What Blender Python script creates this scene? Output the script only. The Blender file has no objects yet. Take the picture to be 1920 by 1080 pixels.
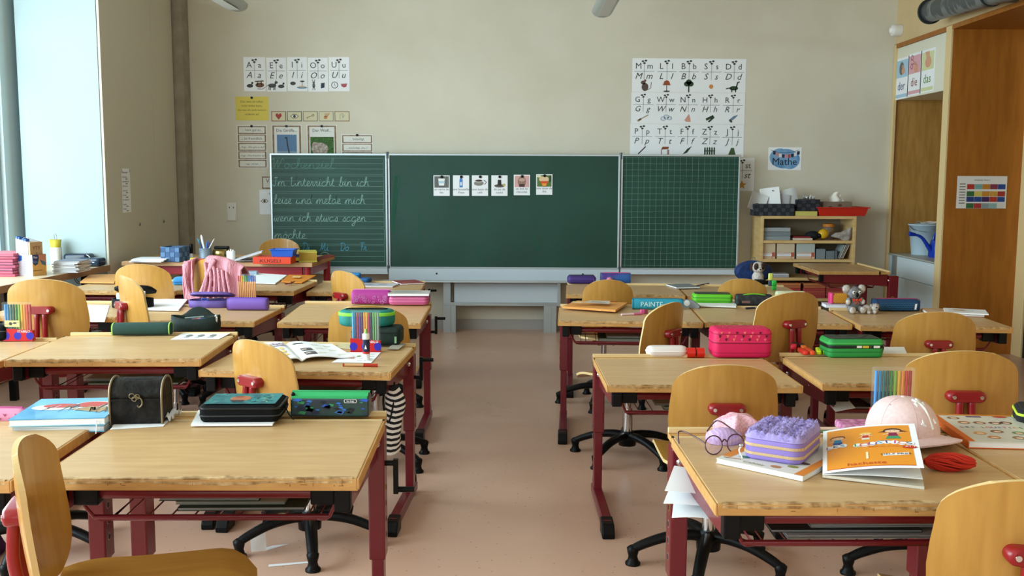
import bpy, bmesh, math, random
from mathutils import Vector, Matrix
R = math.radians
random.seed(7)
SC = bpy.context.scene
COL = SC.collection
# ---------------------------------------------------------------- camera
FPX, CAMH = 1850.0, 1.36
pitch = math.atan(209 / FPX); yaw = math.atan(14 * math.cos(pitch) / FPX); roll = R(0.2)
cf = Vector((-math.sin(yaw) * math.cos(pitch), math.cos(yaw) * math.cos(pitch), -math.sin(pitch)))
cr = Vector((math.cos(yaw), math.sin(yaw), 0)); cu = cr.cross(cf)
cr2 = cr * math.cos(roll) + cu * math.sin(roll); cu2 = -cr * math.sin(roll) + cu * math.cos(roll)
cam_d = bpy.data.cameras.new('camera'); cam = bpy.data.objects.new('camera', cam_d); COL.objects.link(cam)
cam_d.sensor_width = 36.0; cam_d.lens = FPX / 1920 * 36.0; cam_d.clip_start = 0.05; cam_d.clip_end = 200
m3 = Matrix((cr2, cu2, -cf)).transposed()
cam.matrix_world = Matrix.Translation((0, 0, CAMH)) @ m3.to_4x4()
SC.camera = cam
def _ray(x, y): return cf * FPX + cr2 * (x - 960) + cu2 * (540 - y)
def PZ(x, y, z):            # point of the horizontal plane at height z seen at that pixel
    d = _ray(x, y); t = (z - CAMH) / d.z; return Vector((0, 0, CAMH)) + d * t
def PY(x, y, Y):            # point of the upright plane at distance Y
    d = _ray(x, y); t = Y / d.y; return Vector((0, 0, CAMH)) + d * t
def PX(x, y, X):
    d = _ray(x, y); t = X / d.x; return Vector((0, 0, CAMH)) + d * t
# ---------------------------------------------------------------- colour management and light
SC.view_settings.view_transform = 'Standard'; SC.view_settings.look = 'None'
SC.view_settings.gamma = 1.0; SC.view_settings.use_curve_mapping = False
SC.view_settings.exposure = 0.58
world = bpy.data.worlds.new('daylight_sky'); SC.world = world; world.use_nodes = True
bg = world.node_tree.nodes['Background']; bg.inputs[0].default_value = (0.72, 0.87, 1.0, 1); bg.inputs[1].default_value = 1.1
def area(name, loc, rot, sx, sy, power, col):
    l = bpy.data.lights.new(name, 'AREA'); l.shape = 'RECTANGLE'; l.size = sx; l.size_y = sy; l.energy = power; l.color = col
    o = bpy.data.objects.new(name, l); COL.objects.link(o); o.location = loc; o.rotation_euler = rot; return o
# daylight falling in through the long window row on the left, and the rear windows of the room
area('window_daylight', (-4.35, 2.3, 2.0), (0, R(-82), 0), 2.6, 7.6, 560, (0.82, 0.93, 1.0))
area('rear_window_daylight', (0.4, -2.85, 1.95), (R(82), 0, 0), 5.0, 2.0, 22, (1.0, 0.94, 0.86))
SC.cycles.max_bounces = 8; SC.cycles.diffuse_bounces = 4; SC.cycles.glossy_bounces = 3; SC.cycles.transmission_bounces = 6
SC.cycles.transparent_max_bounces = 12; SC.cycles.caustics_reflective = False; SC.cycles.caustics_refractive = False
SC.cycles.use_denoising = True; SC.cycles.sample_clamp_indirect = 6
# ---------------------------------------------------------------- materials
def lin(c):
    c = c / 255.0
    return c / 12.92 if c <= 0.04045 else ((c + 0.055) / 1.055) ** 2.4
def rgb(h):
    if isinstance(h, str): h = (int(h[0:2], 16), int(h[2:4], 16), int(h[4:6], 16))
    return (lin(h[0]), lin(h[1]), lin(h[2]), 1)
MATS = {}
def mat(name, col=None, rough=0.5, metal=0.0, kind=None, col2=None, scale=20.0, spec=0.4, trans=0.0, bump=0.0, sx=(1, 1, 1), coat=0.0, alpha=1.0, lo=0.35, hi=0.65):
    if name in MATS: return MATS[name]
    m = bpy.data.materials.new(name); m.use_nodes = True
    nt = m.node_tree; b = nt.nodes['Principled BSDF']
    b.inputs['Base Color'].default_value = rgb(col); b.inputs['Roughness'].default_value = rough
    b.inputs['Metallic'].default_value = metal; b.inputs['Specular IOR Level'].default_value = spec
    b.inputs['Transmission Weight'].default_value = trans; b.inputs['Coat Weight'].default_value = coat; b.inputs['Alpha'].default_value = alpha
    if kind:
        tc = nt.nodes.new('ShaderNodeTexCoord'); mp = nt.nodes.new('ShaderNodeMapping')
        nt.links.new(tc.outputs['Object'], mp.inputs[0]); mp.inputs['Scale'].default_value = sx
        if kind == 'noise':
            t = nt.nodes.new('ShaderNodeTexNoise'); t.inputs['Scale'].default_value = scale; t.inputs['Detail'].default_value = 6; o = t.outputs['Fac']
        elif kind == 'voronoi':
            t = nt.nodes.new('ShaderNodeTexVoronoi'); t.inputs['Scale'].default_value = scale; o = t.outputs['Distance']
        elif kind == 'wave':
            t = nt.nodes.new('ShaderNodeTexWave'); t.inputs['Scale'].default_value = scale; t.inputs['Distortion'].default_value = 6
            t.inputs['Detail'].default_value = 3; t.inputs['Detail Scale'].default_value = 1.5; o = t.outputs['Fac']
        elif kind == 'check':
            t = nt.nodes.new('ShaderNodeTexChecker'); t.inputs['Scale'].default_value = scale; o = t.outputs['Fac']
        elif kind == 'brick':
            t = nt.nodes.new('ShaderNodeTexBrick'); t.inputs['Scale'].default_value = scale; o = t.outputs['Fac']
        nt.links.new(mp.outputs[0], t.inputs['Vector'])
        rp = nt.nodes.new('ShaderNodeValToRGB'); rp.color_ramp.elements[0].position = lo; rp.color_ramp.elements[1].position = hi
        rp.color_ramp.elements[0].color = rgb(col); rp.color_ramp.elements[1].color = rgb(col2 or col)
        nt.links.new(o, rp.inputs[0]); nt.links.new(rp.outputs[0], b.inputs['Base Color'])
        if bump:
            bp = nt.nodes.new('ShaderNodeBump'); bp.inputs['Strength'].default_value = bump; bp.inputs['Distance'].default_value = 0.01
            nt.links.new(o, bp.inputs['Height']); nt.links.new(bp.outputs[0], b.inputs['Normal'])
    MATS[name] = m; m.diffuse_color = rgb(col); return m
def flat(h, rough=0.55):
    return mat('paint_' + h, h, rough)
# ---------------------------------------------------------------- mesh builder
def ident(): return Matrix.Identity(4)
def TR(x=0, y=0, z=0, rz=0, rx=0, ry=0, s=1):
    return Matrix.Translation((x, y, z)) @ Matrix.Rotation(R(rz), 4, 'Z') @ Matrix.Rotation(R(ry), 4, 'Y') @ Matrix.Rotation(R(rx), 4, 'X') @ Matrix.Scale(s, 4)
_tc = {}
def text_geo(s):
    if s in _tc: return _tc[s]
    cu_ = bpy.data.curves.new('t', 'FONT'); cu_.body = s; cu_.size = 1.0; cu_.resolution_u = 2
    o = bpy.data.objects.new('t', cu_); COL.objects.link(o)
    bpy.context.view_layer.update()
    me = bpy.data.meshes.new_from_object(o.evaluated_get(bpy.context.evaluated_depsgraph_get()))
    vs = [v.co.copy() for v in me.vertices]; fs = [tuple(p.vertices) for p in me.polygons]
    bpy.data.objects.remove(o); bpy.data.meshes.remove(me); bpy.data.curves.remove(cu_)
    xs = [v.x for v in vs] or [0]; _tc[s] = (vs, fs, min(xs), max(xs)); return _tc[s]
class MB:
    def __init__(s, M=None):
        s.v = []; s.f = []; s.m = []; s.sm = []; s.mats = []; s.M = M or ident()
    def mi(s, m):
        if m not in s.mats: s.mats.append(m)
        return s.mats.index(m)
    def add(s, vs, fs, m, smooth=False, M=None):
        T = s.M @ M if M is not None else s.M
        b = len(s.v); s.v += [T @ Vector(v) for v in vs]; k = s.mi(m)
        for f in fs: s.f.append(tuple(b + i for i in f)); s.m.append(k); s.sm.append(smooth)
        return s
    def box(s, x0, x1, y0, y1, z0, z1, m, M=None):
        vs = [(x, y, z) for z in (z0, z1) for y in (y0, y1) for x in (x0, x1)]
        return s.add(vs, [(0, 2, 3, 1), (4, 5, 7, 6), (0, 1, 5, 4), (2, 6, 7, 3), (0, 4, 6, 2), (1, 3, 7, 5)], m, False, M)
    def rings(s, rs, m, smooth=True, cap=True, closed=False, M=None, mcap=None):
        n = len(rs[0]); vs = [p for r in rs for p in r]; fs = []
        k = len(rs) if closed else len(rs) - 1
        for i in range(k):
            j = (i + 1) % len(rs)
            for a in range(n):
                c = (a + 1) % n; fs.append((i * n + a, i * n + c, j * n + c, j * n + a))
        s.add(vs, fs, m, smooth, M)
        if cap and not closed:
            s.add(rs[0], [tuple(range(n))[::-1]], mcap or m, False, M); s.add(rs[-1], [tuple(range(n))], mcap or m, False, M)
        return s
    def tube(s, pts, r, m, n=8, closed=False, cap=True, M=None, flat_=1.0):
        pts = [Vector(p) for p in pts]; rs = []; L = len(pts)
        rr = r if isinstance(r, (list, tuple)) else [r] * L
        prev = None
        for i, p in enumerate(pts):
            a = pts[i - 1] if (i > 0 or closed) else p; b = pts[(i + 1) % L] if (i < L - 1 or closed) else p
            t = (b - a).normalized()
            if prev is None:
                up = Vector((0, 0, 1)) if abs(t.z) < 0.9 else Vector((0, 1, 0)); sd = t.cross(up).normalized()
            else:
                sd = (prev - t * prev.dot(t)).normalized()
            prev = sd; up = sd.cross(t)
            rs.append([p + sd * (math.cos(2 * math.pi * k / n) * rr[i]) + up * (math.sin(2 * math.pi * k / n) * rr[i] * flat_) for k in range(n)])
        return s.rings(rs, m, True, cap, closed, M)
    def cyl(s, p0, p1, r, m, n=16, r1=None, M=None):
        return s.tube([p0, p1], [r, r if r1 is None else r1], m, n, M=M)
    def lathe(s, prof, m, n=20, M=None, cap=True):
        return s.rings([[(r * math.cos(2 * math.pi * k / n), r * math.sin(2 * math.pi * k / n), z) for k in range(n)] for r, z in prof], m, True, cap, False, M)
    def ball(s, c, r, m, n=14, M=None):
        if not isinstance(r, (tuple, list)): r = (r, r, r)
        rs = []
        for i in range(1, n // 2):
            a = math.pi * i / (n // 2) - math.pi / 2
            rs.append([(c[0] + r[0] * math.cos(a) * math.cos(2 * math.pi * k / n), c[1] + r[1] * math.cos(a) * math.sin(2 * math.pi * k / n), c[2] + r[2] * math.sin(a)) for k in range(n)])
        k = n // 2 - 1; vs = [p for q in rs for p in q] + [(c[0], c[1], c[2] - r[2]), (c[0], c[1], c[2] + r[2])]
        fs = []
        for i in range(k - 1):
            for a in range(n):
                d = (a + 1) % n; fs.append((i * n + a, i * n + d, (i + 1) * n + d, (i + 1) * n + a))
        for a in range(n):
            d = (a + 1) % n; fs.append((k * n, d, a)); fs.append((k * n + 1, (k - 1) * n + a, (k - 1) * n + d))
        return s.add(vs, fs, m, True, M)
    def poly(s, pts, m, z=0.0, h=0.0, M=None):          # flat outline in xy, or a prism of height h
        n = len(pts)
        if h == 0: return s.add([(p[0], p[1], z) for p in pts], [tuple(range(n))], m, False, M)
        vs = [(p[0], p[1], z) for p in pts] + [(p[0], p[1], z + h) for p in pts]
        fs = [tuple(range(n))[::-1], tuple(range(n, 2 * n))] + [(i, (i + 1) % n, n + (i + 1) % n, n + i) for i in range(n)]
        return s.add(vs, fs, m, False, M)
    def rect(s, x0, x1, y0, y1, m, z=0.0, M=None): return s.poly([(x0, y0), (x1, y0), (x1, y1), (x0, y1)], m, z, 0, M)
    def ell(s, cx, cy, rx, ry, m, z=0.0, n=18, h=0, M=None):
        return s.poly([(cx + rx * math.cos(2 * math.pi * k / n), cy + ry * math.sin(2 * math.pi * k / n)) for k in range(n)], m, z, h, M)
    def line(s, pts, w, m, z=0.0, M=None):               # flat ribbon along a path in xy
        pts = [Vector((p[0], p[1])) for p in pts]; L = len(pts); vs = []
        for i, p in enumerate(pts):
            t = (pts[min(i + 1, L - 1)] - pts[max(i - 1, 0)]); t = t.normalized() if t.length > 1e-9 else Vector((1, 0)); nn = Vector((-t.y, t.x)) * w / 2
            vs += [(p.x + nn.x, p.y + nn.y, z), (p.x - nn.x, p.y - nn.y, z)]
        return s.add(vs, [(2 * i, 2 * i + 1, 2 * i + 3, 2 * i + 2) for i in range(L - 1)], m, False, M)
    def text(s, t, size, x, y, m, z=0.0, al='c', M=None, shear=0.0, wf=1.0):
        vs, fs, a, b = text_geo(t)
        if not vs: return s
        off = {'c': (a + b) / 2, 'l': a, 'r': b}[al]
        return s.add([((v.x - off) * size * wf + shear * v.y * size + x, v.y * size + y, z) for v in vs], fs, m, False, M)
    def sheet(s, fn, nu, nv, th, m, medge=None, M=None):  # solid curved sheet: fn(u,v) with u,v in 0..1
        P = [[Vector(fn(i / nu, j / nv)) for i in range(nu + 1)] for j in range(nv + 1)]
        N = [[None] * (nu + 1) for _ in range(nv + 1)]
        for j in range(nv + 1):
            for i in range(nu + 1):
                a = P[j][min(i + 1, nu)] - P[j][max(i - 1, 0)]; b = P[min(j + 1, nv)][i] - P[max(j - 1, 0)][i]
                q = a.cross(b); N[j][i] = q.normalized() if q.length > 1e-12 else Vector((0, 0, 1))
        w = nu + 1; A = [P[j][i] + N[j][i] * th / 2 for j in range(nv + 1) for i in range(w)]; B = [P[j][i] - N[j][i] * th / 2 for j in range(nv + 1) for i in range(w)]
        fa = [(j * w + i, j * w + i + 1, (j + 1) * w + i + 1, (j + 1) * w + i) for j in range(nv) for i in range(nu)]
        s.add(A, fa, m, True, M); s.add(B, [f[::-1] for f in fa], m, True, M)
        rim = [(0, i) for i in range(nu)] + [(j, nu) for j in range(nv)] + [(nv, i) for i in range(nu, 0, -1)] + [(j, 0) for j in range(nv, 0, -1)]
        va = [A[j * w + i] for j, i in rim] + [B[j * w + i] for j, i in rim]; L = len(rim)
        s.add(va, [(k, (k + 1) % L, L + (k + 1) % L, L + k) for k in range(L)], medge or m, False, M)
        return s
    def rbox(s, w, d, z0, z1, r, m, e=None, n=5, M=None, taper=0.0, mtop=None):   # soft rounded-corner block centred on xy
        def ring(ww, dd, rr, z):
            out = []
            for cx, cy, a0 in ((1, 1, 0), (-1, 1, 90), (-1, -1, 180), (1, -1, 270)):
                for k in range(n + 1):
                    a = R(a0 + 90 * k / n); out.append((cx * (ww / 2 - rr) + rr * math.cos(a), cy * (dd / 2 - rr) + rr * math.sin(a), z))
            return out
        e = min(r, (z1 - z0) * 0.3) if e is None else e
        rs = []
        for k in range(4):
            a = R(90 * k / 3); q = e * (1 - math.sin(a)); rs.append(ring(w - 2 * q, d - 2 * q, max(r - q, 0.001), z0 + e * (1 - math.cos(a))))
        for k in range(4):
            a = R(90 * k / 3); q = e * (1 - math.cos(a)) + taper; rs.append(ring(w - 2 * q, d - 2 * q, max(r - q, 0.001), z1 - e * (1 - math.sin(a))))
        return s.rings(rs, m, True, True, False, M, mtop)
    def beveled(s, w, seg=2):
        me = bpy.data.meshes.new('t'); me.from_pydata([tuple(v) for v in s.v], [], s.f); me.polygons.foreach_set('material_index', s.m); me.update()
        bm = bmesh.new(); bm.from_mesh(me); bmesh.ops.recalc_face_normals(bm, faces=bm.faces)
        es = [e for e in bm.edges if len(e.link_faces) == 2 and e.calc_face_angle(0) > R(40)]
        bmesh.ops.bevel(bm, geom=es, offset=w, segments=seg, affect='EDGES', profile=0.5, clamp_overlap=True)
        o = MB(s.M); o.v = [v.co.copy() for v in bm.verts]; bm.verts.index_update(); o.f = [tuple(v.index for v in f.verts) for f in bm.faces]; o.m = [f.material_index for f in bm.faces]; o.sm = [False] * len(o.f); o.mats = list(s.mats)
        bm.free(); bpy.data.meshes.remove(me); return o
    def join(s, o):                                  # adds this geometry to an existing mesh object
        me = o.data; n = len(me.vertices); vs = [tuple(v.co) for v in me.vertices] + [tuple(v) for v in s.v]
        fs = [tuple(p.vertices) for p in me.polygons] + [tuple(n + i for i in f) for f in s.f]
        mats = list(me.materials); mi = [p.material_index for p in me.polygons]; sm = [p.use_smooth for p in me.polygons] + s.sm
        for m in s.mats:
            if m not in mats: mats.append(m)
        mi += [mats.index(s.mats[k]) for k in s.m]
        nm = bpy.data.meshes.new(me.name); nm.from_pydata(vs, [], fs)
        for m in mats: nm.materials.append(m)
        nm.polygons.foreach_set('material_index', mi); nm.polygons.foreach_set('use_smooth', sm); nm.update(); o.data = nm; bpy.data.meshes.remove(me); return o
    def build(s, name, parent=None, bevel=0.0, sub=0, seg=2):
        me = bpy.data.meshes.new(name); me.from_pydata([tuple(v) for v in s.v], [], s.f)
        for m in s.mats: me.materials.append(m)
        me.polygons.foreach_set('material_index', s.m); me.polygons.foreach_set('use_smooth', s.sm); me.update()
        o = bpy.data.objects.new(name, me); COL.objects.link(o)
        if parent: o.parent = parent
        if bevel:
            bm = bmesh.new(); bm.from_mesh(me); bmesh.ops.remove_doubles(bm, verts=bm.verts, dist=1e-6); bmesh.ops.recalc_face_normals(bm, faces=bm.faces); bm.to_mesh(me); bm.free()
            q = o.modifiers.new('bevel', 'BEVEL'); q.width = bevel; q.segments = seg; q.limit_method = 'ANGLE'; q.angle_limit = R(40)
        if sub:
            q = o.modifiers.new('sub', 'SUBSURF'); q.levels = sub; q.render_levels = sub
        return o
def tag(o, label, cat, group=None, kind=None):
    if label: o['label'] = label
    if cat: o['category'] = cat
    if group: o['group'] = group
    if kind: o['kind'] = kind
    return o
def empty(name, loc=(0, 0, 0), rz=0, label=None, cat=None, group=None, rx=0):
    o = bpy.data.objects.new(name, None); COL.objects.link(o); o.location = loc; o.rotation_euler = (R(rx), 0, R(rz)); o.empty_display_size = 0.05
    return tag(o, label, cat, group)
def struct(o): o['kind'] = 'structure'; return o
def at(o, loc, rz=0):
    o.location = loc; o.rotation_euler = (0, 0, R(rz)); return o
def tree_copy(o, parent=None):
    c = o.copy(); COL.objects.link(c)
    if parent: c.parent = parent
    for ch in list(o.children): tree_copy(ch, c)
    return c
def smooth_path(pts, k=6):
    out = []; L = len(pts)
    for i in range(L - 1):
        p0 = Vector(pts[max(i - 1, 0)]); p1 = Vector(pts[i]); p2 = Vector(pts[i + 1]); p3 = Vector(pts[min(i + 2, L - 1)])
        for j in range(k):
            t = j / k
            out.append(0.5 * ((2 * p1) + (p2 - p0) * t + (2 * p0 - 5 * p1 + 4 * p2 - p3) * t * t + (3 * p1 - p0 - 3 * p2 + p3) * t ** 3))
    out.append(Vector(pts[-1])); return out
UP = TR(rx=90)               # turns a drawing in xy into one standing upright and facing -y
# shared materials
WALL = mat('wall_paint', 'DAD4C2', 0.85, kind='noise', col2='D6CFBC', scale=3)
WALLR = mat('warm_wall_paint', 'D8BE92', 0.85, kind='noise', col2='D2B888', scale=3)
DESK = mat('desk_laminate', 'CFAA78', 0.34, kind='noise', col2='C49D6C', scale=5, sx=(1.2, 8, 8))
EDGE = mat('desk_wood_edge', 'BE8C4E', 0.6, kind='noise', col2='CC9C5C', scale=16, sx=(1, 3, 3))
SCR = mat('desk_edge_scratches', '8A6236', 0.9)
CHIP = mat('worn_edge_wood', 'CFAE7E', 0.85, kind='noise', col2='8A6638', scale=45)
PLY = mat('chair_plywood', 'BD8C42', 0.32, kind='noise', col2='B07F38', scale=5, sx=(9, 1, 1.2), coat=0.3)
PLYE = mat('plywood_edge', 'E3C48A', 0.45)
RED = mat('red_powder_metal', '6E111E', 0.35, coat=0.2)
REDP = mat('red_plastic', '8C1219', 0.3, coat=0.2)
BLK = mat('black_plastic', '060709', 0.4, spec=0.18)
CHR = mat('chrome', 'D8D8D8', 0.12, 1.0)
ALU = mat('aluminium', 'B9C4C8', 0.38, 0.75)
ALUW = mat('white_metal_panel', 'C6D2DA', 0.5)
BEECH = mat('beech_board', 'D8B981', 0.5, kind='noise', col2='CCA76C', scale=5, sx=(1, 1, 6))
PAPER = mat('white_paper', 'F4F6F8', 0.75)
WHITE = mat('white_plastic', 'E8E6E0', 0.4)
INK = mat('black_ink', '22211F', 0.7)
STEEL = mat('steel', '8E9296', 0.35, 0.9)
CLEAR = mat('clear_plastic', 'F4F8FA', 0.08, alpha=0.05)
# ================================================================ THE ROOM
XL, XR, YB, YF, ZC = -3.63, 3.25, 8.75, -3.0, 3.35
FLOOR = mat('linoleum', 'DBB39C', 0.3, kind='noise', col2='D4AB94', scale=2.0)
nt = FLOOR.node_tree; b = nt.nodes['Principled BSDF']            # speckled linoleum
lk = b.inputs['Base Color'].links[0].from_socket
tc = nt.nodes.new('ShaderNodeTexCoord'); vo = nt.nodes.new('ShaderNodeTexVoronoi'); vo.inputs['Scale'].default_value = 26
nt.links.new(tc.outputs['Object'], vo.inputs['Vector'])
lt = nt.nodes.new('ShaderNodeMath'); lt.operation = 'LESS_THAN'; lt.inputs[1].default_value = 0.085; nt.links.new(vo.outputs['Distance'], lt.inputs[0])
mx = nt.nodes.new('ShaderNodeMix'); mx.data_type = 'RGBA'; nt.links.new(lt.outputs[0], mx.inputs['Factor']); nt.links.new(lk, mx.inputs['A'])
mx.inputs['B'].default_value = rgb('9A7663'); nt.links.new(mx.outputs['Result'], b.inputs['Base Color'])
n2 = nt.nodes.new('ShaderNodeTexNoise'); n2.inputs['Scale'].default_value = 1.5; nt.links.new(tc.outputs['Object'], n2.inputs['Vector'])
mr = nt.nodes.new('ShaderNodeMapRange'); mr.inputs[3].default_value = 0.22; mr.inputs[4].default_value = 0.4; nt.links.new(n2.outputs['Fac'], mr.inputs[0]); nt.links.new(mr.outputs[0], b.inputs['Roughness'])
struct(MB().box(XL - 0.3, XR + 1.2, YF, YB + 0.2, -0.1, 0, FLOOR).build('floor'))
struct(MB().box(XL - 0.3, XR + 1.2, YF, YB + 0.2, ZC, ZC + 0.1, mat('ceiling_paint', 'DAD6CA', 0.9)).build('ceiling'))
struct(MB().box(XL - 0.3, XR + 1.2, YB, YB + 0.15, 0, ZC, WALL).build('wall_back'))
w = MB()
w.box(XL - 0.3, XR + 1.2, YF - 0.15, YF, 0, 0.9, WALL).box(XL - 0.3, XR + 1.2, YF - 0.15, YF, 2.95, ZC, WALL)
w.box(XL - 0.3, -2.2, YF - 0.15, YF, 0.9, 2.95, WALL).box(3.0, XR + 1.2, YF - 0.15, YF, 0.9, 2.95, WALL)
struct(w.build('wall_front'))
# window wall: low parapet, header, piers; the openings are glazed
WF = mat('window_frame_metal', '9DB2BA', 0.45, 0.2)
PIER = mat('pier_panel', 'D5E6EA', 0.55)
w = MB(); w.box(XL - 0.2, XL, YF, YB, 0, 0.62, WALL).box(XL - 0.2, XL, YF, YB, 3.1, ZC, WALL)
w.box(XL - 0.2, XL, 6.98, YB, 0.62, 3.1, PIER).box(XL - 0.2, XL, YF, -1.4, 0.62, 3.1, PIER)
struct(w.build('wall_left'))
GL = bpy.data.materials.new('window_glass'); GL.use_nodes = True; g = GL.node_tree; g.nodes.clear()
go = g.nodes.new('ShaderNodeOutputMaterial'); gt = g.nodes.new('ShaderNodeBsdfTransparent'); gg = g.nodes.new('ShaderNodeBsdfGlossy'); gm = g.nodes.new('ShaderNodeMixShader')
gt.inputs[0].default_value = (0.93, 0.97, 0.97, 1); gg.inputs['Roughness'].default_value = 0.02; gm.inputs[0].default_value = 0.06
g.links.new(gt.outputs[0], gm.inputs[1]); g.links.new(gg.outputs[0], gm.inputs[2]); g.links.new(gm.outputs[0], go.inputs[0])
ys = [-1.4, 0.28, 1.96, 3.64, 5.32, 6.98]
for i in range(5):
    a, c = ys[i], ys[i + 1]; f = MB(); x0, x1 = XL - 0.14, XL - 0.03
    for (ya, yb, za, zb) in ((a, a + 0.06, 0.62, 3.1), (c - 0.06, c, 0.62, 3.1), (a, c, 0.62, 0.69), (a, c, 3.03, 3.1), (a, c, 2.3, 2.35)):
        f.box(x0, x1, ya, yb, za, zb, WF)
    fo = struct(f.build('window_%d' % (i + 1), bevel=0.003))
    MB().box(XL - 0.09, XL - 0.084, a + 0.05, c - 0.05, 0.68, 3.04, GL).build('pane', fo)
f = MB()
for x in (-2.2, -0.45, 1.25, 2.94): f.box(x, x + 0.06, YF - 0.1, YF - 0.04, 0.9, 2.95, WF)
f.box(-2.2, 3.0, YF - 0.1, YF - 0.04, 0.9, 0.96, WF).box(-2.2, 3.0, YF - 0.1, YF - 0.04, 2.89, 2.95, WF)
fo = struct(f.build('window_6')); MB().box(-2.15, 2.95, YF - 0.075, YF - 0.07, 0.95, 2.9, GL).build('pane', fo)
struct(MB().box(XL - 0.02, XL + 0.12, YF, 7.06, 0.60, 0.63, PIER).build('trim_1'))
# right wall: upper part, with a built-in niche and a door recess below it
ZH = 2.48
BW = mat('niche_veneer', 'B98D4C', 0.5, kind='noise', col2='A87C3C', scale=5, sx=(7, 7, 1))
BO = mat('recess_veneer', 'AC6A22', 0.45, kind='noise', col2='9C5C1A', scale=4, sx=(6, 6, 0.8))
LE = mat('light_wood_edge', 'E2C792', 0.5)
w = MB(); w.box(XR, XR + 1.2, YF, YB, ZH + 0.02, ZC, WALLR).box(XR, XR + 1.2, YF, 4.2, 0, ZH + 0.02, WALLR)
w.box(XR + 0.56, XR + 1.2, 7.66, YB, 0, ZH, BW).box(XR + 1.15, XR + 1.2, 4.2, 7.66, 0, ZH, WALLR)
w.box(XR, XR + 0.56, YB - 0.02, YB, 0.69, ZH, BW)
struct(w.build('wall_right'))
struct(MB().box(XR - 0.01, XR + 1.19, 4.2, YB, ZH - 0.01, ZH + 0.025, BO).build('trim_2'))
t = MB().box(XR, XR + 1.19, 7.60, 7.66, 0, ZH - 0.01, BO); t.box(XR - 0.012, XR, 7.60, 7.70, 0, ZH + 0.02, LE); struct(t.build('trim_3'))
struct(MB().box(XR - 0.012, XR + 0.01, YB - 0.045, YB - 0.005, 0, ZH + 0.02, LE).build('trim_4'))
# near-black door leaf in the recess, light wooden jamb
struct(MB().box(XR + 0.57, XR + 0.6, 7.45, 7.60, 0, ZH - 0.01, LE).build('trim_5', bevel=0.003))
DK = mat('near_black_door', '050506', 0.25)
dfr = MB().box(XR + 0.6, XR + 0.64, 6.3, 7.45, 0, ZH - 0.01, DK).box(XR + 0.585, XR + 0.6, 7.38, 7.45, 0, ZH - 0.01, mat('black_frame', '0B0B0D', 0.5))
dfr.box(XR + 0.585, XR + 0.6, 6.3, 6.37, 0, ZH - 0.01, MATS['black_frame'])
d = struct(dfr.build('door_1')); MB().tube([(XR + 0.56, 6.5, 0.9), (XR + 0.56, 6.5, 1.2)], 0.012, STEEL).build('door_handle', d)
# baseboards
GB = mat('grey_baseboard', 'A9A5A0', 0.6)
struct(MB().box(XL, XR, YB - 0.015, YB, 0, 0.09, GB).build('baseboard_back'))
struct(MB().box(XR - 0.012, XR, YF, 4.2, 0, 0.09, GB).build('baseboard_right'))
struct(MB().box(XL, XL + 0.012, YF, 7.2, 0, 0.09, GB).build('baseboard_left'))
# concrete column in the back corner
CONC = mat('concrete', 'A69C8C', 0.9, kind='noise', col2='968C7C', scale=9, bump=0.2)
struct(MB().box(XL, -2.885, 8.58, 8.745, 0, ZC, CONC).build('trim_6'))
# ---------------------------------------------------------------- tall wardrobe (left), facing into the room
CREAM = mat('cream_laminate', 'D0C8B4', 0.5); CRS = mat('daylight_tinted_panel', 'A9BABA', 0.6)  # the side panel's colour carries the blue tint of window daylight
wa = empty('wardrobe', (XL + 0.07, 7.08, 0), 0, 'tall cream built-in wardrobe with flush doors in the window corner', 'wardrobe')
xf = -2.965 - (XL + 0.07); dz = 2.86
MB().box(0, xf - 0.02, 0, 1.48, 0, dz, CRS).build('body', wa, 0.002)
for k, (a, c) in enumerate(((0.005, 0.98), (0.985, 1.475))):
    MB().box(xf - 0.018, xf, a, c, 0.06, dz - 0.03, CREAM).build('door', wa, 0.0015)
MB().box(-0.0, xf + 0.004, -0.002, 1.482, dz - 0.028, dz, CREAM).build('top_rail', wa, 0.001)
for yy, zz in ((0.60, 0.98), (1.12, 0.98)):
    lo_ = MB(); lo_.lathe([(0.012, 0), (0.012, 0.006), (0.008, 0.008)], STEEL, 12, TR(xf, yy, zz, ry=90)); lo_.box(xf + 0.008, xf + 0.0095, yy - 0.0015, yy + 0.0015, zz - 0.007, zz + 0.007, INK); lo_.build('lock', wa)
pl = MB(); M_ = Matrix.Translation((-2.962, 7.36, 1.08)) @ Matrix.Rotation(R(90), 4, 'Z') @ UP
def lines_of_text(mb, words, size, x, y, step, m, M, al='l', z=0.001, shear=0.0, wf=1.0):
    for i, t in enumerate(words): mb.text(t, size, x, y - i * step, m, z, al, M, shear, wf)
pl.box(-0.0, 0.16, 0, 0.33, -0.001, 0.0, PAPER, M_)
for i, t in enumerate(['Klassenregeln', 'Ich bin leise', 'und melde mich', 'Ich hoere zu', 'Ich bin nett', 'Ich helfe', 'Ich raeume auf', 'Ich gehe', 'Ich teile']):
    pl.text(t, 0.019, 0.012, 0.295 - i * 0.034, INK, 0.0008, 'l', M_)
    if i % 3: pl.rect(0.07, 0.11, 0.288 - i * 0.034, 0.281 - i * 0.034 + 0.001, flat('6E5A40'), 0.0008, M_)
for x in (0.008, 0.15): pl.rect(x, x + 0.006, 0.30, 0.326, INK, 0.001, M_)
tag(pl.build('notice'), 'narrow white class rules notice taped to the cream wardrobe door', 'notice')
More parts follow.
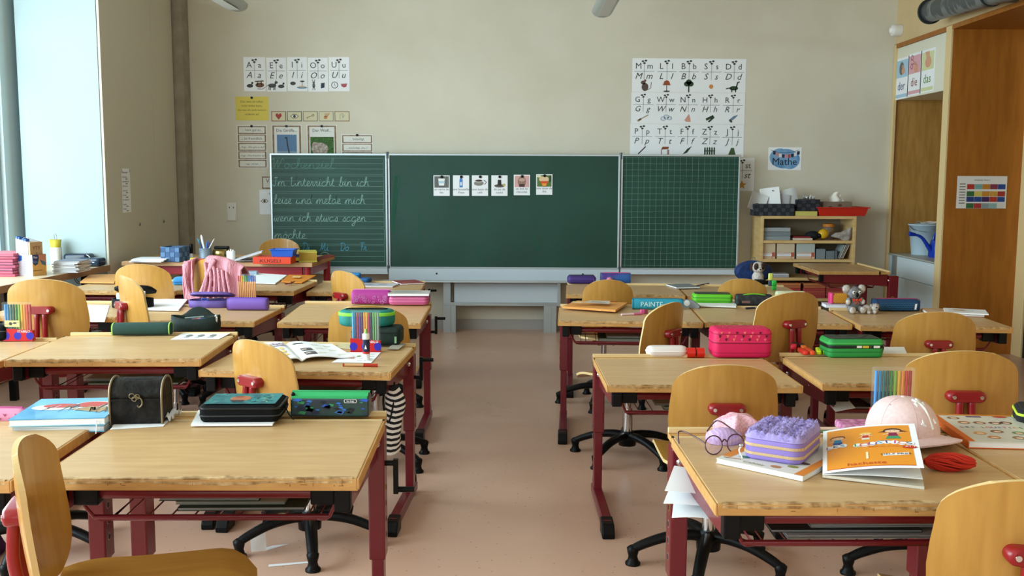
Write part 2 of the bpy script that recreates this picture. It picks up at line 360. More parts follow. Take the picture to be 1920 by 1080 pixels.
# ---------------------------------------------------------------- ceiling lamps
def lamp(x, y1, z, lab):
    r = empty('ceiling_lamp', (x, y1, z), 0, lab, 'lamp', 'long hanging ceiling lamps')
    sh = MB(); rs = []
    for t in (0, 0.02, 0.05, 0.1, 0.6, 3.2, 5.6, 5.65, 5.7):
        e = min(1, 0.55 + 0.45 * min(t, 5.7 - t) / 0.08) if min(t, 5.7 - t) < 0.08 else 1
        rs.append([(0.083 * e * math.cos(a), -t, 0.05 - 0.055 * e * math.sin(a)) for a in [math.pi * k / 12 for k in range(13)]] + [(-0.06 * e, -t, 0.075), (0.06 * e, -t, 0.075)])
    sh.rings(rs, mat('lamp_grey_metal', 'AEB3B0', 0.4, 0.3)); sh.build('housing', r)
    MB().box(-0.04, 0.04, -5.5, -0.2, -0.0065, -0.004, mat('lamp_diffuser', 'DADDD9', 0.4)).build('diffuser', r)
    for y in (-0.6, -5.0): MB().cyl((0, y, 0.07), (0, y, ZC - z), 0.002, STEEL, 6).build('suspension_wire', r)
lamp(PY(1127, 36, 8.0).x, 8.0, PY(1127, 36, 8.0).z, 'right one of the two long grey hanging ceiling lamps, above the chalkboard')
lamp(PY(452, 25, 7.75).x, 7.75, PY(452, 25, 7.75).z, 'left one of the two long grey hanging ceiling lamps, near the wardrobe')
# ---------------------------------------------------------------- duct and sensor on the right wall
du = empty('ventilation_duct', (0, 0, 0), 0, 'grey spiral metal ventilation duct along the right wall above the door recess', 'duct')
GALV = mat('galvanised_steel', '5E6466', 0.45, 0.6, kind='wave', col2='8A9092', scale=9, sx=(0.2, 1, 0.3))
p0 = Vector((3.07, 7.60, 2.60)); p1 = Vector((3.13, 2.0, 2.36))
MB().tube([p0, p1], 0.078, GALV, 28).build('pipe', du)
dd = (p1 - p0).normalized()
MB().tube([p0 - dd * 0.012, p0 + dd * 0.012], 0.094, mat('dark_rubber', '23282A', 0.6), 28).build('end_collar', du)
for t in (0.95, 3.2): MB().tube([p0 + dd * t, p0 + dd * (t + 0.02)], 0.085, mat('dark_rubber'), 24).box(3.16, XR, p0.y - t - 0.02, p0.y - t, 2.5, 2.52, STEEL).build('clamp', du)
q = PX(1690, 57, XR)
se = empty('motion_sensor', (XR - 0.002, q.y, q.z), 0, 'small round white motion sensor high on the right wall', 'sensor')
MB().lathe([(0.05, 0), (0.05, 0.06), (0.046, 0.08), (0.03, 0.082)], WHITE, 20, TR(0, 0, 0, rz=180, ry=90)).build('housing', se)
MB().ball((-0.082, 0, 0), (0.02, 0.028, 0.028), mat('frosted_lens', 'F2F2F0', 0.2)).build('lens', se)
# ---------------------------------------------------------------- socket and switch
q = PY(435, 397, YB)
sw = empty('light_switch', (q.x, YB - 0.001, q.z), 0, 'white double socket and light switch on the wall left of the chalkboard', 'switch')
MB().box(-0.042, 0.042, -0.01, 0, -0.08, 0.08, WHITE).build('frame', sw, 0.002)
MB().box(-0.033, 0.033, -0.016, -0.008, -0.073, -0.006, WHITE).build('rocker', sw, 0.002)
mb = MB(); mb.box(-0.033, -0.002, -0.013, -0.008, 0.008, 0.073, WHITE).box(0.002, 0.033, -0.013, -0.008, 0.008, 0.073, WHITE)
for x in (-0.018, 0.018): mb.box(x - 0.003, x + 0.003, -0.0145, -0.013, 0.03, 0.045, INK)
mb.build('socket', sw)
# ================================================================ HANDWRITING (single-stroke school cursive)
def _g(adv, *st): return (adv, st)
GLY = {
 'a': _g(1.1, [(.85, .85), (.5, 1), (.12, .7), (.1, .25), (.4, 0), (.8, .35), (.88, .95), (.85, .3), (1.1, .05)]),
 'b': _g(1.0, [(0, .1), (.35, 1.0), (.5, 1.9), (.3, 1.95), (.2, 1.2), (.2, .3), (.45, 0), (.75, .3), (.7, .85), (1.0, .85)]),
 'c': _g(.9, [(.8, .8), (.5, 1), (.12, .6), (.2, .12), (.5, 0), (.9, .2)]),
 'd': _g(1.15, [(.85, .85), (.5, 1), (.12, .7), (.1, .25), (.4, 0), (.8, .4), (.98, 1.95)], [(.98, 1.95), (.88, .3), (1.15, .08)]),
 'e': _g(.85, [(0, .15), (.5, .55), (.6, .95), (.35, 1), (.15, .5), (.3, .05), (.85, .15)]),
 'g': _g(1.1, [(.85, .85), (.5, 1), (.12, .7), (.1, .25), (.4, 0), (.8, .35), (.88, .95), (.8, -.5), (.45, -1), (.2, -.7), (1.1, .1)]),
 'h': _g(1.15, [(0, .1), (.4, 1.1), (.5, 1.9), (.3, 1.95), (.2, 1.2), (.2, 0)], [(.2, .3), (.5, .95), (.8, .9), (.85, .25), (1.15, .08)]),
 'i': _g(.6, [(0, .1), (.25, 1), (.25, .2), (.6, .08)], [(.3, 1.35), (.36, 1.45)]),
 'l': _g(.75, [(0, .1), (.4, 1.1), (.5, 1.9), (.3, 1.95), (.2, 1.2), (.25, .15), (.75, .08)]),
 'm': _g(1.7, [(0, .1), (.2, .9), (.25, 0)], [(.25, .4), (.5, 1), (.75, .8), (.78, 0)], [(.78, .4), (1.05, 1), (1.3, .8), (1.35, .2), (1.7, .08)]),
 'n': _g(1.15, [(0, .1), (.2, .9), (.25, 0)], [(.25, .4), (.5, 1), (.78, .8), (.82, .2), (1.15, .08)]),
 'o': _g(1.0, [(.5, 1), (.12, .7), (.12, .25), (.45, 0), (.8, .35), (.75, .85), (.5, 1), (.7, .75), (1.0, .8)]),
 'r': _g(.85, [(0, .1), (.25, 1), (.3, .85), (.55, .9), (.5, .2), (.85, .08)]),
 's': _g(.8, [(0, .1), (.45, 1), (.6, .5), (.5, 0), (.2, .1), (.8, .1)]),
 't': _g(.75, [(0, .1), (.35, 1.7), (.3, .2), (.75, .08)], [(.1, 1.1), (.6, 1.15)]),
 'u': _g(1.15, [(0, .1), (.2, .95), (.2, .25), (.45, 0), (.8, .4), (.85, .95), (.85, .2), (1.15, .08)]),
 'w': _g(1.3, [(0, .1), (.2, .95), (.2, .2), (.45, 0), (.7, .9), (.7, .2), (.95, 0), (1.1, .9), (1.3, .85)]),
 'z': _g(.85, [(.05, .85), (.35, 1), (.65, .75), (.15, 0), (.5, .1), (.85, .1)]),
 'W': _g(2.0, [(.05, 1.7), (.3, 1.95), (.4, .1), (.9, 1.8), (1.0, .1), (1.6, 1.95), (1.9, 1.6)]),
 'I': _g(1.0, [(.2, 1.8), (.7, 1.95), (.95, 1.7)], [(.6, 1.9), (.55, .3), (.2, .05), (-.05, .4)]),
 'U': _g(1.5, [(.05, 1.6), (.3, 1.95), (.25, .4), (.6, 0), (1.1, .6), (1.2, 1.95)], [(1.2, 1.95), (1.15, .3), (1.5, .08)]),
 'D': _g(1.5, [(.1, 1.7), (.5, 1.95), (1.2, 1.7), (1.35, .8), (.8, .05), (.3, .1)], [(.5, 1.9), (.4, .1)]),
 'M': _g(1.9, [(.0, .1), (.3, .4), (.55, 1.9), (.75, .2), (1.35, 1.9), (1.4, .2), (1.8, .1)]),
 'F': _g(1.2, [(.1, 1.8), (.6, 1.95), (1.3, 1.85)], [(.7, 1.9), (.6, .05)], [(.35, 1.0), (1.0, 1.05)]),
 '.': _g(.4, [(.15, .0), (.2, .1), (.12, .08)]), ':': _g(.5, [(.2, .1), (.25, .2)], [(.2, .9), (.25, 1.0)]), ' ': _g(.9),
}
GLY['ö'] = _g(1.0, *(GLY['o'][1] + ([(.35, 1.4), (.4, 1.5)], [(.65, 1.4), (.7, 1.5)])))
def cursive(mb, t, x, y, width, xh, m, M, lw=0.004, z=0.0008, slant=0.1):
    tot = sum(GLY[c][0] for c in t); sx = width / tot; cx = x
    for c in t:
        adv, sts = GLY[c]
        for st in sts:
            pts = smooth_path([(cx + p[0] * sx + slant * p[1] * xh, y + p[1] * xh, 0) for p in st], 5)
            mb.line(pts, lw, m, z, M)
        cx += adv * sx
# ================================================================ CHALKBOARD
YC = 8.55
GREEN = mat('chalkboard_green', '143D31', 0.5, kind='noise', col2='19473A', scale=2.2)
CHALK = mat('chalk_line', '6E948A', 0.9); CHALKW = mat('chalk_white', '8FB5AC', 0.95); CHALKB = mat('chalk_blue', '4F9DB8', 0.95); CHALKD = mat('faint_chalk', '5C8C7E', 0.95); SMEAR = mat('chalk_smear', '20503F', 0.9)
cb = empty('chalkboard', (0, YC, 0), 0, 'wide green folding chalkboard with two wings on an aluminium stand', 'chalkboard')
Z0, Z1 = 0.562, 1.552
def panel(name, x0, x1, y=0.0):
    f = MB(); t = 0.014
    f.box(x0 + t, x1 - t, y, y + 0.014, Z0 + t, Z1 - t, GREEN); o = f.build(name, cb)
    f = MB(); f.box(x0, x1, y - 0.008, y + 0.02, Z1 - t, Z1, ALU).box(x0, x1, y - 0.008, y + 0.02, Z0, Z0 + t, ALU)
    f.box(x0, x0 + t, y - 0.008, y + 0.02, Z0 + t, Z1 - t, ALU).box(x1 - t, x1, y - 0.008, y + 0.02, Z0 + t, Z1 - t, ALU); f.build('frame', o, 0.002); return o
lw_ = panel('left_wing', -2.152, -1.145); cp = panel('middle_panel', -1.135, 0.862); rw = panel('right_wing', 0.872, 1.892)
BM = Matrix.Translation((0, 0, 0)) @ UP
def bz(py): return PY(600, py, YC).z
def bx(px): return PY(px, 400, YC).x
ru = MB()
for k, (ya, yb) in enumerate(((110, 235), (248, 370), (385, 508), (522, 645), (658, 780), (790, 915))):
    x0, x1 = bx(509.5), bx(720); za, zb = bz(270 + ya / 4.154), bz(270 + yb / 4.154)
    for j in range(4):
        z = za + (zb - za) * j / 3; ru.rect(x0, x1, z - 0.0012, z + 0.0012, CHALK, 0.0006, BM)
    for x in (x0, x1): ru.rect(x - 0.001, x + 0.001, zb, za, CHALK, 0.0006, BM)
ru.join(lw_)
wr = MB()
for t, x, w_, yb, m, s in (('Wochenziel:', 130, 510, 190, CHALKD, 1.0), ('Im Unterricht bin ich', 135, 750, 328, CHALKW, .95), ('leise und melde mich', 140, 712, 466, CHALKW, .95),
                    ('wenn ich etwas sagen', 135, 722, 602, CHALKW, .9), ('möchte.', 138, 262, 738, CHALKW, .95), ('Di', 352, 66, 830, CHALKB, .85), ('Mi', 490, 70, 830, CHALKB, .85), ('Do', 645, 76, 830, CHALKB, .85), ('Fr', 800, 60, 828, CHALKB, .85)):
    cursive(wr, t, bx(480 + x / 4.154), bz(270 + yb / 4.154), w_ / 4.154 / 216.5, 0.041 * s, m, BM, 0.0042)
for cx in (405, 530): wr.line([(bx(480 + cx / 4.154) + 0.035 * math.cos(a), bz(270 + 862 / 4.154) + 0.02 * math.sin(a)) for a in [math.pi * k / 10 for k in range(11)]], 0.004, CHALKW, 0.0008, BM)
wr.join(lw_)
gr = MB()
for i in range(19):
    x = 0.915 + i * 0.0515; gr.rect(x, x + 0.0018, Z0 + 0.02, Z1 - 0.02, CHALK, 0.0006, BM)
for i in range(19):
    z = Z0 + 0.035 + i * 0.0515; gr.rect(0.89, 1.875, z, z + 0.0018, CHALK, 0.0006, BM)
gr.join(rw)
sm = MB()
for (x0, y0, x1, y1, ww) in ((743, 330, 738, 436, .03), (752, 330, 742, 400, .012), (785, 400, 787, 470, .008), (900, 460, 903, 500, .012), (860, 380, 858, 420, .008), (1000, 440, 1010, 470, .015), (790, 415, 812, 422, .01)):
    a, c = PY(x0, y0, YC), PY(x1, y1, YC); sm.line([(a.x, a.z), ((a.x + c.x) / 2 - .01, (a.z + c.z) / 2), (c.x, c.z)], ww, SMEAR, 0.0005, BM)
sm.join(cp)
t = MB(); t.box(-1.135, 0.862, -0.02, 0.02, 0.455, Z0, ALUW).box(-1.17, 0.89, -0.13, 0.0, 0.455, 0.463, ALU).box(-1.17, 0.89, -0.13, -0.125, 0.463, 0.475, ALU); t.build('chalk_tray', cb, 0.001)
for x in (-0.72, 0.55): t = MB().lathe([(0.008, 0), (0.008, 0.004)], INK, 12, TR(x, -0.02, 0.52, rx=90)); t.build('bolt', cb)
MB().box(-2.152, -1.145, -0.012, 0.02, 0.512, Z0, ALUW).build('wing_rail', cb, 0.001); MB().box(0.872, 1.892, -0.012, 0.02, 0.52, Z0, ALUW).build('wing_rail', cb, 0.001)
for x in (-1.14, 0.867):
    for z in (Z0 - 0.01, Z1 - 0.02): MB().cyl((x, -0.004, z - 0.02), (x, -0.004, z + 0.035), 0.012, mat('dark_hinge', '566066', 0.4, 0.6), 10).build('hinge', cb)
t = MB(); t.box(-0.57, 0.345, 0.02, 0.1, 0.25, 0.455, ALUW).box(-0.66, 0.36, 0.01, 0.1, 0.235, 0.265, ALU).box(-0.665, -0.60, 0.01, 0.11, 0.235, 0.455, ALU).box(0.33, 0.36, 0.01, 0.11, 0.235, 0.455, ALU); t.build('lower_panel', cb, 0.002)
for x in (-0.61, 0.27): t = MB().box(x - 0.055, x + 0.055, 0.0, 0.15, 0.0, 0.235, ALU).box(x + 0.01, x + 0.012, -0.001, 0.0, 0, 0.235, STEEL); t.build('stand_leg', cb, 0.003)
# six small picture cards with magnets on the middle panel
def card(px, py, lab, pic, words):
    q = PY(px, py, YC - 0.004); r = empty('picture_card', (q.x, YC - 0.006, q.z), 0, lab, 'card', 'picture cards held by magnets on the chalkboard')
    c = MB(UP); w, h = 0.070, 0.088; c.box(-w, w, -h, h, -0.002, 0.0, PAPER)
    pic(c, w, h)
    for i, t in enumerate(words): c.text(t, 0.027, 0, -0.040 - i * 0.027, flat('6F6675'), 0.001, 'c')
    c.build('card', r); MB(UP).lathe([(0.012, 0), (0.012, 0.008), (0.009, 0.01)], BLK, 14, TR(0.002, 0.075, 0.0)).build('magnet', r)
def p_milk(c, w, h): c.rect(-.062, .062, -.018, .08, flat('5F6360'), .0006); [c.rect(x, x + .003, -.018, .08, flat('8A8E88'), .0008) for x in (-.05, -.03, .035, .05)]; c.poly([(-.028, .06), (.028, .06), (.022, 0), (-.022, 0)], flat('F2F4F2'), .001); c.rect(-.026, .026, .02, .04, flat('B9D4E0'), .0013)
def p_bottle(c, w, h): c.poly([(-.014, -.015), (-.014, .05), (-.006, .07), (.006, .07), (.014, .05), (.014, -.015)], flat('4A86C8'), .001); c.rect(-.008, .008, 0, .03, flat('DCE8F2'), .0013)
def p_cup(c, w, h): c.ell(-.01, .02, .042, .022, flat('8B8680'), .0008); c.ell(-.01, .042, .04, .014, flat('EDEAE4'), .001); c.ell(-.01, .042, .03, .009, flat('3A2C24'), .0013); c.line([(.035, .045), (.055, .03), (.04, .01)], .006, flat('34302C'), .001)
def p_cocoa(c, w, h): c.poly([(-.018, 0), (-.014, .05), (.014, .05), (.018, 0)], flat('2E2C2A'), .001); c.ell(0, -.002, .045, .014, flat('5A5248'), .0008); c.ell(.04, .006, .012, .012, flat('C9B66A'), .0012)
def p_choc(c, w, h): c.rect(-.062, .062, -.018, .08, flat('D9A9A6'), .0006); c.ell(0, .03, .036, .045, flat('9A7468'), .0008); c.ell(0, .045, .028, .014, flat('C9A390'), .0012); c.rect(-.024, .024, -.015, .008, flat('4A2E30'), .001)
def p_tea(c, w, h): c.rect(-.062, .062, -.018, .08, flat('5F7A3A'), .0006); c.ell(-.045, .07, .018, .01, flat('E3E0B8'), .0008); c.ell(-.002, .045, .044, .026, flat('E9C9A0'), .0008); c.poly([(-.036, .03), (.034, .03), (.018, -.01), (-.018, -.01)], flat('D9521C'), .001); c.poly([(-.02, .01), (.02, .01), (.014, -.012), (-.014, -.012)], flat('F2A43A'), .0013); c.ell(.05, .05, .012, .03, flat('2E4A22'), .001)
card(828, 348, 'picture card of a glass of milk, leftmost of the six on the chalkboard', p_milk, ['un verre de', 'lait'])
card(864.5, 348, 'picture card of a blue water bottle on the chalkboard', p_bottle, ['une bouteille', "d'eau"])
card(900, 348, 'picture card of a coffee cup with a cream-coloured rim on the chalkboard', p_cup, ['une tasse de', 'café'])
card(936.5, 348, 'picture card of a dark drink with green and black bits on the chalkboard', p_cocoa, ['du jus de', 'cassis'])
card(978.5, 347, 'picture card of a brown mug on a pink ground on the chalkboard', p_choc, ['un bol de', 'chocolat'])
card(1020.5, 346, 'picture card of an orange tea in a cup, rightmost on the chalkboard', p_tea, ['une tasse de', 'thé'])
# ================================================================ POSTERS ON THE BACK WALL
YP = YB - 0.002
def wall_poster(x0, y0, x1, y1, name='poster', Y=YP):
    a, c = PY(x0, y0, Y), PY(x1, y1, Y); w, h = c.x - a.x, a.z - c.z
    r = empty(name, ((a.x + c.x) / 2, Y, (a.z + c.z) / 2)); mb = MB(UP); mb.w, mb.h = w, h; return r, mb
INK2 = flat('3A3834'); BR = flat('6B4428'); GN = flat('26402A'); GY = flat('6C6A66'); OR = flat('C98A3C')
def flower(mb, x, y, s, r):
    for dx, dy in ((-.5, .1), (.5, .3), (0, -.5)): mb.ell(x + dx * s, y + dy * s, .45 * s, .32 * s, INK2, .0012, 8)
def i_blob(c, x, y, s): c.ell(x, y, s * .6, s * .4, GY, .001); c.ell(x + s * .5, y + s * .3, s * .25, s * .2, GY, .001)
def animal(c, x, y, s, col, tail=1, ears=True):
    c.ell(x, y, s * .5, s * .26, col, .001); c.ell(x + s * .5, y + s * .38, s * .2, s * .16, col, .001); c.line([(x + s * .3, y + .1 * s), (x + s * .48, y + s * .38)], s * .16, col, .001)
    for d in (-.38, -.2, .2, .36): c.line([(x + d * s, y - .1 * s), (x + (d - .04) * s, y - .55 * s)], s * .1, col, .001)
    if tail: c.line([(x - s * .45, y + .1 * s), (x - s * .75, y - .1 * s)], s * .06, col, .001)
    if ears: c.poly([(x + s * .42, y + s * .5), (x + s * .45, y + s * .75), (x + s * .54, y + s * .5)], col, .001)
def i_duck(c, x, y, s): c.ell(x, y - .1 * s, s * .4, s * .22, INK2, .001); c.ell(x + s * .3, y + s * .25, s * .13, s * .13, INK2, .001); c.line([(x + .15 * s, y), (x + .3 * s, y + .25 * s)], .1 * s, INK2, .001)
def i_monkey(c, x, y, s): c.ell(x, y, s * .55, s * .3, BR, .001); c.line([(x - .6 * s, y + .45 * s), (x + .5 * s, y + .5 * s)], .12 * s, INK2, .001); [c.line([(x + d * s, y), (x + d * s, y + .5 * s)], .12 * s, flat('9A6A42'), .001) for d in (-.3, .2)]; c.line([(x - .3 * s, y - .45 * s), (x + .3 * s, y - .5 * s), (x + .7 * s, y - .25 * s)], .07 * s, BR, .001)
def i_donkey(c, x, y, s): animal(c, x, y, s, flat('4A4A48'))
def i_hedge(c, x, y, s): c.ell(x, y + .2 * s, s * .35, s * .22, INK2, .001)
def i_island(c, x, y, s): c.ell(x, y - .3 * s, s * .65, s * .14, flat('5C86A8'), .001); c.ell(x, y - .2 * s, s * .4, s * .1, flat('C9B08A'), .0013); c.line([(x, y - .15 * s), (x + .05 * s, y + .4 * s)], .07 * s, BR, .0015); c.ell(x + .05 * s, y + .45 * s, s * .28, s * .1, GN, .0015)
def i_rabbit(c, x, y, s): c.ell(x, y, s * .18, s * .3, GY, .001); c.ell(x, y + .35 * s, s * .14, s * .14, GY, .001); [c.line([(x + d * s, y + .4 * s), (x + 2 * d * s, y + .75 * s)], .08 * s, GY, .001) for d in (-.08, .08)]; [c.line([(x, y - .1 * s), (x + d * s, y - .55 * s)], .08 * s, GY, .001) for d in (-.15, .15)]
def i_book(c, x, y, s): c.poly([(x - .25 * s, y - .35 * s), (x + .2 * s, y - .25 * s), (x + .25 * s, y + .35 * s), (x - .22 * s, y + .3 * s)], flat('1F2E44'), .001)
def i_clock(c, x, y, s): c.ell(x, y, s * .42, s * .42, INK2, .001); c.ell(x, y, s * .34, s * .34, PAPER, .0013); c.line([(x, y + .25 * s), (x, y), (x + .15 * s, y - .18 * s)], .05 * s, INK2, .0016)
def i_melon(c, x, y, s): c.poly([(x - .4 * s, y + .15 * s), (x + .4 * s, y + .2 * s), (x + .3 * s, y - .2 * s), (x, y - .3 * s), (x - .3 * s, y - .15 * s)], flat('B0525A'), .001)
def i_mouse(c, x, y, s): c.ell(x + .1 * s, y - .1 * s, s * .35, s * .42, flat('5A4A44'), .001); c.ell(x - .1 * s, y + .35 * s, s * .24, s * .2, flat('5A4A44'), .001); c.ell(x + .1 * s, y + .55 * s, .13 * s, .13 * s, flat('7A5A50'), .0013); c.line([(x + .35 * s, y - .4 * s), (x + .7 * s, y - .2 * s), (x + .75 * s, y + .4 * s)], .06 * s, flat('5A4A44'), .001)
def i_lamp(c, x, y, s): c.poly([(x - .4 * s, y + .1 * s), (x + .4 * s, y + .1 * s), (x + .25 * s, y + .5 * s), (x, y + .62 * s), (x - .25 * s, y + .5 * s)], flat('9A4F2A'), .001); c.line([(x, y + .1 * s), (x, y - .5 * s)], .07 * s, INK2, .001); c.ell(x, y - .52 * s, .35 * s, .08 * s, INK2, .001)
def i_tree(c, x, y, s): [c.ell(x + dx * s, y + dy * s, .3 * s, .26 * s, GN, .001) for dx, dy in ((-.2, .25), (.2, .25), (0, .45))]; c.line([(x, y + .2 * s), (x, y - .6 * s)], .14 * s, INK2, .001)
def i_sun(c, x, y, s): c.ell(x, y, .22 * s, .22 * s, flat('D98F4A'), .001)
def i_dino(c, x, y, s): c.ell(x, y - .15 * s, .45 * s, .22 * s, GN, .001); c.line([(x + .25 * s, y - .1 * s), (x + .4 * s, y + .45 * s), (x + .6 * s, y + .5 * s)], .14 * s, GN, .001); c.line([(x - .3 * s, y - .1 * s), (x - .8 * s, y - .2 * s)], .1 * s, GN, .001); [c.line([(x + d * s, y - .2 * s), (x + d * s, y - .55 * s)], .12 * s, GN, .001) for d in (-.2, .2)]
def i_fork(c, x, y, s): c.line([(x - .5 * s, y - .25 * s), (x + .6 * s, y + .35 * s)], .12 * s, flat('B0A080'), .001); c.line([(x - .6 * s, y - .35 * s), (x - .2 * s, y - .1 * s)], .24 * s, flat('B0A080'), .001)
def i_cloud(c, x, y, s): [c.ell(x + dx * s, y + dy * s, r * s, r * .8 * s, flat('5A7A98'), .001) for dx, dy, r in ((-.3, -.05, .3), (.05, .12, .33), (.4, 0, .28))]; [c.ell(x + dx * s, y + dy * s, (r - .05) * s, (r - .05) * .8 * s, flat('D5E0EA'), .0014) for dx, dy, r in ((-.3, -.05, .3), (.05, .12, .33), (.4, 0, .28))]
def i_nose(c, x, y, s): c.poly([(x + .1 * s, y + .5 * s), (x - .4 * s, y - .2 * s), (x - .2 * s, y - .38 * s), (x + .3 * s, y - .4 * s), (x + .25 * s, y)], flat('D69A88'), .001)
def i_pants(c, x, y, s): c.poly([(x - .5 * s, y), (x + .3 * s, y + .4 * s), (x + .5 * s, y + .1 * s), (x - .1 * s, y - .45 * s), (x - .25 * s, y - .3 * s), (x + .1 * s, y), (x - .4 * s, y - .25 * s)], GN, .001)
def i_rocket(c, x, y, s): c.poly([(x - .3 * s, y - .4 * s), (x + .3 * s, y + .1 * s), (x + .6 * s, y + .45 * s), (x + .1 * s, y + .3 * s), (x - .45 * s, y - .15 * s)], flat('7088A0'), .001); c.line([(x - .3 * s, y - .1 * s), (x - .1 * s, y - .4 * s)], .18 * s, INK2, .0013)
def i_brush(c, x, y, s): c.line([(x - .4 * s, y - .4 * s), (x + .4 * s, y + .4 * s)], .12 * s, INK2, .001)
def i_table(c, x, y, s): c.poly([(x - .4 * s, y + .1 * s), (x + .35 * s, y + .15 * s), (x + .45 * s, y + .4 * s), (x - .25 * s, y + .4 * s)], flat('8A4A28'), .001); [c.line([(x + d * s, y + .1 * s), (x + d * s, y - .45 * s)], .08 * s, flat('8A4A28'), .001) for d in (-.36, .3, .42)]
def i_feather(c, x, y, s): c.poly([(x - .5 * s, y - .4 * s), (x, y - .2 * s), (x + .5 * s, y + .5 * s), (x, y + .2 * s)], GN, .001)
def i_fence(c, x, y, s): [c.poly([(x + d * s - .08 * s, y - .4 * s), (x + d * s + .08 * s, y - .4 * s), (x + d * s + .08 * s, y + .3 * s), (x + d * s, y + .45 * s), (x + d * s - .08 * s, y + .3 * s)], GN, .001) for d in (-.5, -.25, 0, .25, .5)]; c.rect(x - .6 * s, x + .6 * s, y - .05 * s, y + .05 * s, GN, .0012)
def i_bush(c, x, y, s): c.poly([(x - .4 * s, y - .4 * s), (x + .4 * s, y - .4 * s), (x + .2 * s, y + .35 * s), (x - .1 * s, y + .35 * s)], flat('3E5A34'), .001)
def letter_card(px0, py0, px1, py1, up, lo, icons, lab, grp, Y=YP):
    r, c = wall_poster(px0, py0, px1, py1, 'letter_card', Y); w, h = c.w / 2, c.h / 2; s = c.h
    c.box(-w, w, -h, h, -0.0012, 0.0, PAPER); c.text(up, s * .25, -w * .48, h * .38, INK2, .001); c.text(lo, s * .24, w * .48, h * .38, INK2, .001)
    c.line([(-w * .85, h * .22), (w * .85, h * .22)], .003, GY, .001); c.line([(0, h * .66), (0, -h * .25)], .003, GY, .001); flower(c, 0, h * .8, s * .09, 0)
    c.text(up, s * .26, -w * .5, -h * .22, INK2, .001, 'c', None, .3); c.text(lo, s * .26, w * .4, -h * .22, INK2, .001, 'c', None, .3)
    for k, ic in enumerate(icons): ic(c, (-w * .45 + w * .9 * k) if len(icons) > 1 else 0.0, -h * .64, s * .29 if len(icons) == 1 else s * .24)
    tag(r, lab, 'poster', grp); c.build('sheet', r)
vw = [('A', 'a', (i_duck, i_monkey), 'duck and a climbing animal'), ('E', 'e', (i_donkey, i_duck), 'donkey and a duck'), ('I', 'i', (i_hedge, i_island), 'hedgehog and an island'), ('O', 'o', (i_rabbit, i_book), 'hare and a dark book'), ('U', 'u', (i_clock, i_melon), 'clock and a red slice')]
xs = [456, 499, 538, 577, 616, 656]
for k, (U_, l_, ic, d_) in enumerate(vw):
    letter_card(xs[k], 107 + (k % 2), xs[k + 1] - 0.3, 171 + (k % 2), U_, l_, ic, '%s %s letter poster with a %s' % (U_, l_, d_), 'vowel posters on the back wall', YP - 0.0004 * (k % 2))
cons = [[('M', 'm', i_mouse, 'mouse'), ('L', 'l', i_lamp, 'table lamp'), ('B', 'b', i_tree, 'tree'), ('S', 's', i_sun, 'small sun'), ('D', 'd', i_dino, 'dinosaur')],
        [('G', 'g', i_fork, 'fork'), ('W', 'w', i_cloud, 'cloud'), ('N', 'n', i_nose, 'nose'), ('H', 'h', i_pants, 'pair of trousers'), ('R', 'r', i_rocket, 'rocket')],
        [('P', 'p', i_brush, 'brush'), ('T', 't', i_table, 'table'), ('F', 'f', i_feather, 'feather'), ('Z', 'z', i_fence, 'fence'), ('J', 'j', i_bush, 'green jacket')]]
cxs = [[1186, 1230, 1271, 1313, 1355, 1398], [1184, 1228, 1270, 1311, 1353, 1396], [1182, 1226, 1268, 1310, 1352, 1394]]; cys = [109, 173, 232, 293]
for j in range(3):
    for k in range(5):
        U_, l_, ic, d_ = cons[j][k]
        letter_card(cxs[j][k], cys[j] + k * 0.4, cxs[j][k + 1] - 0.3, cys[j + 1] + k * 0.4 - 0.3, U_, l_, (ic,), 'white letter poster %s %s showing a %s' % (U_, l_, d_), 'consonant posters on the back wall', YP - 0.0004 * ((j + k) % 2))
def i_star(c, x, y, s): c.poly([(x + (s * .5 if k % 2 == 0 else s * .22) * math.sin(k * math.pi / 5), y + (s * .5 if k % 2 == 0 else s * .22) * math.cos(k * math.pi / 5)) for k in range(10)], flat('C9952E'), .001)
letter_card(1370, 296, 1413, 358, 'St', 'st', (i_star,), 'letter poster St st with a yellow star, right edge of the chalkboard', None)
# yellow saying
r, c = wall_poster(441, 181, 504, 226); w, h = c.w / 2, c.h / 2; c.box(-w, w, -h, h, -.001, 0, mat('yellow_paper', 'E3D064', 0.8))
for i, t in enumerate(['Das, was ich selbst', 'nicht leiden kann,', 'das tue ich auch keinem', 'anderen an!']): c.text(t, .026, 0, h * .5 - i * .036, flat('7A6A2A'), .001)
tag(r, 'yellow paper with a typed saying pinned to the back wall', 'poster'); c.build('sheet', r); MB(UP).lathe([(.011, 0), (.011, .006)], BLK, 12, TR(0, h * .9, 0)).build('magnet', r)
def i_heart(c, s): c.poly([(0, -s * .55), (-s * .5, .05 * s), (-s * .45, .4 * s), (-s * .2, .5 * s), (0, .25 * s), (s * .2, .5 * s), (s * .45, .4 * s), (s * .5, .05 * s)], flat('A8302C'), .0012)
def i_eye(c, s): c.poly([(-s * .7, 0), (-s * .3, .35 * s), (s * .3, .35 * s), (s * .7, 0), (s * .3, -.35 * s), (-s * .3, -.35 * s)], flat('7A6A4A'), .001); c.poly([(-s * .55, 0), (-s * .25, .25 * s), (s * .25, .25 * s), (s * .55, 0), (s * .25, -.25 * s), (-s * .25, -.25 * s)], flat('E8E6DC'), .0013); c.ell(0, 0, .22 * s, .24 * s, INK2, .0016)
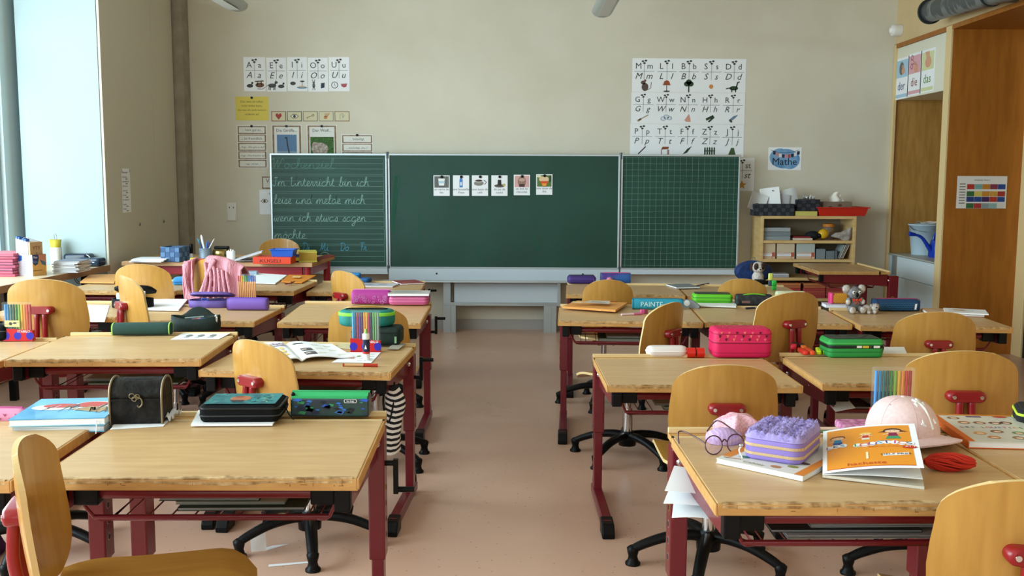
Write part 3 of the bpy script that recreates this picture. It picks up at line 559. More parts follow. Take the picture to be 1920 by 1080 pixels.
def i_key(c, s): c.line([(-s * .6, -s * .25), (s * .3, s * .1)], s * .1, flat('8A6A3A'), .0012); c.ell(s * .45, s * .16, .2 * s, .2 * s, flat('8A6A3A'), .0012); c.ell(s * .45, s * .16, .1 * s, .1 * s, flat('DDD8C4'), .0015); c.line([(-s * .5, -.2 * s), (-s * .45, -.42 * s)], .1 * s, flat('8A6A3A'), .0012)
def i_hand(c, s): c.ell(-.1 * s, -.2 * s, .3 * s, .25 * s, flat('C8895A'), .0012); [c.line([(-.1 * s + d * s, -.1 * s), (d * 1.6 * s + .1 * s, .5 * s)], .1 * s, flat('C8895A'), .0012) for d in (-.15, 0, .15, .28)]
def i_ear(c, s): c.line([(-.3 * s, -.5 * s), (-.3 * s, .3 * s), (.1 * s, .45 * s), (.35 * s, .1 * s), (.1 * s, -.3 * s)], .06 * s, flat('6A6A62'), .0012); c.line([(0, .25 * s), (.15 * s, 0), (0, -.15 * s)], .06 * s, flat('6A6A62'), .0012)
for k, (ic, bc, nm) in enumerate(((i_heart, '8A4A3A', 'red heart in a brown border'), (i_eye, '3E5A44', 'staring eye in a green border'), (i_key, '8A8262', 'golden key'), (i_hand, '96907A', 'raised hand'), (i_ear, '8A6A4A', 'thin outlined ear'))):
    x0 = 508.5 + k * 29.7; r, c = wall_poster(x0, 208.5, x0 + 28, 227.5, 'picture_card'); w, h = c.w / 2, c.h / 2
    c.box(-w, w, -h, h, -.001, 0, flat(bc)); c.rect(-w + .006, w - .006, -h + .006, h - .006, mat('aged_card', 'D9D2B0', 0.8), .0006); ic(c, c.h * .62)
    tag(r, 'small card with a %s above the left chalkboard wing' % nm, 'card', 'small picture cards on the back wall'); c.build('card', r)
AG = mat('brown_aged_border', 'A58A6C', 0.8, kind='noise', col2='7F6448', scale=30)
def strips(x0, y0, x1, n, hh, words, lab):
    r, c = wall_poster(x0, y0, x1, y0 + n * hh + 2); w, h = c.w / 2, c.h / 2; c.box(-w, w, -h, h, -.001, 0, PAPER); st = (2 * h) / (n + .06)
    for i in range(n):
        t = h - .006 - i * st; c.rect(-w + .006, w - .006, t - st * .93, t, AG, .0006); c.rect(-w + .018, w - .018, t - st * .82, t - st * .12, flat('E3E0D6'), .001); c.text(words[i], .030 if len(words[i]) < 20 else .021, 0, t - st * .6, INK2, .0014)
    tag(r, lab, 'poster'); c.build('sheet', r); MB(UP).lathe([(.011, 0), (.011, .006)], BLK, 12, TR(0, h * .96, 0.002)).build('magnet', r)
strips(444, 235, 501.5, 5, 15.6, ['... hört gut zu.', '... ist freundlich.', '... fragt: „Wie geht es dir?"', '... fragt: „Was brauchst du?"', '... sagt: „Ich bin ..."'], 'paper with five brown framed listening rules left of the chalkboard')
strips(640, 252, 700, 4, 15.6, ['... beleidigt.', '... beschuldigt: „Du...!"', '... droht.', '... schimpft.'], 'paper with framed scolding phrases, partly hidden behind the left chalkboard wing')
for x0, ti, lab in ((509, 'Die Giraffe...', 'framed giraffe picture sheet above the left chalkboard wing'), (575, 'Der Wolf...', 'framed wolf picture sheet above the left chalkboard wing')):
    r, c = wall_poster(x0, 234, x0 + 58, 320); w, h = c.w / 2, c.h / 2; c.box(-w, w, -h, h, -.001, 0, PAPER); c.rect(-w + .006, w - .006, -h + .006, h - .006, AG, .0005); c.rect(-w + .022, w - .022, -h + .02, h - .018, flat('E3E2DC'), .0008); c.text(ti, .036, 0, h - .06, INK, .0014)
    yt = h - .085 - (0 if 'Gir' in ti else .02)
    if 'Gir' in ti:
        c.rect(-w + .045, w - .045, -.1, yt, flat('5B7FA6'), .001); c.rect(-w + .045, w - .045, -.1, -.03, flat('8FA3B0'), .0012); c.line([(-.0, yt - .03), (.006, yt - .09), (.02, -.05), (.045, -.09)], .011, flat('2B2E33'), .0016); c.ell(-.005, yt - .028, .014, .007, flat('2B2E33'), .0016); c.ell(.05, -.1, .03, .05, flat('2B2E33'), .0015)
    else:
        c.rect(-w + .03, w - .03, -.1, yt, mat('meadow_photo', '4E7A34', 0.7, kind='noise', col2='2E4A24', scale=60), .001); c.ell(-.02, -.01, .075, .055, mat('wolf_photo_fur', '8A6A58', 0.7, kind='noise', col2='C9C2BA', scale=50), .0014); c.ell(-.06, .02, .03, .03, MATS['wolf_photo_fur'], .0016)
    tag(r, lab, 'poster', 'framed animal sheets'); c.build('sheet', r); MB(UP).lathe([(.011, 0), (.011, .006)], BLK, 12, TR(0, h * .94, 0.002)).build('magnet', r)
r, c = wall_poster(486, 356, 520, 402); w, h = c.w / 2, c.h / 2; c.box(-w, w, -h, h, -.001, 0, PAPER)
M_ = TR(-w + .045, .01, 0); c2 = MB(UP @ M_); i_eye(c2, .05); c.line([(-w + .09, h * .8), (-w + .09, h * .6)], .004, INK2, .001); tag(r, 'white sheet with a drawn eye behind the chalkboard edge by the switch', 'poster'); c.build('sheet', r); c2.build('eye_drawing', r)
r, c = wall_poster(491, 331, 520, 354); w, h = c.w / 2, c.h / 2; c.box(-w, w, -h, h, -.001, 0, AG); c.rect(-w + .01, w - .01, -h + .01, h - .01, flat('DDD9CC'), .0008); c.text('V', .05, -w + .05, 0, INK2, .0012); tag(r, 'small brown framed card half hidden behind the chalkboard edge', 'card'); c.build('card', r)
# Mathe sign
r, c = wall_poster(1441, 276, 1502, 319, 'sign'); w, h = c.w / 2, c.h / 2; c.box(-w, w, -h, h, -.001, 0, PAPER)
wc = mat('watercolour_blue', '8DB6D8', 0.8, kind='noise', col2='5E93C4', scale=12)
c.ell(0, 0, w * .9, h * .86, wc, .0008, 26); c.ell(-w * .3, .01, w * .62, h * .8, wc, .0009); c.ell(w * .3, -.01, w * .6, h * .82, wc, .001)
for k in range(9):
    x = -w * .72 + k * w * .18; y = h * .66 - .03 * (1 - ((k - 4) / 4) ** 2); c.poly([(x, y), (x + .024, y), (x + .022, y - .03), (x + .002, y - .03)], flat(('1E2A44', 'C98A86', 'E6DCD8', '1E2A44', 'D88A9A', 'B0503C', '1E2A44', 'E6E2DC', '1E2A44')[k]), .0014)
c.line([(-w * .85, h * .75), (-w * .4, h * .55), (0, h * .5), (w * .4, h * .56), (w * .85, h * .78)], .003, INK, .0012); c.text('Mathe', .088, 0, -h * .55, INK, .0016)
tag(r, 'white sign reading Mathe on a blue watercolour ground above the shelf', 'sign'); c.build('sheet', r)
# ================================================================ DESKS
def make_desk(name, x, y, h, rz, label, tilt=0, w=0.70, d=0.60, crank=1):
    # origin: floor under the middle of the front edge; the pupil sits at -y
    r = empty(name, (x, y, 0), rz, label, 'desk', 'adjustable pupil desks')
    hw = w / 2; T = TR(0, 0, h, rx=tilt)
    t = MB(T); dt = d - 0.085
    t.box(-hw, hw, 0.0, dt, -0.024, 0.0, DESK)
    top = t.build('tabletop', r, 0.0025)
    # solid wood lipping at the front and sides, chipped along the upper front edge
    e = MB(T); e.box(-hw, hw, -0.006, 0.0, -0.026, -0.0012, EDGE).box(-hw - 0.005, -hw, -0.006, dt, -0.026, -0.001, EDGE).box(hw, hw + 0.005, -0.006, dt, -0.026, -0.001, EDGE)
    e.build('edge_lipping', top, 0.002)
    rnd = random.Random(int(x * 1000) + int(y * 77)); c = MB(T); n = 64; a = 0.0; va = []
    for i in range(n + 1):
        a = 0.6 * a + rnd.uniform(-0.003, 0.003); xx = -hw + 0.01 + (w - 0.02) * i / n
        k = max(0.0, 0.004 + 0.011 * math.sin(math.pi * i / n) * (0.5 + 0.5 * math.sin(i * 0.21 + x * 9)) + a)
        va += [(xx, -0.0065, -0.007 - 0.5 * k), (xx, -0.0055, 0.0006), (xx, k, 0.0006)]
    fs = []
    for i in range(n): q = 3 * i; fs += [(q, q + 3, q + 4, q + 1), (q + 1, q + 4, q + 5, q + 2)]
    c.add(va, fs, CHIP)
    for i in range(16):
        xx = rnd.uniform(-hw + 0.03, hw - 0.03); z0 = rnd.uniform(-0.02, -0.010); c.box(xx, xx + rnd.uniform(0.0006, 0.0016) * (1 if i % 4 else 9), -0.0068, -0.0058, z0, z0 + (rnd.uniform(0.003, 0.008) if i % 4 else 0.0012), SCR)
    c.build('worn_edge', top)
    g = MB(T); g.box(-hw, hw, dt, dt + 0.006, -0.022, -0.004, mat('red_brown_gap', '6E3320', 0.6)).build('gap_strip', r)
    p = MB(T); p.box(-hw, hw, dt + 0.006, d, -0.024, -0.008, EDGE).box(-hw, hw, d - 0.014, d, -0.008, 0.006, LE).box(-hw, hw, dt + 0.006, dt + 0.016, -0.008, -0.001, LE)
    for s in (-1, 1): p.box(s * hw - 0.003, s * hw + 0.003, dt, dt + 0.012, -0.022, 0.001, BLK)
    p.build('pencil_tray', r, 0.0015)
    for s in (-1, 1):
        a = MB(T)
        va = [(s * (hw - 0.035) + q, yy, zz) for q in (-0.015, 0.015) for yy, zz in ((0.035, -0.026), (0.035, -0.085), (0.52, -0.115), (0.52, -0.026))]
        a.add(va, [(0, 1, 2, 3), (4, 7, 6, 5), (0, 4, 5, 1), (1, 5, 6, 2), (2, 6, 7, 3), (3, 7, 4, 0)], RED); ao = a.build('side_arm', r, 0.003)
        MB(T).box(s * (hw - 0.035) - 0.018, s * (hw - 0.035) + 0.018, 0.006, 0.038, -0.082, -0.026, BLK).build('end_cap', ao, 0.004)
        l = MB(); cx = s * (hw - 0.0225)
        l.box(cx - 0.0225, cx + 0.0225, 0.525, 0.595, 0.30, h - 0.035, RED); l.box(cx - 0.017, cx + 0.017, 0.533, 0.587, 0.05, 0.31, RED); hl = l.beveled(0.004)
        for k in range(4 if h - 0.3 > 0.3 else 3):
            zz = h - 0.20 - k * 0.045; hl.lathe([(0.0105, 0), (0.0105, 0.0008)], mat('brass_ring', 'C9A84A', 0.4, 0.5) if k == 0 else mat('hole_rim', 'A8888A', 0.5), 14, TR(cx + s * 0.0225, 0.555, zz, ry=90 * s))
            hl.lathe([(0.008, 0), (0.008, 0.0014)], INK, 12, TR(cx + s * 0.0225, 0.555, zz, ry=90 * s))
        hl.lathe([(0.012, 0), (0.011, 0.003), (0.006, 0.006)], CHR, 14, TR(cx - 0.0, 0.5255, h - 0.07, rx=90)); hl.build('leg', r)
        fb = MB(); fb.box(cx - 0.021, cx + 0.021, 0.15, 0.63, 0.018, 0.055, RED); fo = fb.build('foot_bar', r, 0.006)
        fc = MB(); fc.add([(cx + q, yy, zz) for q in (-0.024, 0.024) for yy, zz in ((0.10, 0), (0.19, 0), (0.20, 0.058), (0.125, 0.052), (0.10, 0.02))], [(0, 1, 2, 3, 4), (9, 8, 7, 6, 5), (0, 5, 6, 1), (1, 6, 7, 2), (2, 7, 8, 3), (3, 8, 9, 4), (4, 9, 5, 0)], BLK); fc.build('foot_cap', fo, 0.005)
        MB().tube(smooth_path([(cx, 0.585, 0.012), (cx, 0.645, 0.012), (cx, 0.662, 0.05), (cx, 0.645, 0.085), (cx, 0.615, 0.09)], 4), 0.011, BLK, 8, flat_=1.0).build('foot_cap', fo)
    f = MB(T); f.cyl((-hw + 0.05, 0.07, -0.055), (hw - 0.05, 0.07, -0.055), 0.014, RED, 12); f.build('cross_tube', r)
    for s in (-1, 1): MB(T).box(s * (hw - 0.085) - 0.028, s * (hw - 0.085) + 0.028, 0.045, 0.095, -0.078, -0.028, BLK).build('tube_clamp', r, 0.004)
    MB(T).box(-hw + 0.045, hw - 0.045, 0.50, 0.525, -0.10, -0.03, RED).build('rear_crossbar', r, 0.003)
    bk = MB(T); zb = -0.135; x0, x1 = -hw + 0.11, hw - 0.11
    bk.tube([(x0, 0.12, zb), (x1, 0.12, zb), (x1, 0.44, zb), (x0, 0.44, zb)], 0.0045, RED, 6, closed=True)
    bk.tube([(x0 - 0.03, 0.10, zb + 0.012), (x1 + 0.03, 0.10, zb + 0.012)], 0.006, RED, 6)
    for k in range(9): q = x0 + (x1 - x0) * (k + 0.5) / 9; bk.tube([(q, 0.10, zb + 0.012), (q, 0.12, zb), (q, 0.44, zb), (q, 0.45, zb + 0.03)], 0.0022, RED, 5)
    for s, xx in ((-1, x0), (1, x1)):
        bk.tube(smooth_path([(xx + s * 0.06, 0.07, -0.05), (xx + s * 0.03, 0.10, zb + 0.012), (xx, 0.12, zb)], 3), 0.0045, RED, 6); bk.tube([(xx, 0.44, zb), (xx + s * 0.05, 0.46, -0.06)], 0.0045, RED, 6)
    bk.build('wire_basket', r)
    if crank:
        k = MB(); zc = h - 0.13; xx = hw; up = 0.075 * crank
        k.cyl((xx - 0.01, 0.55, zc), (xx + 0.032, 0.55, zc), 0.0075, BLK, 10); k.box(xx + 0.022, xx + 0.036, 0.542, 0.558, min(zc, zc + up) - 0.012, max(zc, zc + up) + 0.012, BLK); k.cyl((xx + 0.03, 0.55, zc + up), (xx + 0.08, 0.55, zc + up), 0.008, BLK, 10)
        k.build('crank_handle', r, 0.002)
    return r
D = {}
def desk(key, x, y, h, rz, label, **k): D[key] = (x, y, h, rz, k.get('tilt', 0)); make_desk('pupil_desk', x, y, h, rz, label, **k)
desk('A1', -0.705, 2.10, 0.70, 1.5, 'front left pupil desk beside the aisle holding the black treasure chest', crank=-1)
desk('A1b', -1.455, 2.06, 0.70, 3, 'pupil desk at the lower left corner carrying the blue shark book', crank=0)
desk('A2', -0.815, 3.52, 0.655, -3, 'pupil desk by the aisle with the open workbook and glue stick on it')
desk('A2b', -1.522, 3.55, 0.690, 3, 'pupil desk with the dark green pencil pouch and open mesh case', crank=0)
desk('A2c', -2.31, 3.56, 0.660, 2, 'pupil desk at the left frame edge with the clear marker case', crank=0)
desk('A3', -0.84, 4.81, 0.64, -0.5, 'pupil desk by the aisle with the magenta and pink pencil cases', tilt=2.5)
desk('A3b', -1.69, 4.93, 0.628, -1.5, 'pupil desk holding the two purple pencil cases', crank=0)
desk('A3c', -2.43, 5.02, 0.635, -1, 'pupil desk with a white sheet and open black case between tall chairs', crank=0)
desk('A4', -0.975, 6.12, 0.64, 2, 'pupil desk in the last left row with the dark red notebook', crank=1)
desk('A4b', -1.70, 5.86, 0.675, -2, 'pupil desk with the orange folder and fineliners, in front of the teacher table', crank=0)
desk('A4c', -2.43, 5.92, 0.665, -1, 'pupil desk near the window worktop with the flat blue pencil case', crank=0)
desk('B1', 0.76, 1.985, 0.692, 1.2, 'front right pupil desk carrying glasses, lilac case and orange textbook', crank=0)
desk('B1b', 1.475, 2.01, 0.692, 1.2, 'pupil desk at the right frame edge carrying the second textbook', crank=0)
desk('B2', 0.67, 3.50, 0.615, 1.0, 'right aisle pupil desk with the bright pink double pencil case', crank=0)
desk('B2b', 1.45, 3.52, 0.620, 0.5, 'pupil desk with highlighters and the green double pencil case', crank=0)
desk('B3', 0.545, 4.80, 0.655, -3, 'right aisle pupil desk with the orange folder and turquoise pouch', crank=0)
desk('B3b', 1.262, 4.77, 0.655, -3, 'pupil desk with the lime green pencil case and black pouch', crank=0)
desk('B3c', 1.98, 4.65, 0.66, -3, 'pupil desk carrying the plush koala', crank=0)
desk('B4', 0.635, 5.87, 0.66, -3, 'last right row pupil desk with the purple pencil cases beside the aisle', crank=0)
desk('B4b', 1.36, 5.86, 0.655, -2, 'last right row pupil desk carrying the plush dog', crank=0)
desk('B5', 2.26, 7.76, 0.66, -90, 'empty pupil desk turned sideways in front of the bookshelf', crank=0, w=0.70, d=0.53)
def on(key, px, py, dz=0.0):           # point of that desk's top seen at the pixel
    x, y, h, rz, tl = D[key]; return PZ(px, py, h + dz)
# teacher's table
tt = empty('teacher_table', (-2.2, 7.12, 0), -2.5, 'long teacher table with red steel frame beneath the chalkboard left wing', 'table')
MB().box(-0.70, 0.70, 0, 0.70, 0.705, 0.735, DESK).build('tabletop', tt, 0.003)
MB().box(-0.703, 0.703, -0.004, 0, 0.705, 0.733, mat('beech_lipping', 'CFA070', 0.5)).box(0.70, 0.705, 0, 0.70, 0.705, 0.733, EDGE).build('edge_lipping', tt, 0.001)
REDT = mat('bright_red_metal', 'A82430', 0.35, coat=0.2)
f = MB(); f.box(-0.66, 0.62, 0.04, 0.065, 0.64, 0.705, REDT).box(-0.66, 0.66, 0.63, 0.655, 0.64, 0.705, REDT).box(-0.68, -0.655, 0.06, 0.64, 0.64, 0.705, REDT).box(0.645, 0.67, 0.06, 0.64, 0.64, 0.705, REDT); f.build('apron', tt, 0.002)
for x in (-0.655, 0.655):
    for y in (0.055, 0.645): MB().cyl((x, y, 0.0), (x, y, 0.705), 0.027, REDT, 18).build('leg', tt)
# worktop under the windows
a = PZ(201, 497, 0.72); c_ = PZ(0, 536, 0.72); a = c_ + (a - c_) * ((7.05 - c_.y) / (a.y - c_.y)); dv = (a - c_).normalized(); nv = Vector((-dv.y, dv.x, 0))
if nv.x > 0: nv = -nv
a2 = a + dv * 0.0; e = c_ - dv * 2.4
wt = empty('window_worktop', (0, 0, 0), 0, 'long light worktop running under the windows at the left', 'worktop')
def clampx(p): return Vector((max(p.x, XL + 0.005), p.y, 0))
WT = [(a2.x, a2.y), (e.x, e.y), (XL + 0.13, e.y), (XL + 0.13, 7.05), (-2.98, 7.05)]
WT[0] = (a2.x, min(a2.y, 7.05))
WTM = mat('worktop_laminate', 'D6C3A6', 0.35, kind='noise', col2='CDB897', scale=4)
MB().poly(WT, WTM, 0.685, 0.033).build('board', wt, 0.002)
ed = MB(); q0, q1 = Vector((*WT[0], 0)), Vector((*WT[1], 0)); dn = (q1 - q0).normalized(); nn = Vector((-dn.y, dn.x, 0)); nn = nn if nn.x > 0 else -nn
ed.poly([tuple(q0)[:2], tuple(q1)[:2], tuple(q1 + nn * 0.006)[:2], tuple(q0 + nn * 0.006)[:2]], mat('worktop_front_edge', 'A6805C', 0.5), 0.675, 0.043).build('front_edge', wt)
for k in range(4):
    p = q0 + dn * (0.25 + k * 0.95) - nn * 0.06; MB().box(p.x - 0.02, p.x + 0.02, p.y - 0.02, p.y + 0.02, 0, 0.685, BLK).build('leg', wt)
zW = 0.718
# ================================================================ CHAIRS
def make_chair(x, y, face, bt, w, label, sh=None, seat_rot=0):
    sh = sh if sh else min(bt - 0.36, 0.445)
    r = empty('swivel_chair', (x, y, 0), face - 90, label, 'chair', 'plywood swivel chairs')       # faces +y
    k = w / 0.372
    for a in range(5):
        an = R(90 + 72 * a + 18); dx, dy = math.cos(an), math.sin(an); RR = 0.265
        am = MB(); pts = smooth_path([(0.02 * dx, 0.02 * dy, 0.105), (0.07 * dx, 0.07 * dy, 0.11), (0.15 * dx, 0.15 * dy, 0.10), (0.225 * dx, 0.225 * dy, 0.075), (RR * dx, RR * dy, 0.055)], 4)
        L = len(pts); am.tube(pts, [0.026 - 0.008 * i / L for i in range(L)], BLK, 10, flat_=0.8); ao = am.build('base_arm', r)
        MB().lathe([(0.027, 0.0), (0.027, 0.008), (0.02, 0.014), (0.016, 0.03), (0.02, 0.045), (0.022, 0.06), (0.012, 0.068)], BLK, 14, TR(RR * dx, RR * dy, 0)).build('glide', ao)
    MB().lathe([(0.02, 0.055), (0.042, 0.06), (0.045, 0.10), (0.034, 0.125), (0.03, 0.13)], BLK, 18).build('hub', r)
    MB().cyl((0, 0, 0.05), (0, 0, sh - 0.035), 0.0165, CHR, 16).cyl((0, 0, 0.12), (0, 0, 0.12 + (sh - 0.16) * 0.45), 0.024, CHR, 16).build('gas_column', r)
    m = MB(); m.box(-0.07, 0.07, -0.09, 0.08, sh - 0.04, sh - 0.012, REDP)
    for s in (-1, 1):
        m.tube(smooth_path([(s * 0.05, 0.05, sh - 0.022), (s * 0.045, -0.10, sh - 0.03), (s * 0.035, -0.21, sh - 0.005), (s * 0.022, -0.250, sh + 0.08), (s * 0.018, -0.246, bt - 0.15)], 5), 0.0125, REDP, 10)
    m.build('seat_bracket', r, 0.004)
    st = MB(); ws = 0.19 * k
    def seatf(u, v):
        a = u * 2 - 1; yv = -0.19 + v * 0.40; half = ws * (1 - 0.0 * v)
        cz = (1 - max(0, (abs(v - .5) * 2 - 0.72) / 0.28) ** 2.4 * 0.30) if v > .5 else (1 - max(0, (abs(v - .5) * 2 - 0.6) / 0.4) ** 2 * 0.28)
        z = sh + 0.012 * a * a - 0.035 * max(0, v - .72) ** 1.0 * (v - .72) / .28 * 3.4 * .3 - 0.006 * math.sin(math.pi * v) - (0.03 * ((v - .8) / .2) ** 2 if v > .8 else 0)
        return (a * half * cz, yv, z)
    st.sheet(seatf, 14, 16, 0.011, PLY, PLYE); st.build('seat', r)
    prof = [(0, .50), (.012, .62), (.03, .70), (.06, .78), (.10, .845), (.18, .91), (.30, .955), (.45, .985), (.60, 1.0), (.72, .985), (.82, .94), (.89, .86), (.94, .77), (.98, .65), (1.0, .54)]
    def half(v):
        if v < .3: return .955 * (1 - .50 * (1 - v / .3) ** 2.6)
        for (a, p), (b_, q) in zip(prof, prof[1:]):
            if v <= b_: return p + (q - p) * (v - a) / (b_ - a)
        return prof[-1][1]
    H = 0.315
    vv = [p[0] for p in prof]
    def backf(u, v):
        i = v * (len(vv) - 1); i0 = min(int(i), len(vv) - 2); vr = vv[i0] + (vv[i0 + 1] - vv[i0]) * (i - i0)
        a = u * 2 - 1; hw = half(vr) * 0.186 * k; xx = a * hw
        z = bt - vr * H - 0.010 * a * a * (1 - vr) ** 6
        yy = -0.205 - 0.030 * (1 - vr) ** 1.6 + 0.05 * (xx / 0.186) ** 2 - 0.012 * math.sin(math.pi * vr)
        return (xx, yy, z)
    bk = MB(); bk.sheet(backf, 18, 14 * 2, 0.011, PLY, PLYE); bk.build('backrest', r)
    b_ = MB(); yb = -0.238; n = 12
    def capsule(hw, rr, y0, y1):
        out = []
        for i in range(n + 1): a = -math.pi / 2 + math.pi * i / n; out.append((hw + rr * math.cos(a), rr * math.sin(a)))
        for i in range(n + 1): a = math.pi / 2 + math.pi * i / n; out.append((-hw + rr * math.cos(a), rr * math.sin(a)))
        return out
    zb = bt - 0.143
    b_.rings([[(p[0] * s_, yy, zb + p[1] * s_) for p in capsule(0.042, 0.018, 0, 0)] for yy, s_ in ((-0.229, 1), (-0.254, 1), (-0.259, .94), (-0.262, .82))], REDP); br = b_.build('back_bracket', r)
    sc = MB()
    for s in (-1, 1): sc.lathe([(0.0065, 0), (0.006, 0.002)], CHR, 10, TR(s * 0.042, -0.2622, zb, rx=90))
    sc.build('screws', br)
    return r
CH = [
 (-0.76, 1.955, 15, .84, .33, 'plywood swivel chair at the lower left seen from the side facing right', .508),
 (-1.74, 3.42, 42, .86, .38, 'plywood swivel chair cut by the left frame edge behind the shark book desk'),
 (-0.775, 3.54, 50, .795, .37, 'plywood swivel chair turned sideways behind the treasure chest desk'),
 (-2.19, 4.72, 88, .885, .385, 'tall plywood chair back behind the clear marker case at the left edge'),
 (-1.69, 4.76, 38, .89, .37, 'narrowly seen plywood chair left of the open black pencil case'),
 (-2.19, 5.95, 83, .845, .365, 'plywood chair back right of the window worktop near the open black case'),
 (-1.70, 5.915, 68, .88, .34, 'plywood chair with the pink cardigan hung over its back'),
 (-1.98, 7.98, 275, .84, .345, 'plywood chair behind the teacher table, backrest below the chalk writing'),
 (-0.85, 5.78, 43, .82, .36, 'plywood chair turned sideways left of the magenta pencil case'),
 (-0.68, 4.59, 90, .787, .37, 'plywood chair behind the glue stick and marker case on the aisle desk'),
 (1.00, 2.03, 84, .80, .36, 'plywood swivel chair at the bottom right corner, back to the viewer'),
 (0.67, 3.36, 90, .762, .356, 'plywood swivel chair behind the front right desk with the glasses'),
 (1.405, 3.28, 88, .825, .375, 'plywood swivel chair behind the pink baseball cap'),
 (1.85, 4.55, 90, .775, .38, 'plywood chair back right of the green double pencil case'),
 (1.12, 4.57, 116, .855, .37, 'plywood chair turned slightly left, behind the pink pencil case desk'),
 (0.53, 4.71, 141, .78, .365, 'plywood chair turned left behind the white oval case by the aisle'),
 (0.51, 5.86, 90, .775, .30, 'small plywood chair behind the orange folder by the right aisle'),
 (1.31, 5.85, 82, .785, .29, 'small plywood chair behind the lime green pencil case'),
]
for c in CH: make_chair(*c)
# ================================================================ GENERAL BUILDERS FOR SMALL THINGS
def thing(name, p, rz, label, cat, group=None, z=None):
    return empty(name, (p[0], p[1], p[2] if z is None else z), rz, label, cat, group)
def zipcase(p, rz, w, d, h, body, label, zips=(), top=None, r=0.02, e=None, deco=None, name='pencil_case', taper=0.0, pull=None, bump_top=False):
    o = thing(name, p, rz, label, 'pencil case')
    m = MB(); m.rbox(w, d, 0, h, r, body, e, taper=taper, mtop=None); bo = m.build('body', o)
    for k, (z, hh, mm) in enumerate(zips):
        q = MB(); q.rbox(w + 0.004, d + 0.004, z, z + hh, r + 0.002, mm, min(0.002, hh * .3)); q.build('zipper', o)
    if top: q = MB(); q.rbox(w - 2 * r * .5, d - 2 * r * .5, h - 0.002, h + 0.002, r * .8, top, 0.001); q.build('cover_panel', o)
    if pull: q = MB(); q.box(w / 2 - .02, w / 2 - .012, -d / 2 - .012, -d / 2 - .008, h * .2, h * .55, pull); q.build('zipper_pull', o)
    if deco: q = MB(); deco(q, w, d, h); q.build('print', bo)
    return o
def pouch(p, rz, L, d, h, body, label, zipm=None, deco=None, peak=0.35, name='pencil_pouch', ends=None):
    # soft horizontal pouch: flat base, rounded or peaked upper side
    o = thing(name, p, rz, label, 'pencil case'); n = 16; rs = []
    for t in (0, .015, .05, .12, .5, .88, .95, .985, 1.0):
        s_ = {0: .80, .015: .92, .05: .98, 1.0: .80, .985: .92, .95: .98}.get(t, 1.0); x = -L / 2 + L * t; ring = []
        for k in range(n):
            a = 2 * math.pi * k / n; c, s = math.cos(a), math.sin(a)
            yy = d / 2 * (abs(c) ** .6) * (1 if c > 0 else -1); zz = h / 2 + h / 2 * (abs(s) ** (.6 if s < 0 else .6 + peak)) * (1 if s > 0 else -1)
            yy *= (1 - .45 * max(0, s) ** 2 * peak * 2)
            ring.append((x, yy * s_, max(0.0, h / 2 + (zz - h / 2) * s_) if s > 0 else zz))
        rs.append(ring)
    m = MB(); m.rings(rs, body); bo = m.build('body', o)
    if zipm: q = MB(); q.tube([(-L / 2 * .94, 0, h * .985), (-L / 4, 0, h * 1.0), (L / 4, 0, h * 1.0), (L / 2 * .94, 0, h * .985)], 0.004, zipm, 8); q.box(L / 2 * .9, L / 2 * 1.02, -.003, .003, h * .9, h, zipm); q.build('zipper', o)
    if ends:
        for s in (-1, 1): q = MB(); q.rings([[(s * L / 2 * a, v[1] * 1.03, v[2] * 1.02) for v in rs[4]] for a in (.955, 1.0)], ends, cap=False); q.build('end_trim', o)
    if deco: q = MB(); deco(q, L, d, h); q.build('print', bo)
    return o
def slab(name, p, rz, w, d, h, body, label, cat, cover=None, cover2=None, deco=None, pages=None, group=None, spine=None):
    # a book, notebook or stack of sheets lying flat, p = middle of its base
    o = thing(name, p, rz, label, cat, group); m = MB()
    if cover:
        m.box(-w / 2 + .002, w / 2 - .002, -d / 2 + .002, d / 2 - .002, h * .12, h * .88, pages or PAPER); m.build('pages', o)
        q = MB(); q.box(-w / 2, w / 2, -d / 2, d / 2, h * .88, h, cover).box(-w / 2, w / 2, -d / 2, d / 2, 0, h * .12, cover2 or cover)
        if spine: q.box(-w / 2 - .0015, -w / 2, -d / 2, d / 2, 0, h, spine)
        c = q.build('cover', o)
    else:
        m.box(-w / 2, w / 2, -d / 2, d / 2, 0, h, body); c = m.build('sheets', o)
    if deco: q = MB(TR(0, 0, h + .0004)); deco(q, w, d); q.build('print', c)
    return o
def corners(ps):                      # centre, size and turn of a rectangle seen at 3 floor points: front-left, front-right, back-right or back-left
    a, b, c = ps; w = (b - a).length; return w
def sheet_quad(name, ps, label, cat, m=None, deco=None, th=0.0008, group=None, arch=0.0):
    # thin sheet on four world corners FL, FR, BR, BL
    c = (ps[0] + ps[1] + ps[2] + ps[3]) / 4; o = thing(name, c, 0, label, cat, group)
    q = [p - c for p in ps]; s = MB()
    s.sheet(lambda u, v: (q[0] * (1 - u) + q[1] * u) * (1 - v) + (q[3] * (1 - u) + q[2] * u) * v + Vector((0, 0, th + arch * math.sin(math.pi * u))), 6 if arch else 1, 1, th, m or PAPER); so = s.build('sheet', o)
    if deco:
        ex = q[1] - q[0]; ey = q[3] - q[0]; n = ex.cross(ey).normalized()
        M_ = Matrix(((ex.x, ey.x, n.x, q[0].x + n.x * (th * 2)), (ex.y, ey.y, n.y, q[0].y + n.y * (th * 2)), (ex.z, ey.z, n.z, q[0].z + n.z * (th * 2) + th), (0, 0, 0, 1)))
        d_ = MB(M_); deco(d_); d_.build('print', so)
    return o
def text_lines(mb, n, x0, x1, y0, y1, m, h=.012, seed=1, z=.0004):
    r_ = random.Random(seed)
    for i in range(n):
        y = y0 + (y1 - y0) * i / max(1, n - 1); mb.rect(x0, x0 + (x1 - x0) * r_.uniform(.6, 1), y - h / 2, y + h / 2, m, z)
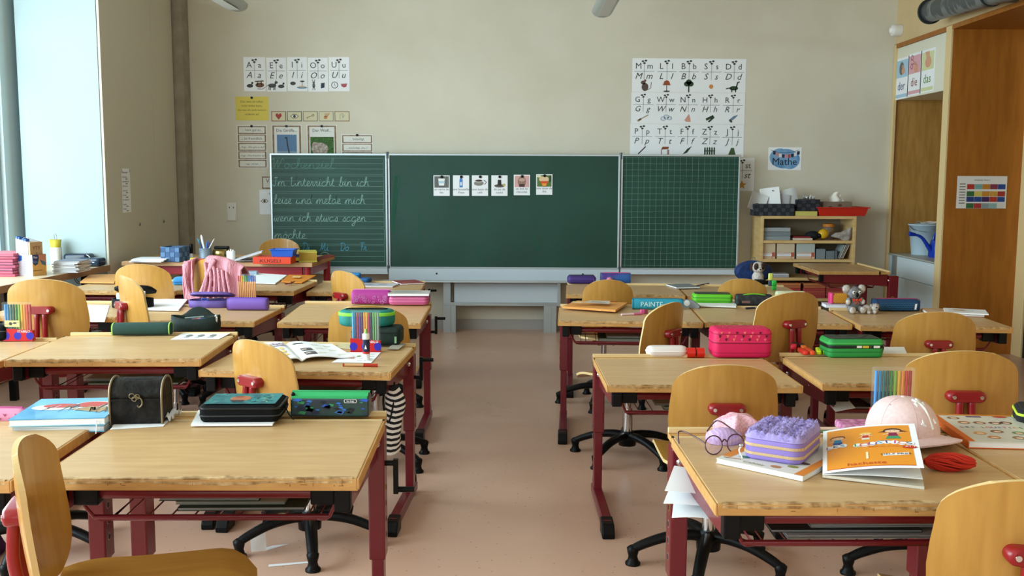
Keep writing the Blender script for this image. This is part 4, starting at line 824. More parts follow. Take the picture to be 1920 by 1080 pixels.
def marker_set(p, rz, cols, names, label, where, base='red', barrel=None, n_wide=None, w=.112, H=.165, thin=False):
    o = thing('marker_case', p, rz, label, 'marker case'); d = .026
    m = MB(); m.box(-w / 2, w / 2, -d / 2, d / 2, 0, H, CLEAR); m.build('clear_shell', o, .004)
    BR_ = mat('marker_case_red', 'C4131C', .4); BL_ = mat('marker_case_blue', '2B22A8', .4)
    m = MB(); hb = H * (.33 if not thin else .22); n = 8
    pts = [(-w / 2 - .001, 0), (w / 2 + .001, 0), (w / 2 + .001, hb * .82)] + [(w / 2 - w * k / n, hb * (.82 + .18 * k / n)) for k in range(1, n)] + [(-w / 2 - .001, hb)]
    m.poly(pts, BR_, -d / 2 - .001, d + .002, M=UP); bo = m.build('card_base', o)
    if base == 'red':
        q = MB(UP)
        for k, cx in enumerate((-.8, 0, .85)): q.ell(w / 2 * cx, hb * .42, w * .13, hb * .3, BL_, d / 2 + .0016)
        q.text('STABILO', .014, w * .22, hb * .68, PAPER, d / 2 + .0018); q.build('print', bo)
    n = len(cols); pw = (w - .008) / n
    for i, c in enumerate(cols):
        x = -w / 2 + .004 + pw * (i + .5); R_ = pw * .46; a = R(rz)
        mk = empty('felt_tip_marker', (o.location.x + x * math.cos(a), o.location.y + x * math.sin(a), o.location.z + .004), rz, '%s %s in the %s' % (names[i], 'fineliner' if thin else 'felt-tip marker', where), 'marker', 'markers in the ' + where)
        cm = flat(c, .35); bm_ = flat(barrel, .4) if barrel else cm; cz = H - .012 - (.035 if thin else .04)
        MB().cyl((0, 0, 0), (0, 0, cz), R_ * .9, bm_, 10).build('barrel', mk); MB().cyl((0, 0, cz), (0, 0, H - .014), R_, cm, 10, R_ * .9).build('cap', mk)
    return o
MC = ['3C8CD8', '2E7FA8', '2A6E74', '2F5A4A', '3A7A3C', '7FA83A', 'D8A830', 'DE8A38', 'C2402E', 'A83230']
MN = ['light blue', 'steel blue', 'teal', 'dark green', 'leaf green', 'yellow green', 'ochre yellow', 'orange', 'red', 'dark red']
# ================================================================ FRONT LEFT DESK
# treasure chest
q = on('A1', 252, 797); ch = thing('treasure_chest', (q.x, q.y + .055, .7025), 5, 'small black leather treasure chest with domed lid on the front left desk', 'chest')
BLT = mat('black_tooled_leather', '0D0B09', .55, spec=.2, kind='noise', col2='1C1712', scale=38, bump=.5, lo=.45, hi=.62); BRZ = mat('tarnished_brass', '8A7A60', .4, .8)
W_, D_ = .135, .105
MB().box(-W_ / 2, W_ / 2, -D_ / 2, D_ / 2, 0, .062, BLT).build('box', ch, .002)
def dome(ww, dd, z0, hh, m, extra=0):
    rs = []
    for x in (-ww / 2, ww / 2): rs.append([(x, dd / 2 * math.cos(a), z0 + hh * math.sin(a) ** .8) for a in [math.pi * k / 16 for k in range(17)]])
    return rs
l = MB(); l.rings(dome(W_, D_, .064, .052, BLT), BLT); lid = l.build('lid', ch)
for s in (-1, 1):
    l = MB(); x = s * W_ / 2; pr = [(x, D_ / 2 * 1.02 * math.cos(a), .064 + .054 * math.sin(a) ** .8) for a in [math.pi * k / 16 for k in range(17)]]; l.tube([(x, D_ / 2 * 1.02, 0)] + pr + [(x, -D_ / 2 * 1.02, 0)], .0035, BRZ, 6); l.build('edge_band', ch)
MB().box(-W_ / 2 - .001, W_ / 2 + .001, -D_ / 2 - .002, -D_ / 2, .060, .068, BLT).build('rim', ch, .001)
k = MB(); y = -D_ / 2 - .004
for (a, r_) in (((-.008, y, .076), .007), ((.006, y, .074), .006), ((-.002, y, .068), .006)): k.tube([(a[0] + r_ * math.cos(t), a[1], a[2] + r_ * math.sin(t)) for t in [2 * math.pi * i / 12 for i in range(12)]], .0014, BRZ, 5, closed=True)
k.tube(smooth_path([(.0, y, .076), (.016, y - .001, .068), (.018, y - .001, .054), (.010, y - .001, .046), (.006, y - .001, .052)], 4), .0022, BRZ, 6); k.build('clasp', ch)
def crumple(name, c, w, d, h, label, seed, rz=0, cat='paper', m=None):
    r_ = random.Random(seed); o = thing(name, c, rz, label, cat); G = [[r_.uniform(0, h) for _ in range(9)] for _ in range(9)]
    s = MB(); s.sheet(lambda u, v: ((u - .5) * w, (v - .5) * d, G[min(8, int(v * 8))][min(8, int(u * 8))] + .001), 8, 8, .0006, m or PAPER); s.build('sheet', o); return o
q = on('A1', 255, 800); sheet_quad('paper_sheet', [on('A1', 206, 806, .0005), on('A1', 306, 800, .0005), on('A1', 320, 786, .0005), on('A1', 222, 789, .0005)], 'white paper pressed flat under the treasure chest', 'paper')
q = on('A1', 314, 790); crumple('crumpled_tissue', (q.x + .002, q.y + .03, .7), .03, .07, .022, 'crumpled white tissue against the right side of the treasure chest', 3)
# papers and the black jungle case
sheet_quad('paper_stack', [on('A1', 358, 801, .001), on('A1', 511, 800, .001), on('A1', 531, 771, .001), on('A1', 372, 774, .001)], 'thin stack of white papers under the black jungle pencil case', 'paper', th=.005)
q = on('A1', 445, 793, .008)
def jungle(mb, w, d, h):
    T = TR(0, 0, h + .0025); mb.M = T; r_ = random.Random(4)
    TL = mat('teal_print', '2E8E92', .35, kind='noise', col2='1F5A66', scale=30); mb.rect(-w / 2 + .012, w / 2 - .012, -d / 2 + .012, d / 2 - .012, TL, 0)
    mb.ell(-.01, .0, .028, .032, flat('B06A46'), .0004); mb.ell(-.016, .02, .012, .01, flat('8E4A30'), .0006); mb.poly([(-.035, -.02), (-.02, -.05), (.0, -.045), (.005, -.02)], flat('2A3038'), .0006)
    for i in range(26): x, y = r_.uniform(.02, w / 2 - .03), r_.uniform(-d / 2 + .02, d / 2 - .025); a = r_.uniform(0, 3.1); mb.line([(x, y), (x + .012 * math.cos(a), y + .012 * math.sin(a))], .0035, flat(('1B4A52', '1B4A52', '9CC9A8')[i % 3]), .0005)
    for i in range(14): x, y = r_.uniform(-w / 2 + .015, -.04), r_.uniform(-d / 2 + .02, d / 2 - .02); mb.line([(x, y), (x + .008, y + .01)], .002, flat('7FD0C8'), .0005)
o = zipcase((q.x, q.y + .075, .7065), 3, .212, .15, .048, mat('black_fabric', '0A0B0D', .8, spec=.15), 'black zip pencil case with teal jungle print, on papers on the front left desk', [(.018, .004, mat('charcoal_zip', '2A2C30', .5)), (.036, .006, mat('black_piping', '0E0F12', .35))], None, .02, deco=jungle)
MB().tube(smooth_path([(.106, 0, .03), (.115, -.01, .02), (.125, -.03, .012), (.14, -.05, .004)], 4), .002, BLK, 6).build('elastic_cord', o)
q = on('A1', 618, 783)
def galaxy(mb, L, d, h):
    r_ = random.Random(11)
    for i in range(34):
        x = r_.uniform(-L / 2 + .012, L / 2 - .012); z = r_.uniform(.008, h * .72); w = r_.uniform(.005, .014); yy = -d / 2 * 1.0 - .0012
        mb.M = ident(); mb.add([(x - w, yy, z), (x + w * .6, yy, z - w * .35), (x + w, yy, z + w * .3), (x - w * .2, yy, z + w * .5)], [(0, 1, 2, 3)], flat(('2656B8', '2A70C8', '13233E', '0D1420', '2E8A5A', '3C6CC0')[i % 6], .4))
    T = TR(L * .27, -d / 2 - .0016, h * .70) @ UP; mb.M = T; mb.poly([(-.016, -.005), (.016, -.005), (.018, 0), (.016, .005), (-.016, .005), (-.018, 0)], PAPER); mb.poly([(-.0145, -.004), (.0145, -.004), (.0165, 0), (.0145, .004), (-.0145, .004), (-.0165, 0)], INK, .0003); mb.text('be.bag', .008, 0, -.0025, PAPER, .0006)
o = thing('pencil_pouch', (q.x, q.y + .03, .702), 0, 'blue and green galaxy print pencil pouch with green zip', 'pencil case')
PG = mat('galaxy_fabric', '10243A', .35, kind='noise', col2='0B3A34', scale=18, coat=.5); L, d, h = .215, .06, .064
m = MB(); m.rings([[(x, -d / 2, .0), (x, -d / 2, h * .8), (x, -d * .12, h), (x, d * .12, h), (x, d / 2, h * .8), (x, d / 2, 0)] for x in (-L / 2, L / 2)], PG, smooth=False); bo = m.build('body', o, .004)
GZ = mat('bright_green_zip', '2FA864', .5); m = MB(); m.box(-L / 2 + .004, L / 2 - .004, -d / 2 - .001, -d * .1, h * .80, h * .80 + .006, GZ).box(-L / 2, L / 2, -.006, .006, h - .001, h + .003, GZ).add([(-L / 2 + .003, -d / 2 - .0005, h * .8), (L / 2 - .003, -d / 2 - .0005, h * .8), (L / 2 - .003, -d * .12, h + .001), (-L / 2 + .003, -d * .12, h + .001)], [(0, 1, 2, 3)], GZ); m.build('zipper', o)
MB().ball((-L / 2 + .006, -d / 2 + .01, h * .95), .006, BLK).build('zipper_pull', o)
g_ = MB(); galaxy(g_, L, d, h); g_.build('print', bo)
# shark book and book underneath
q = on('A1b', 93, 806); cx, cy = q.x + .012, q.y + .118
SB = mat('sky_blue_cover', '3E93C8', .35, kind='noise', col2='63B4DC', scale=9, coat=.4)
slab('notebook', (cx, cy, .6935), 5, .235, .24, .018, PAPER, 'light blue notebook lying beneath the shark book', 'book', flat('5AAFD6', .4), None, None, mat('page_block', 'D5D9DD', .8, kind='wave', col2='B6BCC2', scale=90, sx=(.01, .01, 1)))
def shark(mb, w, d):
    r_ = random.Random(2); RD = flat('C8453E', .4); TH = flat('E6ECF0', .4)
    mb.ell(-.045, .01, .062, .034, TH, 0, 20); mb.ell(-.036, .026, .046, .024, RD, .0004, 20); mb.ell(.05, .02, .058, .055, TH, 0, 20); mb.ell(.045, .035, .042, .034, RD, .0004, 20); mb.poly([(.0, -.02), (.09, -.06), (.1, .0), (.05, .01)], flat('B59A70'), .0005)
    for i in range(30): a = r_.uniform(-.075, .085); mb.line([(a, -.03 + r_.uniform(-.02, .03)), (a + .012, r_.uniform(-.01, .05))], .0022, flat(('DDE6EA', '5A6A78', 'B59A70')[i % 3], .5), .0008)
    for i in range(14): a = r_.uniform(.05, .1); mb.line([(a, .0), (a + .01, -.05 + r_.uniform(-.01, .02))], .003, flat('8A7258'), .0009)
o = slab('picture_book', (cx - .004, cy - .004, .7125), 7, .24, .24, .019, PAPER, 'glossy blue book with an open shark mouth on its cover', 'book', SB, flat('BFE0EE'), shark)
MB().tube(smooth_path([(.098, -.121, .012), (.1, -.125, -.002), (.099, -.124, -.012), (.098, -.128, -.022)], 4), .0016, PAPER, 6).build('bookmark_ribbon', o)
def hearts(mb, L, d, h):
    for i in range(8):
        x = -L / 2 + .02 + L * .9 * i / 8; z = h * (.35 + .3 * (i % 2)); mb.add([(x, -d / 2 - .001, z - .006), (x + .006, -d / 2 - .001, z + .003), (x, -d / 2 - .001, z + .001), (x - .006, -d / 2 - .001, z + .003)], [(0, 1, 2, 3)], flat('A23A66'))
q = on('A1b', -12, 791); pouch((q.x, q.y + .03, .694), 0, .14, .05, .038, mat('pink_fabric', 'D98AA8', .8), 'pink pouch with hearts cut by the left frame edge behind the shark book', flat('B0447A'), hearts)
# ================================================================ SECOND LEFT ROW
# open workbook
hz = .657; S0, S1 = PZ(566, 679, hz), PZ(536, 649, hz); L0, L1 = PZ(503, 684, hz), PZ(478, 654, hz); R0, R1 = PZ(663, 671, hz), PZ(622, 647, hz)
c = (S0 + S1) / 2; wb = thing('open_workbook', c, 0, 'white workbook lying open on the aisle desk beside the glue stick', 'book')
def page(A0, A1, up, nm, parent=wb):
    m = MB()
    def fn(u, v):
        p = (S0 * (1 - v) + S1 * v) * (1 - u) + (A0 * (1 - v) + A1 * v) * u - c; p.z = .004 + .014 * math.sin(math.pi * min(1, u * 1.25) ** .6) + up * u * u * v; return p
    m.sheet(fn, 12, 4, .004, PAPER); return m.build(nm, parent), fn
pl_, fl_ = page(L0, L1, .028, 'left_pages'); pr_, fr_ = page(R0, R1, .0, 'right_pages')
def onpage(fn, mb, u0, u1, v0, v1, m):
    n = 4; vs = []
    for i in range(n + 1):
        for v in (v0, v1): u = u0 + (u1 - u0) * i / n; a = Vector(fn(u, v)); vs.append(a + Vector((0, 0, .0045)))
    mb.add(vs, [(2 * i, 2 * i + 1, 2 * i + 3, 2 * i + 2) for i in range(n)], m)
pm = MB()
for i in range(7): onpage(fl_, pm, .15 + .1 * i, .23 + .1 * i, .78 + .03 * (i % 2), .84 + .03 * (i % 2), flat('9A7A9A'))
onpage(fl_, pm, .1, .9, .70, .73, flat('8A7A90'))
for i in range(3):
    for j in range(3): onpage(fl_, pm, .3 + .16 * j, .42 + .16 * j, .15 + .17 * i, .26 + .17 * i, flat('E9C878'))
onpage(fl_, pm, .85, .99, .02, .2, flat('D88A6A'))
pm.build('print', pl_); pm = MB()
for v in (.35, .12): onpage(fr_, pm, .12, .35, v, v + .14, flat('5A5658')); onpage(fr_, pm, .14, .24, v + .03, v + .09, flat('C9B8AE'))
onpage(fr_, pm, .08, .3, .8, .84, INK2)
for i, (u, v) in enumerate(((.45, .75), (.7, .75), (.45, .5), (.7, .45), (.4, .2), (.75, .15))): onpage(fr_, pm, u, u + .16, v, v + .02, flat('B9B08A')); onpage(fr_, pm, u, u + .01, v - .1, v, flat('D9C56A'))
pm.build('print', pr_)
def ws(mb): mb.ell(.45, .6, .05, .06, flat('7FA05A'), 0); mb.ell(.35, .4, .07, .05, flat('D8A08A'), 0); text_lines(mb, 4, .55, .9, .2, .8, GY, .02)
sheet_quad('worksheet', [on('A2', 622, 680, .001), on('A2', 696, 681, .001), on('A2', 714, 661, .001), on('A2', 652, 661, .001)], 'white worksheet under the glue stick and marker case', 'paper', deco=ws)
q = on('A2', 685, 661); MK2 = ['49A6DC', '2E5A8A', 'A82E52', '6E3A8A', '5A2E6A', 'E8923A', 'F0A83A', 'B02A5A', '3A2A4A', '5E9A5A', '7FA86A', '8A9A98']
MN2 = ['light blue', 'navy', 'crimson', 'violet', 'deep purple', 'orange', 'yellow orange', 'magenta', 'dark plum', 'green', 'pale green', 'grey']
marker_set((q.x, q.y + .015, .6555), 0, MK2, MN2, 'clear marker case with red base beside the glue stick on the aisle desk', 'case behind the glue stick', w=.118, H=.17)
q = on('A2', 686, 677); gl = thing('glue_stick', (q.x, q.y + .012, .6565), 0, 'white and navy glue stick with a green tip standing on the worksheet', 'glue stick')
MB().lathe([(.0135, 0), (.0135, .03)], PAPER, 16).build('base', gl); MB().lathe([(.014, .03), (.014, .082)], flat('23264A', .4), 16).build('label_sleeve', gl); MB().lathe([(.0142, .026), (.0142, .034)], flat('C8281E'), 16).build('red_band', gl)
MB().lathe([(.0145, .082), (.0145, .1), (.012, .104)], WHITE, 16).build('cap', gl); MB().lathe([(.006, .104), (.005, .115), (.003, .122)], flat('8FBE5A'), 10).build('tip', gl)
gd = MB(UP); gd.poly([(-.005, .045), (.005, .045), (0, .062)], PAPER, .0145); gd.build('logo', gl)
a_, b_ = on('A2', 643, 684, .006), on('A2', 708, 685, .006); pn = thing('marker_pen', ((a_ + b_) / 2), 0, 'wooden pen with red ends lying near the front edge below the glue stick', 'pen'); dv_ = (b_ - a_) / 2
MB().cyl(-dv_ * .9, dv_ * .2, .0058, flat('D8AC7C'), 12).build('barrel', pn); MB().cyl(dv_ * .2, dv_, .0066, flat('B8321E', .3), 12).build('cap', pn); MB().cyl(-dv_, -dv_ * .9, .006, flat('B8321E', .3), 12).build('end_plug', pn)
# stacked lunch-box like cases
q = on('A2', 704, 651); DG = mat('dark_green_fabric', '16302A', .7, kind='noise', col2='0F221E', scale=50)
zipcase((q.x + .0, q.y + .075, .657), -2, .205, .13, .078, DG, 'dark green zip case under the teal and lime one behind the marker case', [(.055, .004, flat('0C1A18'))], None, .02, pull=flat('9CC9A0'))
zipcase((q.x - .045, q.y + .075, .736), 2, .235, .13, .068, mat('teal_fabric', '147A72', .6), 'oval teal pencil case with a lime green zip resting on the dark green case', [(.045, .014, flat('86D83E', .5))], flat('10302A'), .06)
sheet_quad('paper_sheet', [on('A2', 726, 656, .003), on('A2', 748, 656, .003), on('A2', 760, 646, .003), on('A2', 738, 646, .003)], 'small grey papers sticking out right of the dark green case', 'paper', flat('B8B4A8'), th=.003)
sheet_quad('paper_sheet', [on('A2', 628, 653, .001), on('A2', 662, 655, .001), on('A2', 664, 643, .001), on('A2', 640, 643, .001)], 'beige paper left of the marker case on the aisle desk', 'paper', flat('D9CBA0'))
# striped bag hanging under that desk
sb = thing('striped_bag', (-.475, 3.60, 0), 0, 'black and white striped cloth bag hanging under the aisle desk', 'bag')
m = MB(); rs = []; ST1, ST2 = flat('E2E0DE', .9), flat('16161A', .9); NZ = 48
ringsz = []
for i in range(NZ + 1):
    t = i / NZ; z = .585 - .25 * t; ww = .022 + .02 * math.sin(min(1, t * 1.3) * math.pi * .55) + .006 * math.sin(t * 9); dd_ = .018 + .012 * t; sh_ = .012 * math.sin(t * 5)
    ringsz.append([(ww * math.cos(a) * (1 + .12 * math.sin(3 * a + t * 6)) + sh_, dd_ * math.sin(a) * (1 + .12 * math.cos(4 * a)), z + .006 * math.sin(2 * a + 1)) for a in [2 * math.pi * k / 14 for k in range(14)]])
for i in range(NZ): m.rings([ringsz[i], ringsz[i + 1]], ST1 if (i // 2) % 2 else ST2, cap=(i in (0, NZ - 1)))
m.build('cloth', sb); MB().tube(smooth_path([(-.02, 0, .60), (-.03, 0, .52), (-.01, -.02, .45), (.01, -.02, .52), (.012, 0, .60)], 5), .004, ST2, 6).build('drawstring', sb)
# dark green pouch, mesh case, worksheet
q = on('A2b', 261, 631)
pouch((q.x, q.y + .04, .6915), 7, .235, .075, .052, mat('bottle_green_fabric', '1F4038', .75), 'bottle green flat pencil pouch with lime trimmed ends', None, None, .1, ends=flat('9ACB5A'))
q = on('A2b', 360, 623); ms = thing('mesh_pencil_case', (q.x, q.y + .055, .6915), 4, 'dark green ribbed pencil case standing open with pens inside', 'pencil case')
MF = mat('dark_ribbed_fabric', '1B2E28', .8, kind='wave', col2='0E1614', scale=60, sx=(1, 1, 1))
m = MB(); N = 24; rs = []
for z, sx_, sy_ in ((0, .96, .9), (.006, 1, 1), (.03, 1.02, 1.05), (.055, 1.0, 1.0)): rs.append([(.105 * sx_ * math.cos(a), .05 * sy_ * math.sin(a), z + (.012 * abs(math.cos(a)) ** 2 if z > .05 else 0)) for a in [2 * math.pi * k / N for k in range(N)]])
rs += [[(p[0] * .94, p[1] * .88, p[2] - .002) for p in rs[-1]], [(p[0] * .9, p[1] * .84, .012) for p in rs[0]]]; m.rings(rs, MF); m.build('body', ms)
m = MB(); m.sheet(lambda u, v: ((u * 2 - 1) * .098 * (1 - .35 * v ** 2 * abs(u * 2 - 1)), .046 + .012 * v + .0 * u, .05 + .045 * v * (1 - (abs(u * 2 - 1)) ** 1.6)), 16, 6, .003, MF); m.build('lid', ms)
m = MB(); m.tube([(-.07, -.005, .035), (.02, .005, .05)], .004, flat('B4523A'), 8).tube([(-.02, .01, .045), (.06, -.01, .05)], .004, flat('3A62A8'), 8).tube([(-.05, .015, .05), (.03, .02, .055)], .004, flat('7A8A82'), 8); m.build('pens', ms)
m = MB(); m.ball((.092, -.02, .05), (.008, .006, .02), CHR); m.build('zipper_pull', ms)
def ws2(mb):
    for i in range(3): mb.ell(.25 + .25 * i, .5, .07, .14, flat('8A8C8A'), 0); text_lines(mb, 2, .18 + .25 * i, .33 + .25 * i, .2, .3, GY, .03, i)
sheet_quad('worksheet', [on('A2b', 320, 637, .001), on('A2b', 411, 636, .001), on('A2b', 434, 624, .001), on('A2b', 345, 624, .001)], 'white worksheet in front of the open ribbed pencil case', 'paper', deco=ws2)
q = on('A2c', 33, 640); marker_set((q.x, q.y + .015, .6605), 2, MC, MN, 'clear marker case with a flower label at the left frame edge', 'case at the left frame edge', w=.122, H=.165)
lb = MB(TR(q.x - .02, q.y + .0005, .735) @ UP); lb.rect(-.032, .032, -.014, .014, flat('D9C98A')); lb.ell(-.006, 0, .007, .007, INK2, .0004); lb.line([(-.03, -.004), (-.006, 0), (.03, .006)], .0012, INK2, .0005); lb.ell(.012, .003, .008, .004, INK2, .0004)
o = tag(lb.build('flower_label'), 'cream name label with a flower stuck on the left edge marker case', 'label')
q = on('A2c', -14, 641); zipcase((q.x, q.y + .05, .6605), 0, .11, .09, .07, mat('black_fabric', '14171A'), 'black pencil case cut by the left frame edge beside the marker case', [(.04, .005, flat('3A3A3E'))])
# ================================================================ THIRD LEFT ROW
q = on('A3', 694, 572, .026)
def swirl(mb, L, d, h):
    r_ = random.Random(5)
    for i in range(30):
        x, z, rr = r_.uniform(-L / 2 + .015, L / 2 - .015), r_.uniform(.012, h * .62), r_.uniform(.004, .009); mb.tube([(x + rr * math.cos(t), -d / 2 - .0005, z + rr * math.sin(t)) for t in [2 * math.pi * k / 8 for k in range(8)]], .0011, flat('CE7FBE'), 4, closed=True)
pouch((q.x, q.y + .05, .666), 0, .208, .085, .078, mat('magenta_fabric', 'A8348A', .6), 'magenta pencil pouch with swirl pattern on the left aisle desk', flat('D678B8'), swirl, .1)
q = on('A3', 765, 573, .026)
PK = mat('soft_pink_fabric', 'D8709E', .6)
zipcase((q.x, q.y + .07, .666), 0, .215, .12, .048, PK, 'pink double zip pencil case under a grey book on the left aisle desk', [(.012, .004, flat('B0447A')), (.028, .004, flat('B0447A'))], None, .025)
slab('book', (q.x + .0, q.y + .07, .7165), 2, .225, .14, .016, PAPER, 'thin grey book lying on the pink double pencil case', 'book', flat('B4B2AC'), flat('8A3A6A'), lambda mb, w, d: text_lines(mb, 4, -.08, .08, -.04, .04, flat('8E9A98'), .006))
q = on('A3b', 390, 578); oc = thing('open_pencil_case', (q.x, q.y + .06, .629), 0, 'oval purple pencil case with its lid open and blue scissors inside', 'pencil case')
PU = mat('purple_fabric', '6A52A0', .6, kind='noise', col2='54407E', scale=14)
m = MB(); N = 24; f_ = lambda s, z: [(.122 * s * (abs(math.cos(a)) ** .6) * (1 if math.cos(a) > 0 else -1), .062 * s * (abs(math.sin(a)) ** .7) * (1 if math.sin(a) > 0 else -1), z) for a in [2 * math.pi * k / N for k in range(N)]]
m.rings([f_(.95, 0), f_(1, .004), f_(1, .04), f_(.95, .04), f_(.93, .01)], PU); m.build('body', oc); m = MB(TR(0, .03, .058, rx=-14)); m.rings([f_(1.0, 0), f_(1.02, .008), f_(.9, .016)], PU); m.build('lid', oc)
m = MB(); m.tube([(-.03 + .018 * math.cos(t), -.02, .042 + .008 * math.sin(t)) for t in [2 * math.pi * k / 14 for k in range(14)]], .003, flat('2A5AB8'), 6, closed=True).tube([(-.01, -.02, .044), (.06, 0, .052)], .003, STEEL, 6); m.build('scissors', oc)
q = on('A3b', 462, 583); pouch((q.x, q.y + .035, .629), -1, .218, .065, .066, mat('violet_fabric', '7A58B4', .5), 'plain violet roll pencil pouch in front of the fineliners', flat('5E3E98'), None, .08, ends=flat('5E4098'))
q = on('A3b', 462, 572); FL = ['B84038', 'D86A2E', 'E8A02E', '8AB03A', '3A8A3E', '2E6A5E', '2E86C8', '2A5AB0', '2A48A0', '5A5AA8']
marker_set((q.x, q.y + .02, .629), 0, FL, ['dark red', 'orange', 'amber', 'lime', 'green', 'pine green', 'sky blue', 'blue', 'royal blue', 'lavender blue'], 'clear fineliner case with a red base behind the violet roll pouch', 'fineliner case behind the violet pouch', base='plain', barrel='E09A52', thin=True, w=.112, H=.175)
sheet_quad('paper_stack', [on('A3b', 253, 583, .001), on('A3b', 335, 584, .001), on('A3b', 352, 564, .001), on('A3b', 286, 563, .001)], 'stack of white sheets left of the open purple case', 'paper', th=.007)
sheet_quad('paper_sheet', [on('A3c', 132, 603, .001), on('A3c', 196, 604, .001), on('A3c', 205, 573, .001), on('A3c', 150, 572, .001)], 'white sheet lying between the two tall chairs at the left', 'paper')
q = on('A3c', 238, 579); oc = thing('open_pencil_case', (q.x + .01, q.y + .06, .636), -4, 'black pencil case standing open with pale sheets inside', 'pencil case')
MBK = mat('black_fabric', '14171A'); m = MB(); m.rings([f_(.9, 0), f_(.92, .004), f_(.92, .05), f_(.86, .05), f_(.84, .01)], MBK); m.build('body', oc)
m = MB(TR(0, .035, .085, rx=-22)); m.rings([f_(.92, 0), f_(.94, .012), f_(.8, .022)], MBK); m.build('lid', oc)
m = MB(); m.box(-.075, .045, -.035, -.02, .02, .08, flat('BFD8E8')).box(-.06, .05, -.015, .0, .02, .095, flat('E8B45A')).box(-.03, .07, .002, .01, .02, .09, PAPER); m.build('cards', oc)
# ================================================================ FOURTH LEFT ROW
MR = mat('maroon_cover', '8A2E34', .5); q = on('A4', 765, 531)
def mar(mb, w, d): mb.line([(-w / 2 + .02, -d / 3), (w / 2 - .03, d / 4)], .006, flat('C07A78'), 0); mb.line([(-w / 2 + .05, -d / 3), (w / 2 - .02, d / 8)], .004, flat('C07A78'), 0)
slab('notebook', (q.x, q.y, .6415), 24, .165, .21, .01, PAPER, 'dark red notebook on the last left aisle desk in front of the chalkboard', 'book', MR, None, mar)
q = on('A4', 705, 536); slab('magazine', (q.x, q.y, .6415), -6, .27, .19, .008, PAPER, 'pale grey illustrated booklet with a pink spine next to the dark red notebook', 'book', flat('C9CBD2'), flat('C8707A'), lambda mb, w, d: (mb.ell(-.05, 0, .04, .03, flat('9AA6B8'), 0), mb.ell(.04, .02, .03, .03, flat('B7A6B0'), 0), text_lines(mb, 5, -.1, .1, -.07, .07, flat('A4A8B4'), .005)))
q = on('A4', 664, 530); zipcase((q.x, q.y + .03, .6415), -8, .22, .1, .03, mat('blue_fabric', '1F5E9E', .6), 'flat blue pencil case behind the sideways chair on the last left aisle desk', [(.012, .004, flat('143A66'))])
zipcase((q.x - .03, q.y + .04, .6725), 5, .14, .07, .03, mat('bright_blue_fabric', '2E86C8', .6), 'smaller bright blue case stacked on the flat blue pencil case', [(.012, .004, flat('1A4A7A'))])
sheet_quad('paper_stack', [on('A4b', 466, 532, .001), on('A4b', 516, 534, .001), on('A4b', 538, 518, .001), on('A4b', 480, 514, .001)], 'loose white papers on the desk behind the fineliners', 'paper', th=.006)
def ofold(mb): mb.rect(.35, .75, .45, .7, flat('F2C27A'), 0)
sheet_quad('folder', [on('A4b', 527, 530, .002), on('A4b', 566, 532, .002), on('A4b', 593, 518, .002), on('A4b', 541, 517, .002)], 'orange cardboard folder at the back right corner behind the fineliners', 'folder', flat('E08A1E', .5), ofold, th=.005)
q = on('A4b', 548, 531, .01); sc_ = thing('scissors', (q.x, q.y, .684), 20, 'small brown scissors lying on the orange folder', 'scissors')
MB().tube([(-.03, -.03, .002), (.02, .04, .006)], .004, flat('7A4A2E'), 6).tube([(-.015, -.035, .002), (.0, .04, .006)], .004, flat('8A4A2A'), 6).build('blades', sc_); m = MB()
for s in (-1, 1): m.tube([(s * .012 - .03 + .01 * math.cos(t), -.045 + .012 * math.sin(t), .003) for t in [2 * math.pi * k / 10 for k in range(10)]], .003, flat('7A3A22'), 5, closed=True)
m.build('handles', sc_)
q = on('A4b', 470, 517); zipcase((q.x, q.y, .6765), 8, .10, .09, .03, mat('pale_blue_plastic', '9FB6CC', .4), 'small pale blue box right of the pink cardigan', [], None, .01)
sheet_quad('folder', [on('A4c', 150, 532, .002), on('A4c', 214, 533, .002), on('A4c', 222, 517, .002), on('A4c', 168, 518, .002)], 'orange folder near the window worktop', 'folder', flat('E0A05A', .6), th=.008)
q = on('A4c', 344, 535); zipcase((q.x, q.y + .05, .666), 6, .15, .10, .045, mat('bright_blue_fabric', '2E86C8'), 'bright blue pencil case right of the tall chair back in front of the teacher table', [(.018, .004, flat('184E8A'))], flat('58A6DC'))
# pink cardigan on the chair back
cx, cy = -1.70, 5.915; fa = R(68 - 90)
cg = thing('pink_cardigan', (cx, cy, 0), 68 - 90, 'pink knitted cardigan draped over a chair back', 'cardigan')
KN = mat('pink_knit', 'E0A0A8', .95, kind='wave', col2='CE8490', scale=55, sx=(1, 1, .3), bump=.5); BT = .88
def drape(x0, x1, seed, zl):
    m = MB(); r_ = random.Random(seed); ph = r_.uniform(0, 6)
    def fn(u, v):
        x = x0 + (x1 - x0) * u; t = v
        # over the top edge from the front side down the back side
        if t < .3: y = -.20 + .035 - .06 * (t / .3); z = BT - .06 + .075 * math.sin(t / .3 * math.pi / 2)
        else:
            k = (t - .3) / .7; y = -.245 - .03 * k - .010 * math.sin(u * 13 + ph + k * 3); z = BT + .015 - zl(u) * k; x = x + (.03 * k * k)
        y += .008 * math.sin(u * 17 + ph) * (1 if t > .3 else .3); return (x, y, z - .03 * (abs(2 * (x / .18)) ** 2) * .3)
    m.sheet(fn, 26, 18, .008, KN); return m
drape(-.20, -.115, 1, lambda u: .30).build('left_front', cg); drape(-.03, .22, 2, lambda u: .24 + .12 * u).build('right_front', cg)
m = MB()
for k, dz_ in enumerate((0, .014, .03)): m.tube(smooth_path([(-.15 - .008 * k, -.26, BT - .02), (-.15, -.275 - .006 * k, BT - .12), (-.12, -.285, BT - .21 - dz_), (-.05, -.285 - .004 * k, BT - .20 - dz_), (0, -.28, BT - .10), (.03 + .01 * k, -.265, BT + .0)], 6), .011, KN, 8)
